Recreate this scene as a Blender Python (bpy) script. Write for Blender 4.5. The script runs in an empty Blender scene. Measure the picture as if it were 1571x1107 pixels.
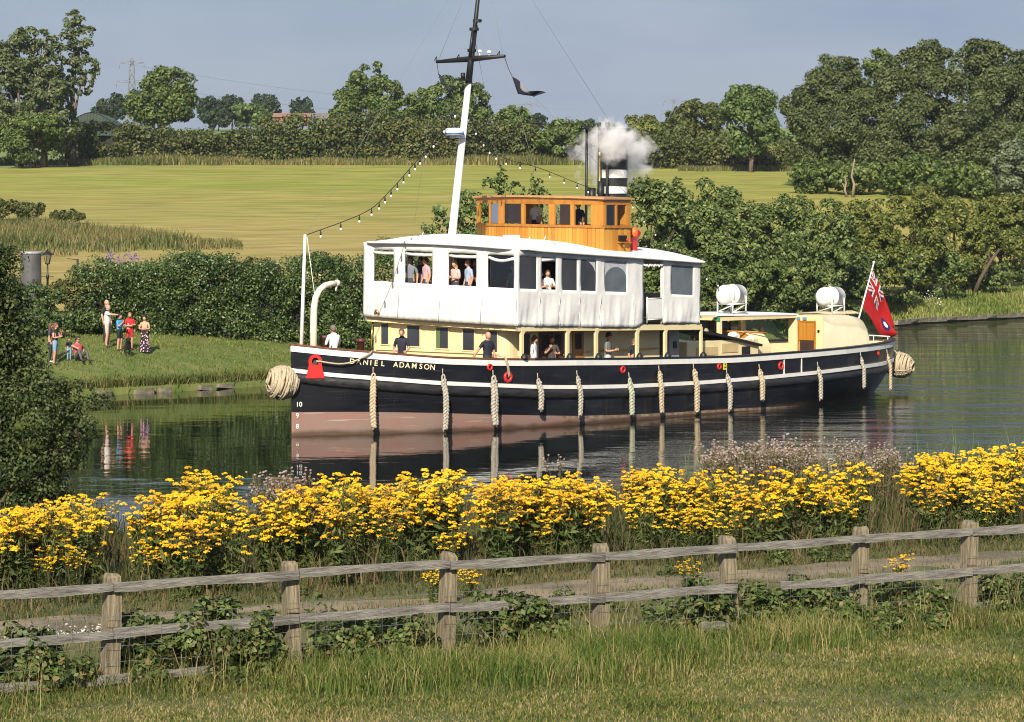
import bpy, bmesh, math, random
import numpy as np
from mathutils import Vector, Matrix

R = math.radians
random.seed(7)
rng = np.random.default_rng(7)
scene = bpy.context.scene
COL = scene.collection

# ---------------------------------------------------------------- camera
# metres; water level is z = 0; the camera stands on a bridge 7 m above the water and looks along +Y
F, HC, VH, CX = 4500.0, 7.0, 340.0, 785.5
cam_d = bpy.data.cameras.new('camera')
cam = bpy.data.objects.new('camera', cam_d)
COL.objects.link(cam)
cam.location = (0, 0, HC)
cam.rotation_euler = (R(90), 0, 0)
cam_d.sensor_width = 36.0
cam_d.lens = F / 1571.0 * 36.0
cam_d.shift_y = (VH - 553.5) / 1571.0
cam_d.clip_start = 0.5
cam_d.clip_end = 6000
scene.camera = cam

# ---------------------------------------------------------------- sky and sun
SUN_AZ = Vector((-0.144, -0.9896))      # horizontal direction towards the sun
SUN_EL = R(33)
sun_dir = Vector((SUN_AZ.x * math.cos(SUN_EL), SUN_AZ.y * math.cos(SUN_EL), math.sin(SUN_EL))).normalized()
world = bpy.data.worlds.new('World')
scene.world = world
world.use_nodes = True
wn, wl = world.node_tree.nodes, world.node_tree.links
wn.clear()
w_out = wn.new('ShaderNodeOutputWorld')
w_bg = wn.new('ShaderNodeBackground')
sky = wn.new('ShaderNodeTexSky')
sky.sky_type = 'NISHITA'
sky.sun_disc = False
sky.sun_elevation = SUN_EL
sky.sun_rotation = math.atan2(SUN_AZ.x, SUN_AZ.y) % (2 * math.pi)
sky.air_density = 1.2
sky.dust_density = 1.5
sky.ozone_density = 2.5
w_bg.inputs['Strength'].default_value = 0.085
# a thin, even veil of high cloud over the whole sky, broken by soft noise
w_tc = wn.new('ShaderNodeTexCoord')
w_map = wn.new('ShaderNodeMapping')
w_map.inputs['Scale'].default_value = (1.0, 1.0, 3.5)
w_no = wn.new('ShaderNodeTexNoise')
w_no.inputs['Scale'].default_value = 3.2
w_no.inputs['Detail'].default_value = 5
w_rmp = wn.new('ShaderNodeMapRange')
w_rmp.inputs['From Min'].default_value = 0.3
w_rmp.inputs['From Max'].default_value = 0.7
w_rmp.inputs['To Min'].default_value = 0.72
w_rmp.inputs['To Max'].default_value = 0.95
w_mix = wn.new('ShaderNodeMix')
w_mix.data_type = 'RGBA'
w_cc = wn.new('ShaderNodeMix')
w_cc.data_type = 'RGBA'
w_cc.inputs[6].default_value = (2.20, 2.75, 4.20, 1)
w_cc.inputs[7].default_value = (2.95, 3.40, 4.65, 1)
w_no2 = wn.new('ShaderNodeTexNoise')
w_no2.inputs['Scale'].default_value = 9.0
w_no2.inputs['Detail'].default_value = 6
wl.new(w_tc.outputs['Generated'], w_map.inputs['Vector'])
wl.new(w_map.outputs['Vector'], w_no.inputs['Vector'])
wl.new(w_map.outputs['Vector'], w_no2.inputs['Vector'])
w_r2 = wn.new('ShaderNodeMapRange'); w_r2.inputs['From Min'].default_value = .36; w_r2.inputs['From Max'].default_value = .66
wl.new(w_no2.outputs['Fac'], w_r2.inputs['Value'])
wl.new(w_r2.outputs['Result'], w_cc.inputs[0])
wl.new(w_no.outputs['Fac'], w_rmp.inputs['Value'])
wl.new(w_rmp.outputs['Result'], w_mix.inputs[0])
wl.new(sky.outputs['Color'], w_mix.inputs[6])
wl.new(w_cc.outputs[2], w_mix.inputs[7])
wl.new(w_mix.outputs[2], w_bg.inputs['Color'])
wl.new(w_bg.outputs['Background'], w_out.inputs['Surface'])

sun_d = bpy.data.lights.new('sun', 'SUN')
sun_d.energy = 5.0
sun_d.angle = R(0.55)
sun_d.color = (1.0, 0.90, 0.71)
sun = bpy.data.objects.new('sun', sun_d)
COL.objects.link(sun)
sun.rotation_euler = (-sun_dir).to_track_quat('-Z', 'Y').to_euler()
sun.location = (-20, -40, 60)

vs_ = scene.view_settings
vs_.view_transform = 'Standard'
vs_.look = 'None'
vs_.exposure = 0.48
vs_.gamma = 1.0
vs_.use_curve_mapping = False
scene.render.engine = 'CYCLES'
cy = scene.cycles
cy.use_denoising = True
cy.filter_width = 1.05
cy.max_bounces = 7
cy.transparent_max_bounces = 12
cy.diffuse_bounces = 3
cy.glossy_bounces = 3
cy.transmission_bounces = 4
cy.volume_bounces = 6
cy.caustics_reflective = False
cy.caustics_refractive = False

# ---------------------------------------------------------------- helpers
def sm(x, a, b):
    x = np.clip((np.asarray(x, float) - a) / (b - a), 0, 1)
    return x * x * (3 - 2 * x)

def at(u, Y):
    return (u - CX) / F * Y

def zat(v, Y):
    return HC - (v - VH) / F * Y

_mats = {}
def _nodes(name):
    m = bpy.data.materials.new(name)
    m.use_nodes = True
    nt = m.node_tree
    return m, nt, nt.nodes, nt.links, nt.nodes['Principled BSDF']

def mat(name, col, rough=0.5, col2=None, nscale=6.0, nrange=(0.35, 0.65), metal=0.0, spec=0.5, bump=None, stretch=(1, 1, 1), coat=0.0, detail=6, sheen=0.0, trans=0.0):
    """a plain procedural surface: two colours mixed by noise, fine relief"""
    if name in _mats:
        return _mats[name]
    m, nt, N, L, p = _nodes(name)
    p.inputs['Roughness'].default_value = rough
    p.inputs['Metallic'].default_value = metal
    p.inputs['Specular IOR Level'].default_value = spec
    p.inputs['Coat Weight'].default_value = coat
    p.inputs['Sheen Weight'].default_value = sheen
    tc = N.new('ShaderNodeTexCoord')
    mp = N.new('ShaderNodeMapping')
    mp.inputs['Scale'].default_value = stretch
    L.new(tc.outputs['Object'], mp.inputs['Vector'])
    c2 = col2 if col2 is not None else tuple(min(1, c * 0.86) for c in col)
    no = N.new('ShaderNodeTexNoise')
    no.inputs['Scale'].default_value = nscale
    no.inputs['Detail'].default_value = detail
    L.new(mp.outputs['Vector'], no.inputs['Vector'])
    mr = N.new('ShaderNodeMapRange')
    mr.inputs['From Min'].default_value = nrange[0]
    mr.inputs['From Max'].default_value = nrange[1]
    L.new(no.outputs['Fac'], mr.inputs['Value'])
    mx = N.new('ShaderNodeMix')
    mx.data_type = 'RGBA'
    mx.inputs[6].default_value = (*col, 1)
    mx.inputs[7].default_value = (*c2, 1)
    L.new(mr.outputs['Result'], mx.inputs[0])
    L.new(mx.outputs[2], p.inputs['Base Color'])
    if bump:
        nb = N.new('ShaderNodeTexNoise')
        nb.inputs['Scale'].default_value = bump[0]
        nb.inputs['Detail'].default_value = 4
        L.new(mp.outputs['Vector'], nb.inputs['Vector'])
        bp = N.new('ShaderNodeBump')
        bp.inputs['Strength'].default_value = bump[1]
        bp.inputs['Distance'].default_value = bump[2] if len(bump) > 2 else 0.02
        L.new(nb.outputs['Fac'], bp.inputs['Height'])
        L.new(bp.outputs['Normal'], p.inputs['Normal'])
    if trans > 0:
        out = [n for n in N if n.type == 'OUTPUT_MATERIAL'][0]
        tr = N.new('ShaderNodeBsdfTranslucent')
        L.new(mx.outputs[2], tr.inputs['Color'])
        ms = N.new('ShaderNodeMixShader')
        ms.inputs[0].default_value = trans
        L.new(p.outputs[0], ms.inputs[1])
        L.new(tr.outputs[0], ms.inputs[2])
        L.new(ms.outputs[0], out.inputs['Surface'])
    _mats[name] = m
    return m

def leaf_mat(name, cols, rough=0.55, trans=0.28, patch=0.35, pscale=0.35, spec=0.35):
    """leaves: every leaf takes its own tone from the list, whole patches of a plant differ a little"""
    if name in _mats:
        return _mats[name]
    m, nt, N, L, p = _nodes(name)
    p.inputs['Roughness'].default_value = rough
    p.inputs['Specular IOR Level'].default_value = spec
    g = N.new('ShaderNodeNewGeometry')
    tc = N.new('ShaderNodeTexCoord')
    no = N.new('ShaderNodeTexNoise')
    no.inputs['Scale'].default_value = pscale
    no.inputs['Detail'].default_value = 3
    L.new(tc.outputs['Object'], no.inputs['Vector'])
    a = N.new('ShaderNodeMath'); a.operation = 'MULTIPLY_ADD'
    a.inputs[1].default_value = patch * 2.2
    a.inputs[2].default_value = -patch * 1.1
    L.new(no.outputs['Fac'], a.inputs[0])
    b = N.new('ShaderNodeMath'); b.operation = 'ADD'; b.use_clamp = True
    L.new(a.outputs[0], b.inputs[0])
    L.new(g.outputs['Random Per Island'], b.inputs[1])
    cr = N.new('ShaderNodeValToRGB')
    el = cr.color_ramp.elements
    while len(el) < len(cols):
        el.new(0.5)
    for i, c in enumerate(cols):
        el[i].position = i / (len(cols) - 1)
        el[i].color = (*c, 1)
    L.new(b.outputs[0], cr.inputs[0])
    L.new(cr.outputs[0], p.inputs['Base Color'])
    out = [n for n in N if n.type == 'OUTPUT_MATERIAL'][0]
    tr = N.new('ShaderNodeBsdfTranslucent')
    L.new(cr.outputs[0], tr.inputs['Color'])
    ms = N.new('ShaderNodeMixShader')
    ms.inputs[0].default_value = trans
    L.new(p.outputs[0], ms.inputs[1])
    L.new(tr.outputs[0], ms.inputs[2])
    L.new(ms.outputs[0], out.inputs['Surface'])
    _mats[name] = m
    return m

def tag(o, label=None, cat=None, group=None, kind=None):
    if label: o['label'] = label
    if cat: o['category'] = cat
    if group: o['group'] = group
    if kind: o['kind'] = kind
    return o

def empty(name, loc, rz=0.0, parent=None):
    o = bpy.data.objects.new(name, None)
    COL.objects.link(o)
    o.location = loc
    o.rotation_euler = (0, 0, rz)
    o.empty_display_size = 0.3
    if parent: o.parent = parent
    return o

def link(name, me, parent=None, loc=None, rot=None):
    o = bpy.data.objects.new(name, me)
    COL.objects.link(o)
    if parent: o.parent = parent
    if loc is not None: o.location = loc
    if rot is not None: o.rotation_euler = rot
    return o

def copy_tree(o, parent=None):
    c = o.copy()
    COL.objects.link(c)
    c.parent = parent
    for ch in o.children:
        copy_tree(ch, c)
    return c

class MB:
    """collects polygons, then links them as one mesh object"""
    def __init__(self):
        self.v, self.f, self.m, self.s = [], [], [], []
    def add(self, vs, fs, m=0, smooth=False):
        b = len(self.v)
        self.v.extend(tuple(p) for p in vs)
        for f in fs:
            self.f.append(tuple(b + i for i in f))
            self.m.append(m)
            self.s.append(smooth)
    def box(self, c, d, m=0, rot=None):
        x, y, z = (k / 2 for k in d)
        vs = [Vector((sx * x, sy * y, sz * z)) for sz in (-1, 1) for sy in (-1, 1) for sx in (-1, 1)]
        if rot is not None:
            vs = [rot @ p for p in vs]
        c = Vector(c)
        self.add([p + c for p in vs], [(0, 2, 3, 1), (4, 5, 7, 6), (0, 1, 5, 4), (2, 6, 7, 3), (0, 4, 6, 2), (1, 3, 7, 5)], m)
    def tube(self, pts, r, n=8, m=0, cap=True, smooth=True):
        pts = [Vector(p) for p in pts]
        rs = r if isinstance(r, (list, tuple)) else [r] * len(pts)
        vs, up = [], None
        for i, p in enumerate(pts):
            d = (pts[min(i + 1, len(pts) - 1)] - pts[max(i - 1, 0)])
            d = d.normalized() if d.length > 1e-9 else Vector((0, 0, 1))
            if up is None:
                up = Vector((0, 0, 1)) if abs(d.z) < 0.9 else Vector((1, 0, 0))
            x = up.cross(d)
            if x.length < 1e-6: x = d.orthogonal()
            x.normalize()
            y = d.cross(x)
            up = y
            for k in range(n):
                a = 2 * math.pi * k / n
                vs.append(p + (x * math.cos(a) + y * math.sin(a)) * rs[i])
        fs = []
        for i in range(len(pts) - 1):
            for k in range(n):
                k2 = (k + 1) % n
                fs.append((i * n + k, i * n + k2, (i + 1) * n + k2, (i + 1) * n + k))
        self.add(vs, fs, m, smooth)
        if cap:
            b = len(self.v) - len(vs)
            self.f.append(tuple(b + k for k in reversed(range(n)))); self.m.append(m); self.s.append(False)
            e = b + (len(pts) - 1) * n
            self.f.append(tuple(e + k for k in range(n))); self.m.append(m); self.s.append(False)
    def lathe(self, prof, c=(0, 0, 0), n=16, m=0, smooth=True, axis='z', sx=1.0):
        vs = []
        c = Vector(c)
        for r, h in prof:
            for k in range(n):
                a = 2 * math.pi * k / n
                x, y = math.cos(a) * r * sx, math.sin(a) * r
                p = (x, y, h) if axis == 'z' else ((h, x, y) if axis == 'x' else (x, h, y))
                vs.append(c + Vector(p))
        fs = []
        for i in range(len(prof) - 1):
            for k in range(n):
                k2 = (k + 1) % n
                fs.append((i * n + k, i * n + k2, (i + 1) * n + k2, (i + 1) * n + k))
        self.add(vs, fs, m, smooth)
    def grid(self, rows, m=0, smooth=True, closed=False):
        """rows: list of equally long point lists; m may be a function (i, j) -> material"""
        nr, nc = len(rows), len(rows[0])
        b = len(self.v)
        for r in rows:
            self.v.extend(tuple(p) for p in r)
        for i in range(nr - 1):
            for j in range(nc if closed else nc - 1):
                j2 = (j + 1) % nc
                mm = m(i, j) if callable(m) else m
                if mm is None: continue
                self.f.append((b + i * nc + j, b + i * nc + j2, b + (i + 1) * nc + j2, b + (i + 1) * nc + j))
                self.m.append(mm); self.s.append(smooth)
    def prism(self, poly, d0, d1, fn, m=0):
        """poly: 2-D outline, extruded from d0 to d1; fn(a, b, d) -> point"""
        n = len(poly)
        vs = [fn(a, b, d0) for a, b in poly] + [fn(a, b, d1) for a, b in poly]
        fs = [tuple(range(n)), tuple(reversed(range(n, 2 * n)))] + [(k, k + n, (k + 1) % n + n, (k + 1) % n) for k in range(n)]
        self.add(vs, fs, m)
    def sphere(self, c, r, m=0, n=10, rows=6):
        r = r if isinstance(r, (list, tuple)) else (r, r, r)
        vs = []
        for i in range(rows + 1):
            ph = math.pi * i / rows
            for k in range(n):
                a = 2 * math.pi * k / n
                vs.append((c[0] + r[0] * math.sin(ph) * math.cos(a), c[1] + r[1] * math.sin(ph) * math.sin(a), c[2] + r[2] * math.cos(ph)))
        fs = [(i * n + k, (i + 1) * n + k, (i + 1) * n + (k + 1) % n, i * n + (k + 1) % n) for i in range(rows) for k in range(n)]
        self.add(vs, fs, m, True)
    def mesh(self, name, mats, fix=True):
        me = bpy.data.meshes.new(name)
        me.from_pydata([tuple(p) for p in self.v], [], self.f)
        for mm in (mats if isinstance(mats, (list, tuple)) else [mats]):
            me.materials.append(mm)
        me.polygons.foreach_set('material_index', self.m)
        me.polygons.foreach_set('use_smooth', self.s)
        if fix:
            bm = bmesh.new(); bm.from_mesh(me)
            bmesh.ops.recalc_face_normals(bm, faces=bm.faces)
            bm.to_mesh(me); bm.free()
        me.update()
        return me
    def build(self, name, mats, parent=None, loc=None, rot=None, bevel=0.0, fix=True):
        o = link(name, self.mesh(name, mats, fix), parent, loc, rot)
        if bevel:
            b = o.modifiers.new('bevel', 'BEVEL'); b.width = bevel; b.segments = 2; b.limit_method = 'ANGLE'
        return o

def np_mesh(name, verts, faces_n, mats, mi=None, smooth=False):
    """verts (N*k, 3), every k of them one polygon"""
    k = faces_n
    n = len(verts) // k
    me = bpy.data.meshes.new(name)
    me.vertices.add(n * k)
    me.vertices.foreach_set('co', np.ascontiguousarray(verts, np.float32).ravel())
    me.loops.add(n * k)
    me.loops.foreach_set('vertex_index', np.arange(n * k, dtype=np.int32))
    me.polygons.add(n)
    me.polygons.foreach_set('loop_start', np.arange(0, n * k, k, dtype=np.int32))
    me.polygons.foreach_set('loop_total', np.full(n, k, np.int32))
    for m in (mats if isinstance(mats, (list, tuple)) else [mats]):
        me.materials.append(m)
    if mi is not None:
        me.polygons.foreach_set('material_index', np.asarray(mi, np.int32))
    me.update(calc_edges=True)
    me.validate()
    return me

def unit(a):
    return a / np.maximum(np.linalg.norm(a, axis=-1, keepdims=True), 1e-9)

def leaf_quads(P, Nrm, L, asp=0.55, rnd=0.6, g=rng, droop=0.0):
    """rhombic leaves at P facing roughly along Nrm; L half lengths"""
    n = len(P)
    N = unit(Nrm + g.normal(0, rnd, (n, 3)))
    t = g.normal(0, 1, (n, 3)); t[:, 2] -= droop
    U = unit(t - N * (t * N).sum(1, keepdims=True))
    V = np.cross(N, U)
    L = np.broadcast_to(np.asarray(L, float), (n,))[:, None]
    W = L * asp
    q = np.stack([P - U * L, P - V * W + N * W * .25, P + U * L, P + V * W + N * W * .25], 1)
    return q.reshape(-1, 3)

def blades(P, H, W, lean, g=rng, seg=2):
    """grass blades as bent strips; returns quads+tip as two quads (4 verts each)"""
    n = len(P)
    a = g.uniform(0, 2 * math.pi, n)
    b = a + g.normal(0, .9, n) + math.pi / 2
    d = np.stack([np.cos(a), np.sin(a), np.zeros(n)], 1)
    s = np.stack([np.cos(b), np.sin(b), np.zeros(n)], 1)
    H = np.asarray(H)[:, None]; W = np.broadcast_to(np.asarray(W, float), (n,))[:, None]; le = np.asarray(lean)[:, None]
    z = np.array([0, 0, 1.0])
    m = P + z * H * .55 + d * le * H * .25
    t = P + z * H * (1 - .3 * le) + d * le * H * .85
    q1 = np.stack([P - s * W, P + s * W, m + s * W * .75, m - s * W * .75], 1)
    q2 = np.stack([m - s * W * .75, m + s * W * .75, t + s * W * .08, t - s * W * .08], 1)
    return np.stack([q1, q2], 1).reshape(-1, 3)

def idx_mesh(name, verts, quads, mats, mi=None, smooth=False):
    me = bpy.data.meshes.new(name)
    nv, nf = len(verts), len(quads)
    k = quads.shape[1]
    me.vertices.add(nv)
    me.vertices.foreach_set('co', np.ascontiguousarray(verts, np.float32).ravel())
    me.loops.add(nf * k)
    me.loops.foreach_set('vertex_index', np.ascontiguousarray(quads, np.int32).ravel())
    me.polygons.add(nf)
    me.polygons.foreach_set('loop_start', np.arange(0, nf * k, k, dtype=np.int32))
    me.polygons.foreach_set('loop_total', np.full(nf, k, np.int32))
    for m in (mats if isinstance(mats, (list, tuple)) else [mats]):
        me.materials.append(m)
    if mi is not None:
        me.polygons.foreach_set('material_index', np.asarray(mi, np.int32))
    if smooth:
        me.polygons.foreach_set('use_smooth', np.ones(nf, bool))
    me.update(calc_edges=True)
    return me

def blade_mesh(name, P, H, W, lean, mats, mi=None, g=rng):
    """grass: one quad and one pointed tip to a blade"""
    q = blades(P, H, W, lean, g).reshape(-1, 2, 4, 3)
    n = len(P)
    tip = (q[:, 1, 2:3] + q[:, 1, 3:4]) / 2
    v = np.concatenate([q[:, 0], tip], 1).reshape(-1, 3)            # base 0 1, middle 2 3, tip 4
    b = (np.arange(n) * 5)[:, None]
    lp = (b + np.array([0, 1, 2, 3, 3, 2, 4])).ravel()
    me = bpy.data.meshes.new(name)
    me.vertices.add(n * 5); me.vertices.foreach_set('co', np.ascontiguousarray(v, np.float32).ravel())
    me.loops.add(n * 7); me.loops.foreach_set('vertex_index', lp.astype(np.int32))
    me.polygons.add(n * 2)
    st = (np.arange(n) * 7)[:, None] + np.array([0, 4])
    me.polygons.foreach_set('loop_start', st.ravel().astype(np.int32))
    me.polygons.foreach_set('loop_total', np.tile(np.array([4, 3], np.int32), n))
    for m in (mats if isinstance(mats, (list, tuple)) else [mats]):
        me.materials.append(m)
    me.update(calc_edges=True)
    return me

# ---------------------------------------------------------------- land and water
FAR = np.array([(-400, 60), (-60, 101), (-30, 111), (-20, 115.5), (-16, 118.6), (-12.4, 122.6), (-6, 130.5), (5, 149), (27.4, 200.6), (37.4, 214), (60, 240), (150, 330), (600, 640)], float)
NEAR = np.array([(-400, -127), (-8.84, 47.9), (20, 64.2), (40, 78), (60, 96), (150, 180), (600, 490)], float)
def _curve(tab, X):
    X = np.asarray(X, float)
    k = np.array([-1.5, -.75, 0, .75, 1.5])
    w = np.array([.1, .2, .4, .2, .1])
    return sum(wi * np.interp(X + ki, tab[:, 0], tab[:, 1]) for ki, wi in zip(k, w))
def y_far(X): return _curve(FAR, X)
def y_near(X): return _curve(NEAR, X)
def _cos(fn, X):
    s = (fn(np.asarray(X) + 1.5) - fn(np.asarray(X) - 1.5)) / 3.0
    return 1 / np.sqrt(1 + s * s)
def d_far(X, Y): return (np.asarray(Y) - y_far(X)) * _cos(y_far, X)
def d_near(X, Y): return (y_near(X) - np.asarray(Y)) * _cos(y_near, X)
def vnoise(X, Y, sc, seed=0):
    X = np.asarray(X, float) / sc + seed * 17.3; Y = np.asarray(Y, float) / sc + seed * 7.7
    return (np.sin(X * 1.7 + 1.3 * np.sin(Y * 1.1)) + np.sin(Y * 2.1 + 1.7 * np.sin(X * .9 + 2)) + .5 * np.sin(X * 3.9 + Y * 3.1)) / 2.5
def z_hill(Y):
    return np.interp(Y, [0, 131, 380, 640, 900, 6000], [1.6, 2.0, 14.6, 27.5, 31, 31])
def ground_z(X, Y):
    X = np.asarray(X, float); Y = np.asarray(Y, float)
    d = d_far(X, Y); dn = d_near(X, Y)
    zb = np.interp(d, [-3, -.4, 0, .02, .6, 2, 5, 9, 60], [-1.8, -1.0, -.5, .28, .42, .95, 1.6, 2.0, 2.0])
    w = sm(d, 9, 34)
    zf = zb * (1 - w) + z_hill(Y) * w + vnoise(X, Y, 2.3) * .05 * sm(d, .5, 3)
    zn = np.interp(dn, [-3, 0, .3, 2.2, 3.6, 5], [-1.8, -.3, .2, 1.7, 2.15, 2.26]) + vnoise(X, Y, 1.1, 3) * .025 * sm(dn, 3, 6)
    return np.where(d > -3, zf, np.where(dn > -3, zn, -1.8))

M_bank = mat('bank_turf', (.075, .12, .018), .9, (.15, .16, .045), 1.3, bump=(9, .6, .05))
M_soil = mat('lawn_soil', (.06, .085, .02), .95, (.13, .115, .045), 1.1, bump=(14, .6, .03))

def field_mat():
    m, nt, N, L, p = _nodes('mown_field')
    p.inputs['Roughness'].default_value = .95
    p.inputs['Specular IOR Level'].default_value = .1
    tc = N.new('ShaderNodeTexCoord')
    def noise(scale, st, det=5):
        mp = N.new('ShaderNodeMapping'); mp.inputs['Scale'].default_value = st
        mp.inputs['Rotation'].default_value = (0, 0, R(4))
        L.new(tc.outputs['Object'], mp.inputs['Vector'])
        n = N.new('ShaderNodeTexNoise'); n.inputs['Scale'].default_value = scale; n.inputs['Detail'].default_value = det
        L.new(mp.outputs['Vector'], n.inputs['Vector'])
        return n.outputs['Fac']
    def rng_(s, a, b):
        r = N.new('ShaderNodeMapRange'); r.inputs['From Min'].default_value = a; r.inputs['From Max'].default_value = b
        L.new(s, r.inputs['Value']); return r.outputs['Result']
    def mix(f, a, b):
        x = N.new('ShaderNodeMix'); x.data_type = 'RGBA'
        L.new(f, x.inputs[0])
        for s, k in ((a, 6), (b, 7)):
            if isinstance(s, tuple): x.inputs[k].default_value = (*s, 1)
            else: L.new(s, x.inputs[k])
        return x.outputs[2]
    # mowing swaths run across the slope; straw lies on the nearer, drier part of the field
    sep = N.new('ShaderNodeSeparateXYZ'); L.new(tc.outputs['Object'], sep.inputs[0])
    dry = rng_(sep.outputs['Y'], 300, 195)
    big = noise(.05, (.35, 1, 1), 4)
    ad = N.new('ShaderNodeMath'); ad.operation = 'MULTIPLY_ADD'; ad.inputs[1].default_value = 1.5; ad.inputs[2].default_value = -.75
    L.new(big, ad.inputs[0])
    s1 = N.new('ShaderNodeMath'); s1.operation = 'ADD'; s1.use_clamp = True
    L.new(dry, s1.inputs[0]); L.new(ad.outputs[0], s1.inputs[1])
    base = mix(s1.outputs[0], (.25, .29, .055), (.37, .295, .12))
    swath = rng_(noise(.16, (.10, 1.0, 1), 6), .40, .66)
    c2 = mix(swath, base, (.35, .305, .10))
    fine = rng_(noise(.5, (.34, 1, 1), 9), .34, .68)
    c3 = N.new('ShaderNodeMix'); c3.data_type = 'RGBA'; c3.blend_type = 'MULTIPLY'; c3.inputs[0].default_value = 1
    L.new(c2, c3.inputs[6])
    L.new(mix(fine, (1.08, 1.06, 1.04), (.66, .68, .58)), c3.inputs[7])
    L.new(c3.outputs[2], p.inputs['Base Color'])
    b = N.new('ShaderNodeBump'); b.inputs['Strength'].default_value = .8; b.inputs['Distance'].default_value = .12
    L.new(noise(2.2, (.4, 1, 1), 6), b.inputs['Height']); L.new(b.outputs['Normal'], p.inputs['Normal'])
    return m
M_field = field_mat()
M_crop = mat('green_crop', (.14, .20, .05), .95, (.19, .24, .075), .3, bump=(2, .6, .1))

def strip_ground(name, Xs, fn, dys, mats, pick, label=None):
    rows = []
    for dy in dys:
        Y = fn(Xs) + dy
        Z = ground_z(Xs, Y)
        rows.append(np.stack([Xs, Y, Z], 1))
    v = np.concatenate(rows)
    nr, nc = len(dys), len(Xs)
    i, j = np.meshgrid(np.arange(nr - 1), np.arange(nc - 1), indexing='ij')
    q = np.stack([i * nc + j, i * nc + j + 1, (i + 1) * nc + j + 1, (i + 1) * nc + j], -1).reshape(-1, 4)
    if dys[0] > dys[-1]: q = q[:, ::-1]
    mid = v[q].mean(1)
    me = idx_mesh(name, v, q, mats, pick(mid) if pick else None, True)
    o = link(name, me)
    return tag(o, kind='structure')

Xf = np.unique(np.concatenate([np.linspace(-400, -60, 18), np.arange(-60, 70, .8), np.linspace(70, 600, 40)]))
strip_ground('far_bank', Xf, y_far, np.array([-6, -2, -.6, 0, .03, .7, 1.4, 2.4, 3.6, 5, 6.5, 8, 10, 13, 16]), [M_bank], None)
strip_ground('field', Xf, y_far, np.array([16, 19, 23, 28, 34, 42, 52, 64, 78, 95, 115, 140, 170, 205, 232, 262], float), [M_field], None)
strip_ground('farmland', Xf, y_far, np.array([262, 280, 310, 350, 400, 460, 520, 580, 700, 1000, 1750], float), [M_crop], None)
Xn = np.unique(np.concatenate([np.linspace(-400, -30, 20), np.arange(-30, 40, .7), np.linspace(40, 600, 40)]))
strip_ground('near_bank', Xn, y_near, np.array([6, 2, .6, 0, -.5, -1, -1.8, -2.6, -3.6, -5, -7, -9, -11, -13, -15, -17, -20, -24, -30, -45, -80, -200.0]), [M_soil], None)

def water_mat():
    m, nt, N, L, p = _nodes('canal_water')
    p.inputs['Base Color'].default_value = (.006, .009, .006, 1)
    p.inputs['Roughness'].default_value = .02
    p.inputs['IOR'].default_value = 1.333
    p.inputs['Specular IOR Level'].default_value = .5
    tc = N.new('ShaderNodeTexCoord')
    def noise(sc, st, rot, det):
        mp = N.new('ShaderNodeMapping'); mp.inputs['Scale'].default_value = st; mp.inputs['Rotation'].default_value = (0, 0, R(rot))
        L.new(tc.outputs['Object'], mp.inputs['Vector'])
        n = N.new('ShaderNodeTexNoise'); n.inputs['Scale'].default_value = sc; n.inputs['Detail'].default_value = det; n.inputs['Roughness'].default_value = .55
        L.new(mp.outputs['Vector'], n.inputs['Vector']); return n.outputs['Fac']
    calm = noise(.9, (.55, 1, 1), -8, 3)
    chop = noise(.30, (.45, 1, 1), 14, 7)
    patch = noise(.055, (.6, 1, 1), 20, 3)
    # the wake roughens the water behind the stern and a breeze roughens patches of the rest
    sep = N.new('ShaderNodeSeparateXYZ'); L.new(tc.outputs['Object'], sep.inputs[0])
    wk = N.new('ShaderNodeMapRange'); wk.inputs['From Min'].default_value = 1; wk.inputs['From Max'].default_value = 16; wk.inputs['To Max'].default_value = 5.5
    L.new(sep.outputs['X'], wk.inputs['Value'])
    pr = N.new('ShaderNodeMapRange'); pr.inputs['From Min'].default_value = .5; pr.inputs['From Max'].default_value = .68; pr.inputs['To Max'].default_value = 1.0
    L.new(patch, pr.inputs['Value'])
    mx = N.new('ShaderNodeMath'); mx.operation = 'MAXIMUM'
    L.new(wk.outputs['Result'], mx.inputs[0]); L.new(pr.outputs['Result'], mx.inputs[1])
    ch0 = N.new('ShaderNodeMath'); ch0.operation = 'MULTIPLY'; ch0.inputs[1].default_value = 1.3; L.new(mx.outputs[0], ch0.inputs[0])
    ch = N.new('ShaderNodeMath'); ch.operation = 'MULTIPLY'
    L.new(chop, ch.inputs[0]); L.new(ch0.outputs[0], ch.inputs[1])
    sc_ = N.new('ShaderNodeMath'); sc_.operation = 'MULTIPLY_ADD'; sc_.inputs[1].default_value = .20
    L.new(calm, sc_.inputs[0]); L.new(ch.outputs[0], sc_.inputs[2])
    b = N.new('ShaderNodeBump'); b.inputs['Strength'].default_value = 1.0; b.inputs['Distance'].default_value = .036
    L.new(sc_.outputs[0], b.inputs['Height']); L.new(b.outputs['Normal'], p.inputs['Normal'])
    return m
wm = MB()
wm.grid([[(x, y, 0) for x in (-500, -60, 0, 60, 700)] for y in (-160, 40, 100, 200, 720)])
tag(wm.build('water', water_mat()), kind='structure')

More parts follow.
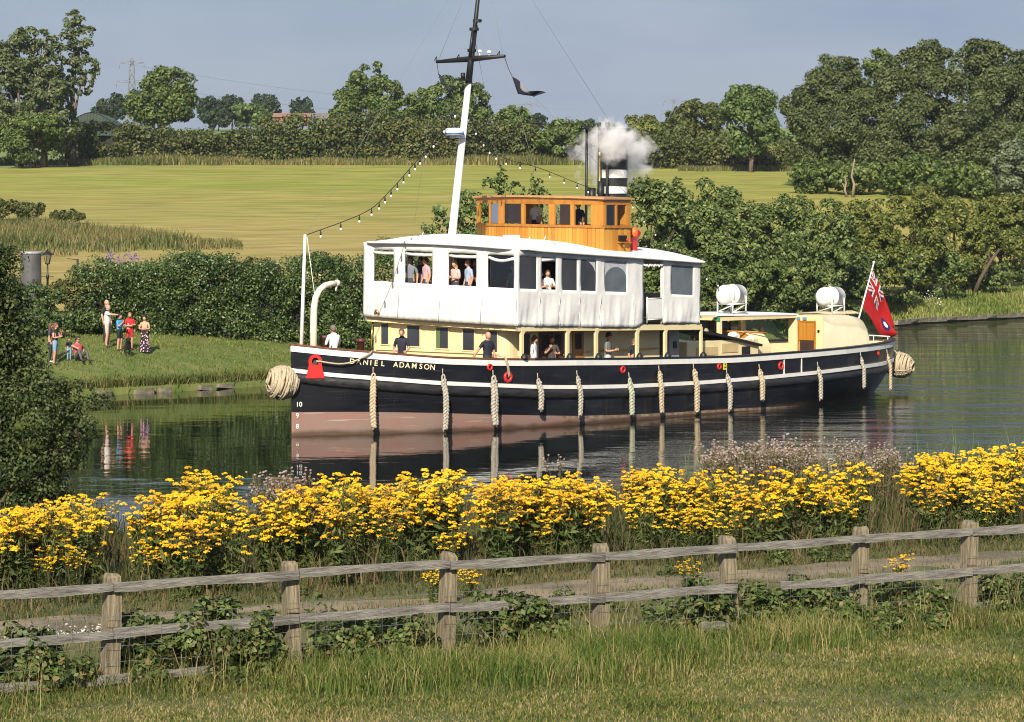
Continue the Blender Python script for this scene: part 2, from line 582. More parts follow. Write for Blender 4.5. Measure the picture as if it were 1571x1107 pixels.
# towpath: a worn strip between the fence and the flowers
FD = np.array([.871, .491]); FN = np.array([-.491, .871]); FO = np.array([-4.10, 29.9])
def fpt(along, perp):
    p = FO + FD * along + FN * perp
    return float(p[0]), float(p[1])
M_path = mat('path_earth', (.27, .21, .14), .95, (.13, .11, .07), .9, bump=(30, .8, .03), nrange=(.4, .6))
tp = MB()
rows = []
for pf in np.linspace(3.7, 5.1, 7):
    r_ = []
    for al in np.arange(-14, 34, .5):
        e = .35 * float(vnoise(al, 0, 1.7, 1)) * (1.3 if pf in (3.7, 5.1) else .5)
        x, y = fpt(al, pf + e)
        r_.append((x, y, float(ground_z(x, y)) + .012))
    rows.append(r_)
tp.grid(rows)
tag(tp.build('towpath', M_path), kind='structure')
# loose gravel on the path, at its left end
gv = rng.uniform(-2.5, 2.0, 2600); gp = 3.1 + np.abs(rng.normal(0, .5, 2600))
gx = FO[0] + FD[0] * gv + FN[0] * gp; gy = FO[1] + FD[1] * gv + FN[1] * gp
P = np.stack([gx, gy, ground_z(gx, gy) + .022], 1)
gq = leaf_quads(P, np.tile([0, -.3, 1.0], (len(P), 1)), rng.uniform(.01, .028, len(P)), .8, .5)
tag(link('gravel', np_mesh('gravel', gq, 4, leaf_mat('gravel_stones', [(.22, .2, .18), (.38, .35, .32), (.5, .48, .45)], .9, 0.0))),
    'pale grey loose gravel on the path by the fence', 'gravel', kind='stuff')

# coping stones along the far water's edge
M_stone = mat('edge_stone', (.23, .20, .15), .9, (.10, .10, .07), 3.0, bump=(10, .8, .03))
edge = empty('canal_edging', (0, 0, 0))
tag(edge, 'low stone edging at the foot of the far grass bank', 'canal edging')
sv = MB()
sv.box((0, 0, 0), (.92, .42, .3))
sme = []
for k in range(4):
    b2 = MB(); b2.box((0, 0, 0), (.92, .42 + .04 * k, .26 + .03 * (k % 2)))
    me = b2.mesh('stone', M_stone)
    for vv in me.vertices:
        vv.co += Vector((rng.uniform(-.05, .05), rng.uniform(-.05, .05), rng.uniform(-.04, .04)))
    sme.append(me)
xs = list(np.arange(-21, -1, .74)) 
for k, x in enumerate(xs):
    if random.random() < .5: continue
    y = float(y_far(x)); sl = float((y_far(x + .5) - y_far(x - .5)))
    o = link('stone', sme[k % 4], edge, (x, y + .02, .10 + random.uniform(-.05, .05)), (random.uniform(-.08, .08), random.uniform(-.08, .08), math.atan(sl) + random.uniform(-.07, .07)))
    o.scale = (random.uniform(.6, 1.12), random.uniform(.7, 1), random.uniform(.5, 1.0))
x = 26.0
k = 0
while x < 62:
    y = float(y_far(x)); sl = float((y_far(x + .5) - y_far(x - .5)))
    o = link('stone', sme[k % 4], edge, (x, y + .05, .24), (0, 0, math.atan(sl)))
    o.scale = (1.6, 1, 1)
    x += 1.5 * math.cos(math.atan(sl)); k += 1

# ---------------------------------------------------------------- the steam tug: hull
# ship frame: s metres aft of the stem, t metres towards the near (port) side, z above the water
SB = Vector((-7.224, 96.04, 0)); SA = Vector((.6602, .7511, 0)); SN = Vector((.7511, -.6602, 0))
ship = empty('steam_tug', SB, math.atan2(SA.y, SA.x))
tag(ship, 'black and white steam tug with cream deckhouse, white canvas awning and varnished wheelhouse', 'steam tug')
def L3(s, t, z): return (s, -t, z)
HEEL = .0255
def HL(s, t, z): return (s, -t, z + HEEL * (3.6 - t))      # she lists a little to the near side
def world_of(s, t, z):
    p = SB + SA * s + SN * t
    return Vector((p.x, p.y, z))

def hull_mat(name, base, base2, rough, spec, stain):
    """ship's paint: worn plating with scuffs, runs of rust and a dirty edge along the water"""
    m, nt, N, L, p = _nodes(name)
    p.inputs['Specular IOR Level'].default_value = spec
    tc = N.new('ShaderNodeTexCoord')
    def noise(sc, st, det, lo, hi):
        mp = N.new('ShaderNodeMapping'); mp.inputs['Scale'].default_value = st
        L.new(tc.outputs['Object'], mp.inputs['Vector'])
        n = N.new('ShaderNodeTexNoise'); n.inputs['Scale'].default_value = sc; n.inputs['Detail'].default_value = det
        L.new(mp.outputs['Vector'], n.inputs['Vector'])
        r = N.new('ShaderNodeMapRange'); r.inputs['From Min'].default_value = lo; r.inputs['From Max'].default_value = hi
        L.new(n.outputs['Fac'], r.inputs['Value']); return r.outputs['Result']
    def mix(f, a, b, k=1.0):
        x = N.new('ShaderNodeMix'); x.data_type = 'RGBA'
        if k != 1.0:
            q = N.new('ShaderNodeMath'); q.operation = 'MULTIPLY'; q.inputs[1].default_value = k; L.new(f, q.inputs[0]); f = q.outputs[0]
        L.new(f, x.inputs[0])
        for s_, i in ((a, 6), (b, 7)):
            if isinstance(s_, tuple): x.inputs[i].default_value = (*s_, 1)
            else: L.new(s_, x.inputs[i])
        return x.outputs[2]
    c = mix(noise(1.4, (.5, .5, 1.6), 8, .35, .65), base, base2)
    c = mix(noise(2.4, (.25, .25, 5.0), 9, .60, .72), c, tuple(min(.5, q * 2.2 + .02) for q in base2), .6)        # scuffs along the side
    c = mix(noise(2.6, (2.2, 2.2, .18), 7, .62, .78), c, stain, .55)                                             # runs of rust
    sep = N.new('ShaderNodeSeparateXYZ'); L.new(tc.outputs['Object'], sep.inputs[0])
    wob = N.new('ShaderNodeMath'); wob.operation = 'MULTIPLY_ADD'; wob.inputs[1].default_value = -.16
    L.new(noise(2.0, (.6, .6, .6), 5, .2, .8), wob.inputs[0]); L.new(sep.outputs['Z'], wob.inputs[2])
    wlr = N.new('ShaderNodeMapRange'); wlr.inputs['From Min'].default_value = .10; wlr.inputs['From Max'].default_value = -.03
    L.new(wob.outputs[0], wlr.inputs['Value'])
    c = mix(wlr.outputs['Result'], c, (.085, .052, .033), .9)
    L.new(c, p.inputs['Base Color'])
    p.inputs['Roughness'].default_value = rough
    b_ = N.new('ShaderNodeBump'); b_.inputs['Strength'].default_value = .35; b_.inputs['Distance'].default_value = .03
    L.new(noise(.9, (.9, .9, 1.3), 4, 0, 1), b_.inputs['Height']); L.new(b_.outputs['Normal'], p.inputs['Normal'])
    return m
M_black = hull_mat('hull_black', (.006, .007, .011), (.015, .016, .021), .34, .30, (.05, .03, .022))
M_rub = mat('rubbing_black', (.010, .010, .013), .42, (.03, .03, .032), 5.0, stretch=(.4, 1, 2), bump=(8, .5, .02))
M_red = hull_mat('boot_red', (.29, .155, .13), (.25, .185, .165), .75, .3, (.20, .13, .10))
M_scum = mat('waterline_grime', (.30, .24, .17), .85, (.16, .09, .06), 4.0)
M_white = mat('white_paint', (.80, .80, .79), .4, (.74, .73, .70), 4.0)
M_cream = mat('cream_paint', (.76, .66, .40), .42, (.71, .60, .35), 2.0)
M_cap = mat('rail_timber', (.20, .070, .030), .45, (.12, .045, .02), 6.0, stretch=(.4, 3, 3))
M_dark = mat('black_iron', (.012, .012, .014), .5)
M_redp = mat('red_enamel', (.62, .025, .025), .38, (.5, .02, .02), 5.0)
M_gold = mat('gold_letter', (.82, .72, .50), .5)
M_deck = mat('deck_planks', (.30, .22, .14), .7, (.22, .16, .10), 4.0, stretch=(.3, 5, 1))
M_rope = mat('manila_rope', (.60, .50, .36), .9, (.42, .34, .23), 22.0, bump=(60, .9, .02), nrange=(.35, .65))
M_rope2 = mat('grey_rope', (.52, .48, .41), .9, (.36, .33, .28), 22.0, bump=(60, .9, .02))
M_rope3 = mat('greenish_rope', (.50, .52, .40), .9, (.36, .40, .28), 22.0, bump=(60, .9, .02))
M_steel = mat('galvanised', (.42, .43, .44), .4, metal=.8)

T_R = np.array([(0, .03), (.1, .1), (.4, .33), (.8, .66), (1.5, 1.22), (2.5, 1.95), (4, 2.75), (6, 3.35), (8, 3.62), (10, 3.75), (20, 3.8), (24, 3.72), (26.5, 3.5), (28.5, 3.15), (30.3, 2.65), (31.8, 2.05), (33, 1.4), (33.9, .8), (34.4, .35), (34.6, 0)])
T_W = np.array([(0, .02), (.4, .25), (.8, .5), (1.5, 1.0), (2.5, 1.65), (4, 2.45), (6, 3.15), (8, 3.5), (10, 3.7), (12, 3.75), (18, 3.75), (21, 3.65), (24, 3.15), (26.5, 2.5), (28.7, 1.85), (30.6, 1.25), (32.1, .65), (33.2, 0)])
Z_RAIL = np.array([(0, 2.99), (.6, 2.86), (2.1, 2.69), (4.2, 2.48), (6.1, 2.38), (8, 2.31), (10, 2.26), (13, 2.16), (15, 2.12), (17, 2.07), (19, 2.03), (21, 2.04), (24.5, 2.07), (28, 2.11), (31, 2.13), (34.6, 2.16)])
Z_STR = np.array([(0, 2.18), (.6, 2.03), (2.1, 1.87), (4.2, 1.65), (6.1, 1.53), (8, 1.40), (10, 1.31), (13, 1.22), (17, 1.18), (21, 1.21), (24.5, 1.26), (28, 1.32), (31, 1.33), (34.6, 1.38)])
Z_BOOT = np.array([(0, .77), (2.1, .74), (4.2, .65), (6.1, .53), (8, .42), (10, .31), (13, .21), (15, .17), (17, .15), (19, .13), (22, .06), (25, -.02), (29, -.12), (34.6, -.2)])
def _smooth(tab, s, w=.5):
    return (np.interp(s - w, tab[:, 0], tab[:, 1]) + 2 * np.interp(s, tab[:, 0], tab[:, 1]) + np.interp(s + w, tab[:, 0], tab[:, 1])) / 4
def z_rail(s): return float(_smooth(Z_RAIL, s))
def z_str(s): return float(_smooth(Z_STR, s))
def z_boot(s): return float(_smooth(Z_BOOT, s))
SE = 34.6
def plan(sr, w):
    """plan point of the hull at rail station sr and height weight w (0 waterline .. 1 rail)"""
    e = 33.2 + (SE - 33.2) * w
    s = sr if sr < 20 else 20 + (sr - 20) * (e - 20) / (SE - 20)
    sw = sr if sr < 20 else 20 + (sr - 20) * (33.2 - 20) / (SE - 20)
    k = .35 if sr > 1.0 else 0.0
    br = float(np.interp(sr, T_R[:, 0], T_R[:, 1])); bw = float(np.interp(sw, T_W[:, 0], T_W[:, 1]))
    return s, bw + (br - bw) * w
def wz(sr, z):
    zb, zs, zr = z_boot(sr), z_str(sr), z_rail(sr)
    return float(np.interp(z, [zb - .09, zb, (zb + zs - .42) / 2, zs - .42, zs - .02, zr], [.08, .12, .5, .82, .93, 1.0]))
def hullpt(sr, z, off=0.0):
    """point on the near side of the hull, with its outward normal and aft tangent in plan"""
    w = wz(sr, z)
    a0, b0 = plan(max(sr - .12, 0), w); a1, b1 = plan(min(sr + .12, SE), w)
    tx, ty = a1 - a0, b1 - b0
    l = math.hypot(tx, ty) or 1
    tx, ty = tx / l, ty / l
    s, t = plan(sr, w)
    return s - ty * off, t + tx * off, (-ty, tx), (tx, ty)

SS = np.unique(np.concatenate([np.array([0, .05, .12, .22, .35, .5, .7, .95]), np.arange(1.2, 10, .45), np.arange(10, 24, .8), np.arange(24, 33, .5), np.array([33, 33.3, 33.6, 33.9, 34.15, 34.4, 34.52, 34.6])]))
def loop(fn):
    """points of a closed outline: near side bow to stern, far side back again"""
    near = [fn(s, 1) for s in SS]
    far = [fn(s, -1) for s in SS[::-1]]
    return near + far[1:-1]
hm = MB()
spec = [(lambda s: -1.3, 0, .70), (lambda s: -.35, 0, .97), (lambda s: z_boot(s) - .09, .08, 1.0), (lambda s: z_boot(s), .12, 1.0),
        (lambda s: (z_boot(s) + z_str(s) - .42) / 2, .5, 1.0), (lambda s: z_str(s) - .42, .82, 1.0), (lambda s: z_str(s) - .02, .93, 1.0), (lambda s: z_rail(s), 1.0, 1.0)]
rows = []
for zf, w, k in spec:
    def P(s, sg, zf=zf, w=w, k=k):
        a, b = plan(s, w)
        return L3(a, sg * b * k, zf(s))
    rows.append(loop(P))
nS = len(SS)
def hull_m(i, j):
    s = SS[j] if j < nS else SS[max(0, 2 * nS - 2 - j)]
    if i < 2: return 1
    if i == 2: return 2 if s > 9 else 1
    return 0
hm.grid(rows, hull_m, True, closed=True)
hull = hm.build('hull', [M_black, M_red, M_scum], ship)

def band(name, zf, w, h, proud, mats, mfn=0, parent=hull, inset=.03, rnd=False, s0=0.0, s1=99.0):
    """a strip that runs round the hull: zf(s) top edge, h height, standing out by proud"""
    m = MB()
    prof = [(0, -inset), (0, proud), (-h, proud), (-h, -inset)] if not rnd else [(0, -inset), (0, proud * .5), (-h * .2, proud * .95), (-h * .5, proud * 1.1), (-h * .8, proud * .95), (-h, proud * .5), (-h, -inset)]
    rws = []
    for dz, off in prof:
        def P(s, sg, dz=dz, off=off):
            ww = w
            a0, b0 = plan(max(s - .1, 0), ww); a1, b1 = plan(min(s + .1, SE), ww)
            tx, ty = a1 - a0, b1 - b0
            l = math.hypot(tx, ty) or 1
            if s <= 0.01: nx, ny = -1, 0
            elif s >= SE - .01: nx, ny = 1, 0
            else: nx, ny = -ty / l, tx / l
            a, b = plan(s, ww)
            return L3(a + nx * off, sg * max(0, b + ny * off), zf(s) + dz)
        rws.append(loop(P))
    rws.append(rws[0])
    def mm(i, j):
        s = SS[j] if j < nS else SS[max(0, 2 * nS - 2 - j)]
        return mfn(s) if callable(mfn) else mfn
    m.grid(rws, mm, rnd, closed=True)
    return m.build(name, mats, parent)
band('white_top_strake', lambda s: z_rail(s) - .005, 1.0, .20, .035, M_white)
band('white_rubbing_strake', lambda s: z_str(s) + .06, .94, .13, .07, M_white)
band('rubbing_band', lambda s: z_str(s) - .07, .86, .33, .10, M_rub, rnd=True)
band('cap_rail', lambda s: z_rail(s) + .05, 1.0, .05, .06, [M_cap, M_dark], lambda s: 0 if s < 7.5 else 1, inset=.24)
# inside of the bulwark and the deck
im = MB()
def dk(s): return z_rail(s) - .95
rws = []
for z in (lambda s: z_rail(s) - .02, dk):
    def P(s, sg, z=z):
        a, b = plan(s, 1.0)
        return L3(min(max(a, .12), SE - .12), sg * max(.0, b - .12), z(s))
    rws.append(loop(P))
im.grid(rws, 0, True, closed=True)
im.build('bulwark_lining', M_cream, hull)
dm = MB()
rws = []
for k in np.linspace(-1, 1, 5):
    rws.append([L3(min(max(plan(s, 1)[0], .14), SE - .14), k * max(0, plan(s, 1)[1] - .13), dk(s)) for s in SS])
dm.grid(rws)
dm.build('deck', M_deck, ship)

def text_mesh(body, size, depth, m):
    c = bpy.data.curves.new('letters', 'FONT')
    c.body = body; c.size = size; c.extrude = depth; c.align_x = 'CENTER'; c.offset = size * .012
    o = bpy.data.objects.new('letters', c)
    COL.objects.link(o)
    dg = bpy.context.evaluated_depsgraph_get()
    me = bpy.data.meshes.new_from_object(o.evaluated_get(dg))
    bpy.data.objects.remove(o); bpy.data.curves.remove(c)
    me.materials.clear(); me.materials.append(m)
    return me
def on_hull(name, me, sr, z, off, parent=hull, tilt=0.0):
    """a flat piece lying on the near hull side; its x runs aft, its y up"""
    s, t, nr, tg = hullpt(sr, z, off)
    X = Vector((tg[0], -tg[1], tilt)).normalized(); N = Vector((nr[0], -nr[1], 0)); Yv = N.cross(X)
    M = Matrix((X, Yv, N)).transposed().to_4x4()
    o = link(name, me, parent)
    o.matrix_local = Matrix.Translation(L3(s, t, z)) @ M
    return o
word = 'DANIEL  ADAMSON'
pos, x = [], 0.0
adv = {'I': .55, 'M': 1.25, ' ': .55}
for ch in word:
    w = adv.get(ch, 1.0)
    pos.append(x + w / 2); x += w
for ch, c in zip(word, pos):
    if ch == ' ': continue
    sr = 1.46 + c / x * (3.98 - 1.46)
    z = 2.43 - (sr - 1.46) / 2.52 * .255 - .085
    on_hull('letter', text_mesh(ch, .245, .004, M_gold), sr, z, .012, tilt=-.10)
for k, (ch, z) in enumerate((('10', .95), ('9', .58), ('8', .23))):
    on_hull('draught_numeral', text_mesh(ch, .22, .004, M_white), .16 if ch != '10' else .2, z, .02)

def ring_mesh(R0, r, m, name='ring', oval=1.0):
    b = MB()
    rws = []
    for k in range(18):
        a = 2 * math.pi * k / 18
        rws.append([((R0 + r * math.cos(c)) * math.cos(a) * oval, (R0 + r * math.cos(c)) * math.sin(a), r * math.sin(c)) for c in np.linspace(0, 2 * math.pi, 8, endpoint=False)])
    rws.append(rws[0])
    b.grid(rws, 0, True, closed=True)
    return b.mesh(name, m)
for sr, z, R0, r in ((6.0, 2.13, .085, .04), (6.8, 1.77, .14, .055), (12.54, 1.81, .095, .045), (18.08, 1.72, .09, .04), (21.94, 1.6, .12, .045), (29.88, 1.8, .09, .04)):
    rg = on_hull('fairlead_ring', ring_mesh(R0, r, M_redp), sr, z, .015)
    b = MB(); b.lathe([(0, .004), (R0, .004)], n=14)
    on_hull('fairlead_opening', b.mesh('fairlead_opening', M_dark), sr, z, .012)
b = MB(); b.box((0, 0, 0), (.20, .34, .02)); ms = mat('yellow_plate', (.78, .66, .03), .5)
sg = on_hull('yellow_sign', b.mesh('yellow_sign', ms), 18.42, 1.76, .02)
sm2 = MB(); sm2.lathe([(0, .012), (.055, .012)], (0, .03, 0), n=3); sm2.box((0, -.08, .012), (.12, .04, .004))
o = link('sign_symbol', sm2.mesh('sign_symbol', M_dark), sg)
for sr in (22.16, 23.32):
    b = MB(); b.box((0, 0, 0), (.05, .72, .03))
    on_hull('gangway_strip', b.mesh('gangway_strip', M_white), sr, 1.62, .012)
rv = MB()
for k in range(64):
    sr = .35 + k * .05; s_, t_, nr_, tg_ = hullpt(sr, 1.28 - .045 * sr, .004)
    rv.sphere(L3(s_, t_, 1.28 - .045 * sr), .014, 0, 5, 3)
    if k % 2: rv.sphere(L3(s_, t_, 1.22 - .045 * sr), .014, 0, 5, 3)
o = rv.build('rivets', M_rub, hull); o['kind'] = 'stuff'
# red bow casting with its big round eye
b = MB()
out = []
for a in np.linspace(-.35, math.pi + .35, 15):
    out.append((math.cos(a) * .31, .36 + math.sin(a) * .31))
out = [(.42, -.34)] + out[:] + [(-.42, -.34)]
inn = [(math.cos(a) * .155 + .0, .37 + math.sin(a) * .165) for a in np.linspace(-.35, math.pi + .35, 15)]
inn = [(.10, .22)] + inn + [(-.10, .22)]
n = len(out)
for z0 in (0.0, .16):
    b.add([(x, y, z0) for x, y in out] + [(x, y, z0) for x, y in inn], [(k, (k + 1) % n, n + (k + 1) % n, n + k) for k in range(n)])
b.add([(x, y, z0) for z0 in (0, .16) for x, y in out], [(k, (k + 1) % n, n + (k + 1) % n, n + k) for k in range(n)])
b.add([(x, y, z0) for z0 in (0, .16) for x, y in inn], [(k, (k + 1) % n, n + (k + 1) % n, n + k) for k in range(n)])
cast = b.mesh('bow_casting', M_redp)
on_hull('bow_casting', cast, .60, 2.14, .02).scale = (.72, .78, .8)
b = MB(); b.lathe([(0, .02), (.16, .02)], (0, .37, 0), n=16)
on_hull('casting_eye', b.mesh('casting_eye', mat('casting_shadow', (.05, .05, .05), .7)), .60, 2.14, .012).scale = (.72, .78, .8)

# mooring line from the deck through the casting's eye
def h3(sr, z, off):
    s, t, nr, tg = hullpt(sr, z, off); return Vector(L3(s, t, z))
p0 = h3(.60, 2.45, .2); p1 = h3(2.8, 2.66, .12)
pts = []
for k in range(13):
    f = k / 12
    sr = .62 + (2.05 - .62) * f
    pts.append(h3(sr, 2.44 * (1 - f) + 2.72 * f - .28 * math.sin(math.pi * f ** 1.25) * (1 - .3 * f), .16 - .02 * f))
pts.append(Vector(L3(2.45, 1.3, 2.74)))
b = MB(); b.tube(pts, .03, 6)
o = b.build('mooring_line', M_rope)
o.parent = ship; o.parent = None; o.location = SB; o.rotation_euler = ship.rotation_euler
tag(o, 'pale mooring line hanging from the red bow casting across the name', 'rope')
pts = [Vector(L3(6.4, 3.3, 2.5)), h3(6.55, 2.46, .12), h3(6.68, 2.2, .1), h3(6.8, 1.82, .06), h3(6.82, 1.74, .0)]
b = MB(); b.tube(pts, .028, 6); b.tube([p + Vector((.05, 0, .01)) for p in pts], .024, 6)
o = b.build('mooring_line', M_rope); o.location = SB; o.rotation_euler = ship.rotation_euler
tag(o, 'doubled pale rope held by the officer, led into the red ring', 'rope')

# plaited rope fenders along the side: each is its own thing
def braid(length, fat, loop_len, seed, tail):
    g = random.Random(seed)
    m = MB()
    # hanger: thin lashing, then an eye, then a three-strand plait that ends in a frayed tuft
    m.tube([(0, 0, 0), (0.01, .02, -.12), (0, .03, -.2)], .018, 5)
    eye = []
    for k in range(13):
        a = math.pi / 2 + 2 * math.pi * k / 12
        eye.append((math.cos(a) * .055 * fat, .05, -.2 - loop_len / 2 + math.sin(a) * loop_len / 2))
    m.tube(eye, .030 * fat, 6)
    z0 = -.2 - loop_len * .8
    body = length + z0
    n = max(10, int(body / .035))
    sway = g.uniform(-.06, .06)
    for st in range(3):
        pts, rs = [], []
        for k in range(n + 1):
            f = k / n
            ph = f * body / .34 * 2 * math.pi + st * 2 * math.pi / 3
            w = (.052 + .02 * math.sin(f * math.pi) + g.uniform(-.005, .005)) * fat
            pts.append((math.sin(ph) * w + sway * math.sin(f * 3.0), .07 + .09 * sm(f, .05, .35) + math.sin(2 * ph) * .03 * fat, z0 - f * body))
            rs.append((.046 + g.uniform(-.004, .006)) * fat)
        m.tube(pts, rs, 7)
    for k in range(tail):
        x = g.uniform(-.05, .05)
        zb = -length
        m.tube([(x, .15, zb + .07), (x + g.uniform(-.03, .03), .15, zb), (x + g.uniform(-.06, .06), .15 + g.uniform(-.03, .03), zb - g.uniform(.03, .09))], [.022, .02, .012], 5)
    return m
fend = [(2.12, 2.22, .24, 1.05, 0, 'lowest-hanging under the gap in the ship\'s name'), (4.22, 2.13, .12, 1.0, 1, 'just aft of the ship\'s name'), (6.10, 2.03, .20, 1.3, 1, 'thickest, under a red ring below the officer'),
        (8.08, 1.86, .62, 1.05, 1, 'shortest, below the woman in the white top'), (10.0, 1.88, .33, .95, 1, 'under the second cream stanchion'), (12.82, 1.70, .22, 1.1, 2, 'greenish, slanting below a red ring amidships'),
        (14.5, 1.88, .22, 1.05, 0, 'below the open canvas doorway'), (16.5, 1.87, .13, 1.15, 0, 'below the awning\'s aft corner'), (18.46, 1.62, .13, 1.0, 1, 'beside the small yellow sign'),
        (20.46, 1.72, .39, 1.15, 0, 'short and thick, before the two white strips'), (24.36, 1.66, .24, 1.0, 1, 'abaft the two white strips'), (27.84, 1.90, .52, .95, 1, 'under the rounded tarpaulin'), (31.0, 1.88, .28, .95, 0, 'nearest the stern fender')]
for k, (sr, zt, zb, fat, mi, where) in enumerate(fend):
    s, t, nr, tg = hullpt(sr, zt, .05)
    # hang clear of the rubbing band
    me = braid(zt - zb, fat, .20 if k in (1, 2, 0, 5) else .13, k, 4).mesh('rope_fender', [M_rope, M_rope2, M_rope3][mi])
    w = world_of(s, t, zt)
    o = link('rope_fender', me, None, w)
    nw = SA * nr[0] + SN * nr[1]
    o.rotation_euler = (0, 0, math.atan2(nw.y, nw.x) - math.pi / 2)
    tag(o, 'plaited rope fender on the black hull, ' + where, 'rope fender', 'plaited rope fenders along the hull')

def pudding(name, c, r, seed, label, axis_tilt, squash=(1, 1, 1)):
    """a big ball of wound rope: many turns laid over a core"""
    g = random.Random(seed)
    m = MB()
    m.sphere((0, 0, 0), [r * .9 * q for q in squash], 1, 14, 10)
    for k in range(34):
        f = -0.95 + 1.9 * k / 33 + g.uniform(-.025, .025)
        rr = math.sqrt(max(.02, 1 - f * f)) * r * g.uniform(.97, 1.05)
        tl = g.uniform(-.28, .28)
        ph0 = g.uniform(0, 6.28)
        ring = []
        for q in range(23):
            a = 2 * math.pi * q / 22
            wob = 1 + .035 * math.sin(3 * a + ph0) + .02 * math.sin(7 * a + 2 * ph0)
            ring.append((f * r * squash[0] + tl * r * .5 * math.sin(a + ph0), math.cos(a) * rr * wob * squash[1], math.sin(a) * rr * wob * squash[2]))
        m.tube(ring, .040 + g.uniform(-.010, .006), 5, 0, cap=False)
    for k in range(9):
        a0 = g.uniform(0, 6.28)
        pts = []
        for q in range(13):
            a = -1.2 + 2.4 * q / 12
            pts.append((math.sin(a) * r * 1.03 * squash[0], math.cos(a) * r * 1.03 * math.cos(a0) * squash[1], math.cos(a) * r * 1.03 * math.sin(a0) * squash[2]))
        m.tube(pts, .03, 5)
    o = m.build(name, [M_rope, mat('rope_core', (.16, .12, .08), .9)], None, c, axis_tilt)
    tag(o, label, 'rope fender', 'great rope fenders at the ends of the hull')
    return o
pudding('bow_fender', world_of(-.02, -.25, 1.74) - Vector((.10, .18, 0)), .50, 3, 'great ball of wound rope hung over the bow', (0.1, .25, .35), (1.0, 1.05, 1.05))
pudding('stern_fender', world_of(34.35, .75, 1.08), .52, 4, 'great knobbly roll of rope hung round the stern', (0, .1, math.atan2(SN.y, SN.x) + .3), (1.15, .9, .95))
pudding('stern_fender', world_of(34.9, -.15, 1.32), .36, 5, 'smaller rope ball behind the great stern fender', (0, .1, .6), (1.0, .95, 1.0))

# ---------------------------------------------------------------- superstructure
M_canvas = mat('white_canvas', (.86, .86, .86), .8, (.79, .79, .80), 1.2, bump=(3.5, .5, .03), trans=.14)
M_roofc = mat('awning_roof', (.84, .84, .87), .7, (.78, .79, .83), 1.0, bump=(3, .2, .03))
M_vinyl = mat('smoked_vinyl', (.035, .037, .048), .12, (.05, .055, .07), 1.0, bump=(3, .12, .02))
M_vinyl2 = mat('hazy_vinyl', (.10, .125, .15), .2, (.14, .165, .19), 2.0, bump=(3, .15, .02))
M_wood = mat('varnished_teak', (.52, .245, .038), .30, (.42, .17, .022), 3.0, stretch=(6, 6, .5), coat=.35, nrange=(.3, .7))
M_wood2 = mat('teak_trim', (.44, .19, .028), .30, (.34, .13, .018), 5.0, coat=.35)
M_door = mat('brown_door', (.13, .045, .02), .4, (.09, .03, .014), 4.0, stretch=(4, 4, .5))
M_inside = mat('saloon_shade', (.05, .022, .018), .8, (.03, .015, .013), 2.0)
M_grey = mat('grey_panel', (.30, .32, .34), .5)
M_brass = mat('brass', (.70, .50, .18), .3, metal=.9)
def glass_mat():
    m, nt, N, L, p = _nodes('window_glass')
    N.remove(p)
    out = [n for n in N if n.type == 'OUTPUT_MATERIAL'][0]
    tr = N.new('ShaderNodeBsdfTransparent'); tr.inputs['Color'].default_value = (.86, .9, .92, 1)
    gl = N.new('ShaderNodeBsdfGlossy'); gl.inputs['Roughness'].default_value = .03
    fr = N.new('ShaderNodeFresnel'); fr.inputs['IOR'].default_value = 1.5
    ad = N.new('ShaderNodeMath'); ad.operation = 'ADD'; ad.inputs[1].default_value = .06; ad.use_clamp = True
    ms = N.new('ShaderNodeMixShader')
    L.new(fr.outputs[0], ad.inputs[0]); L.new(ad.outputs[0], ms.inputs[0])
    L.new(tr.outputs[0], ms.inputs[1]); L.new(gl.outputs[0], ms.inputs[2])
    L.new(ms.outputs[0], out.inputs['Surface'])
    return m
M_glass = glass_mat()

def ip(tab): 
    tab = np.array(tab, float)
    return lambda s: float(np.interp(s, tab[:, 0], tab[:, 1]))
C_TOP = ip([(6.9, 6.11), (7.1, 6.10), (13, 5.79), (17.3, 5.55)])
C_BOT = ip([(7.1, 3.48), (13.5, 3.25), (13.9, 3.37), (17.3, 3.27)])
W_TOP = ip([(7.1, 5.86), (13, 5.58), (14, 5.52), (17, 5.37)])
W_BOT = ip([(7.1, 4.75), (13, 4.52), (17, 4.33)])
HW, S0, S1 = 3.6, 7.1, 17.2

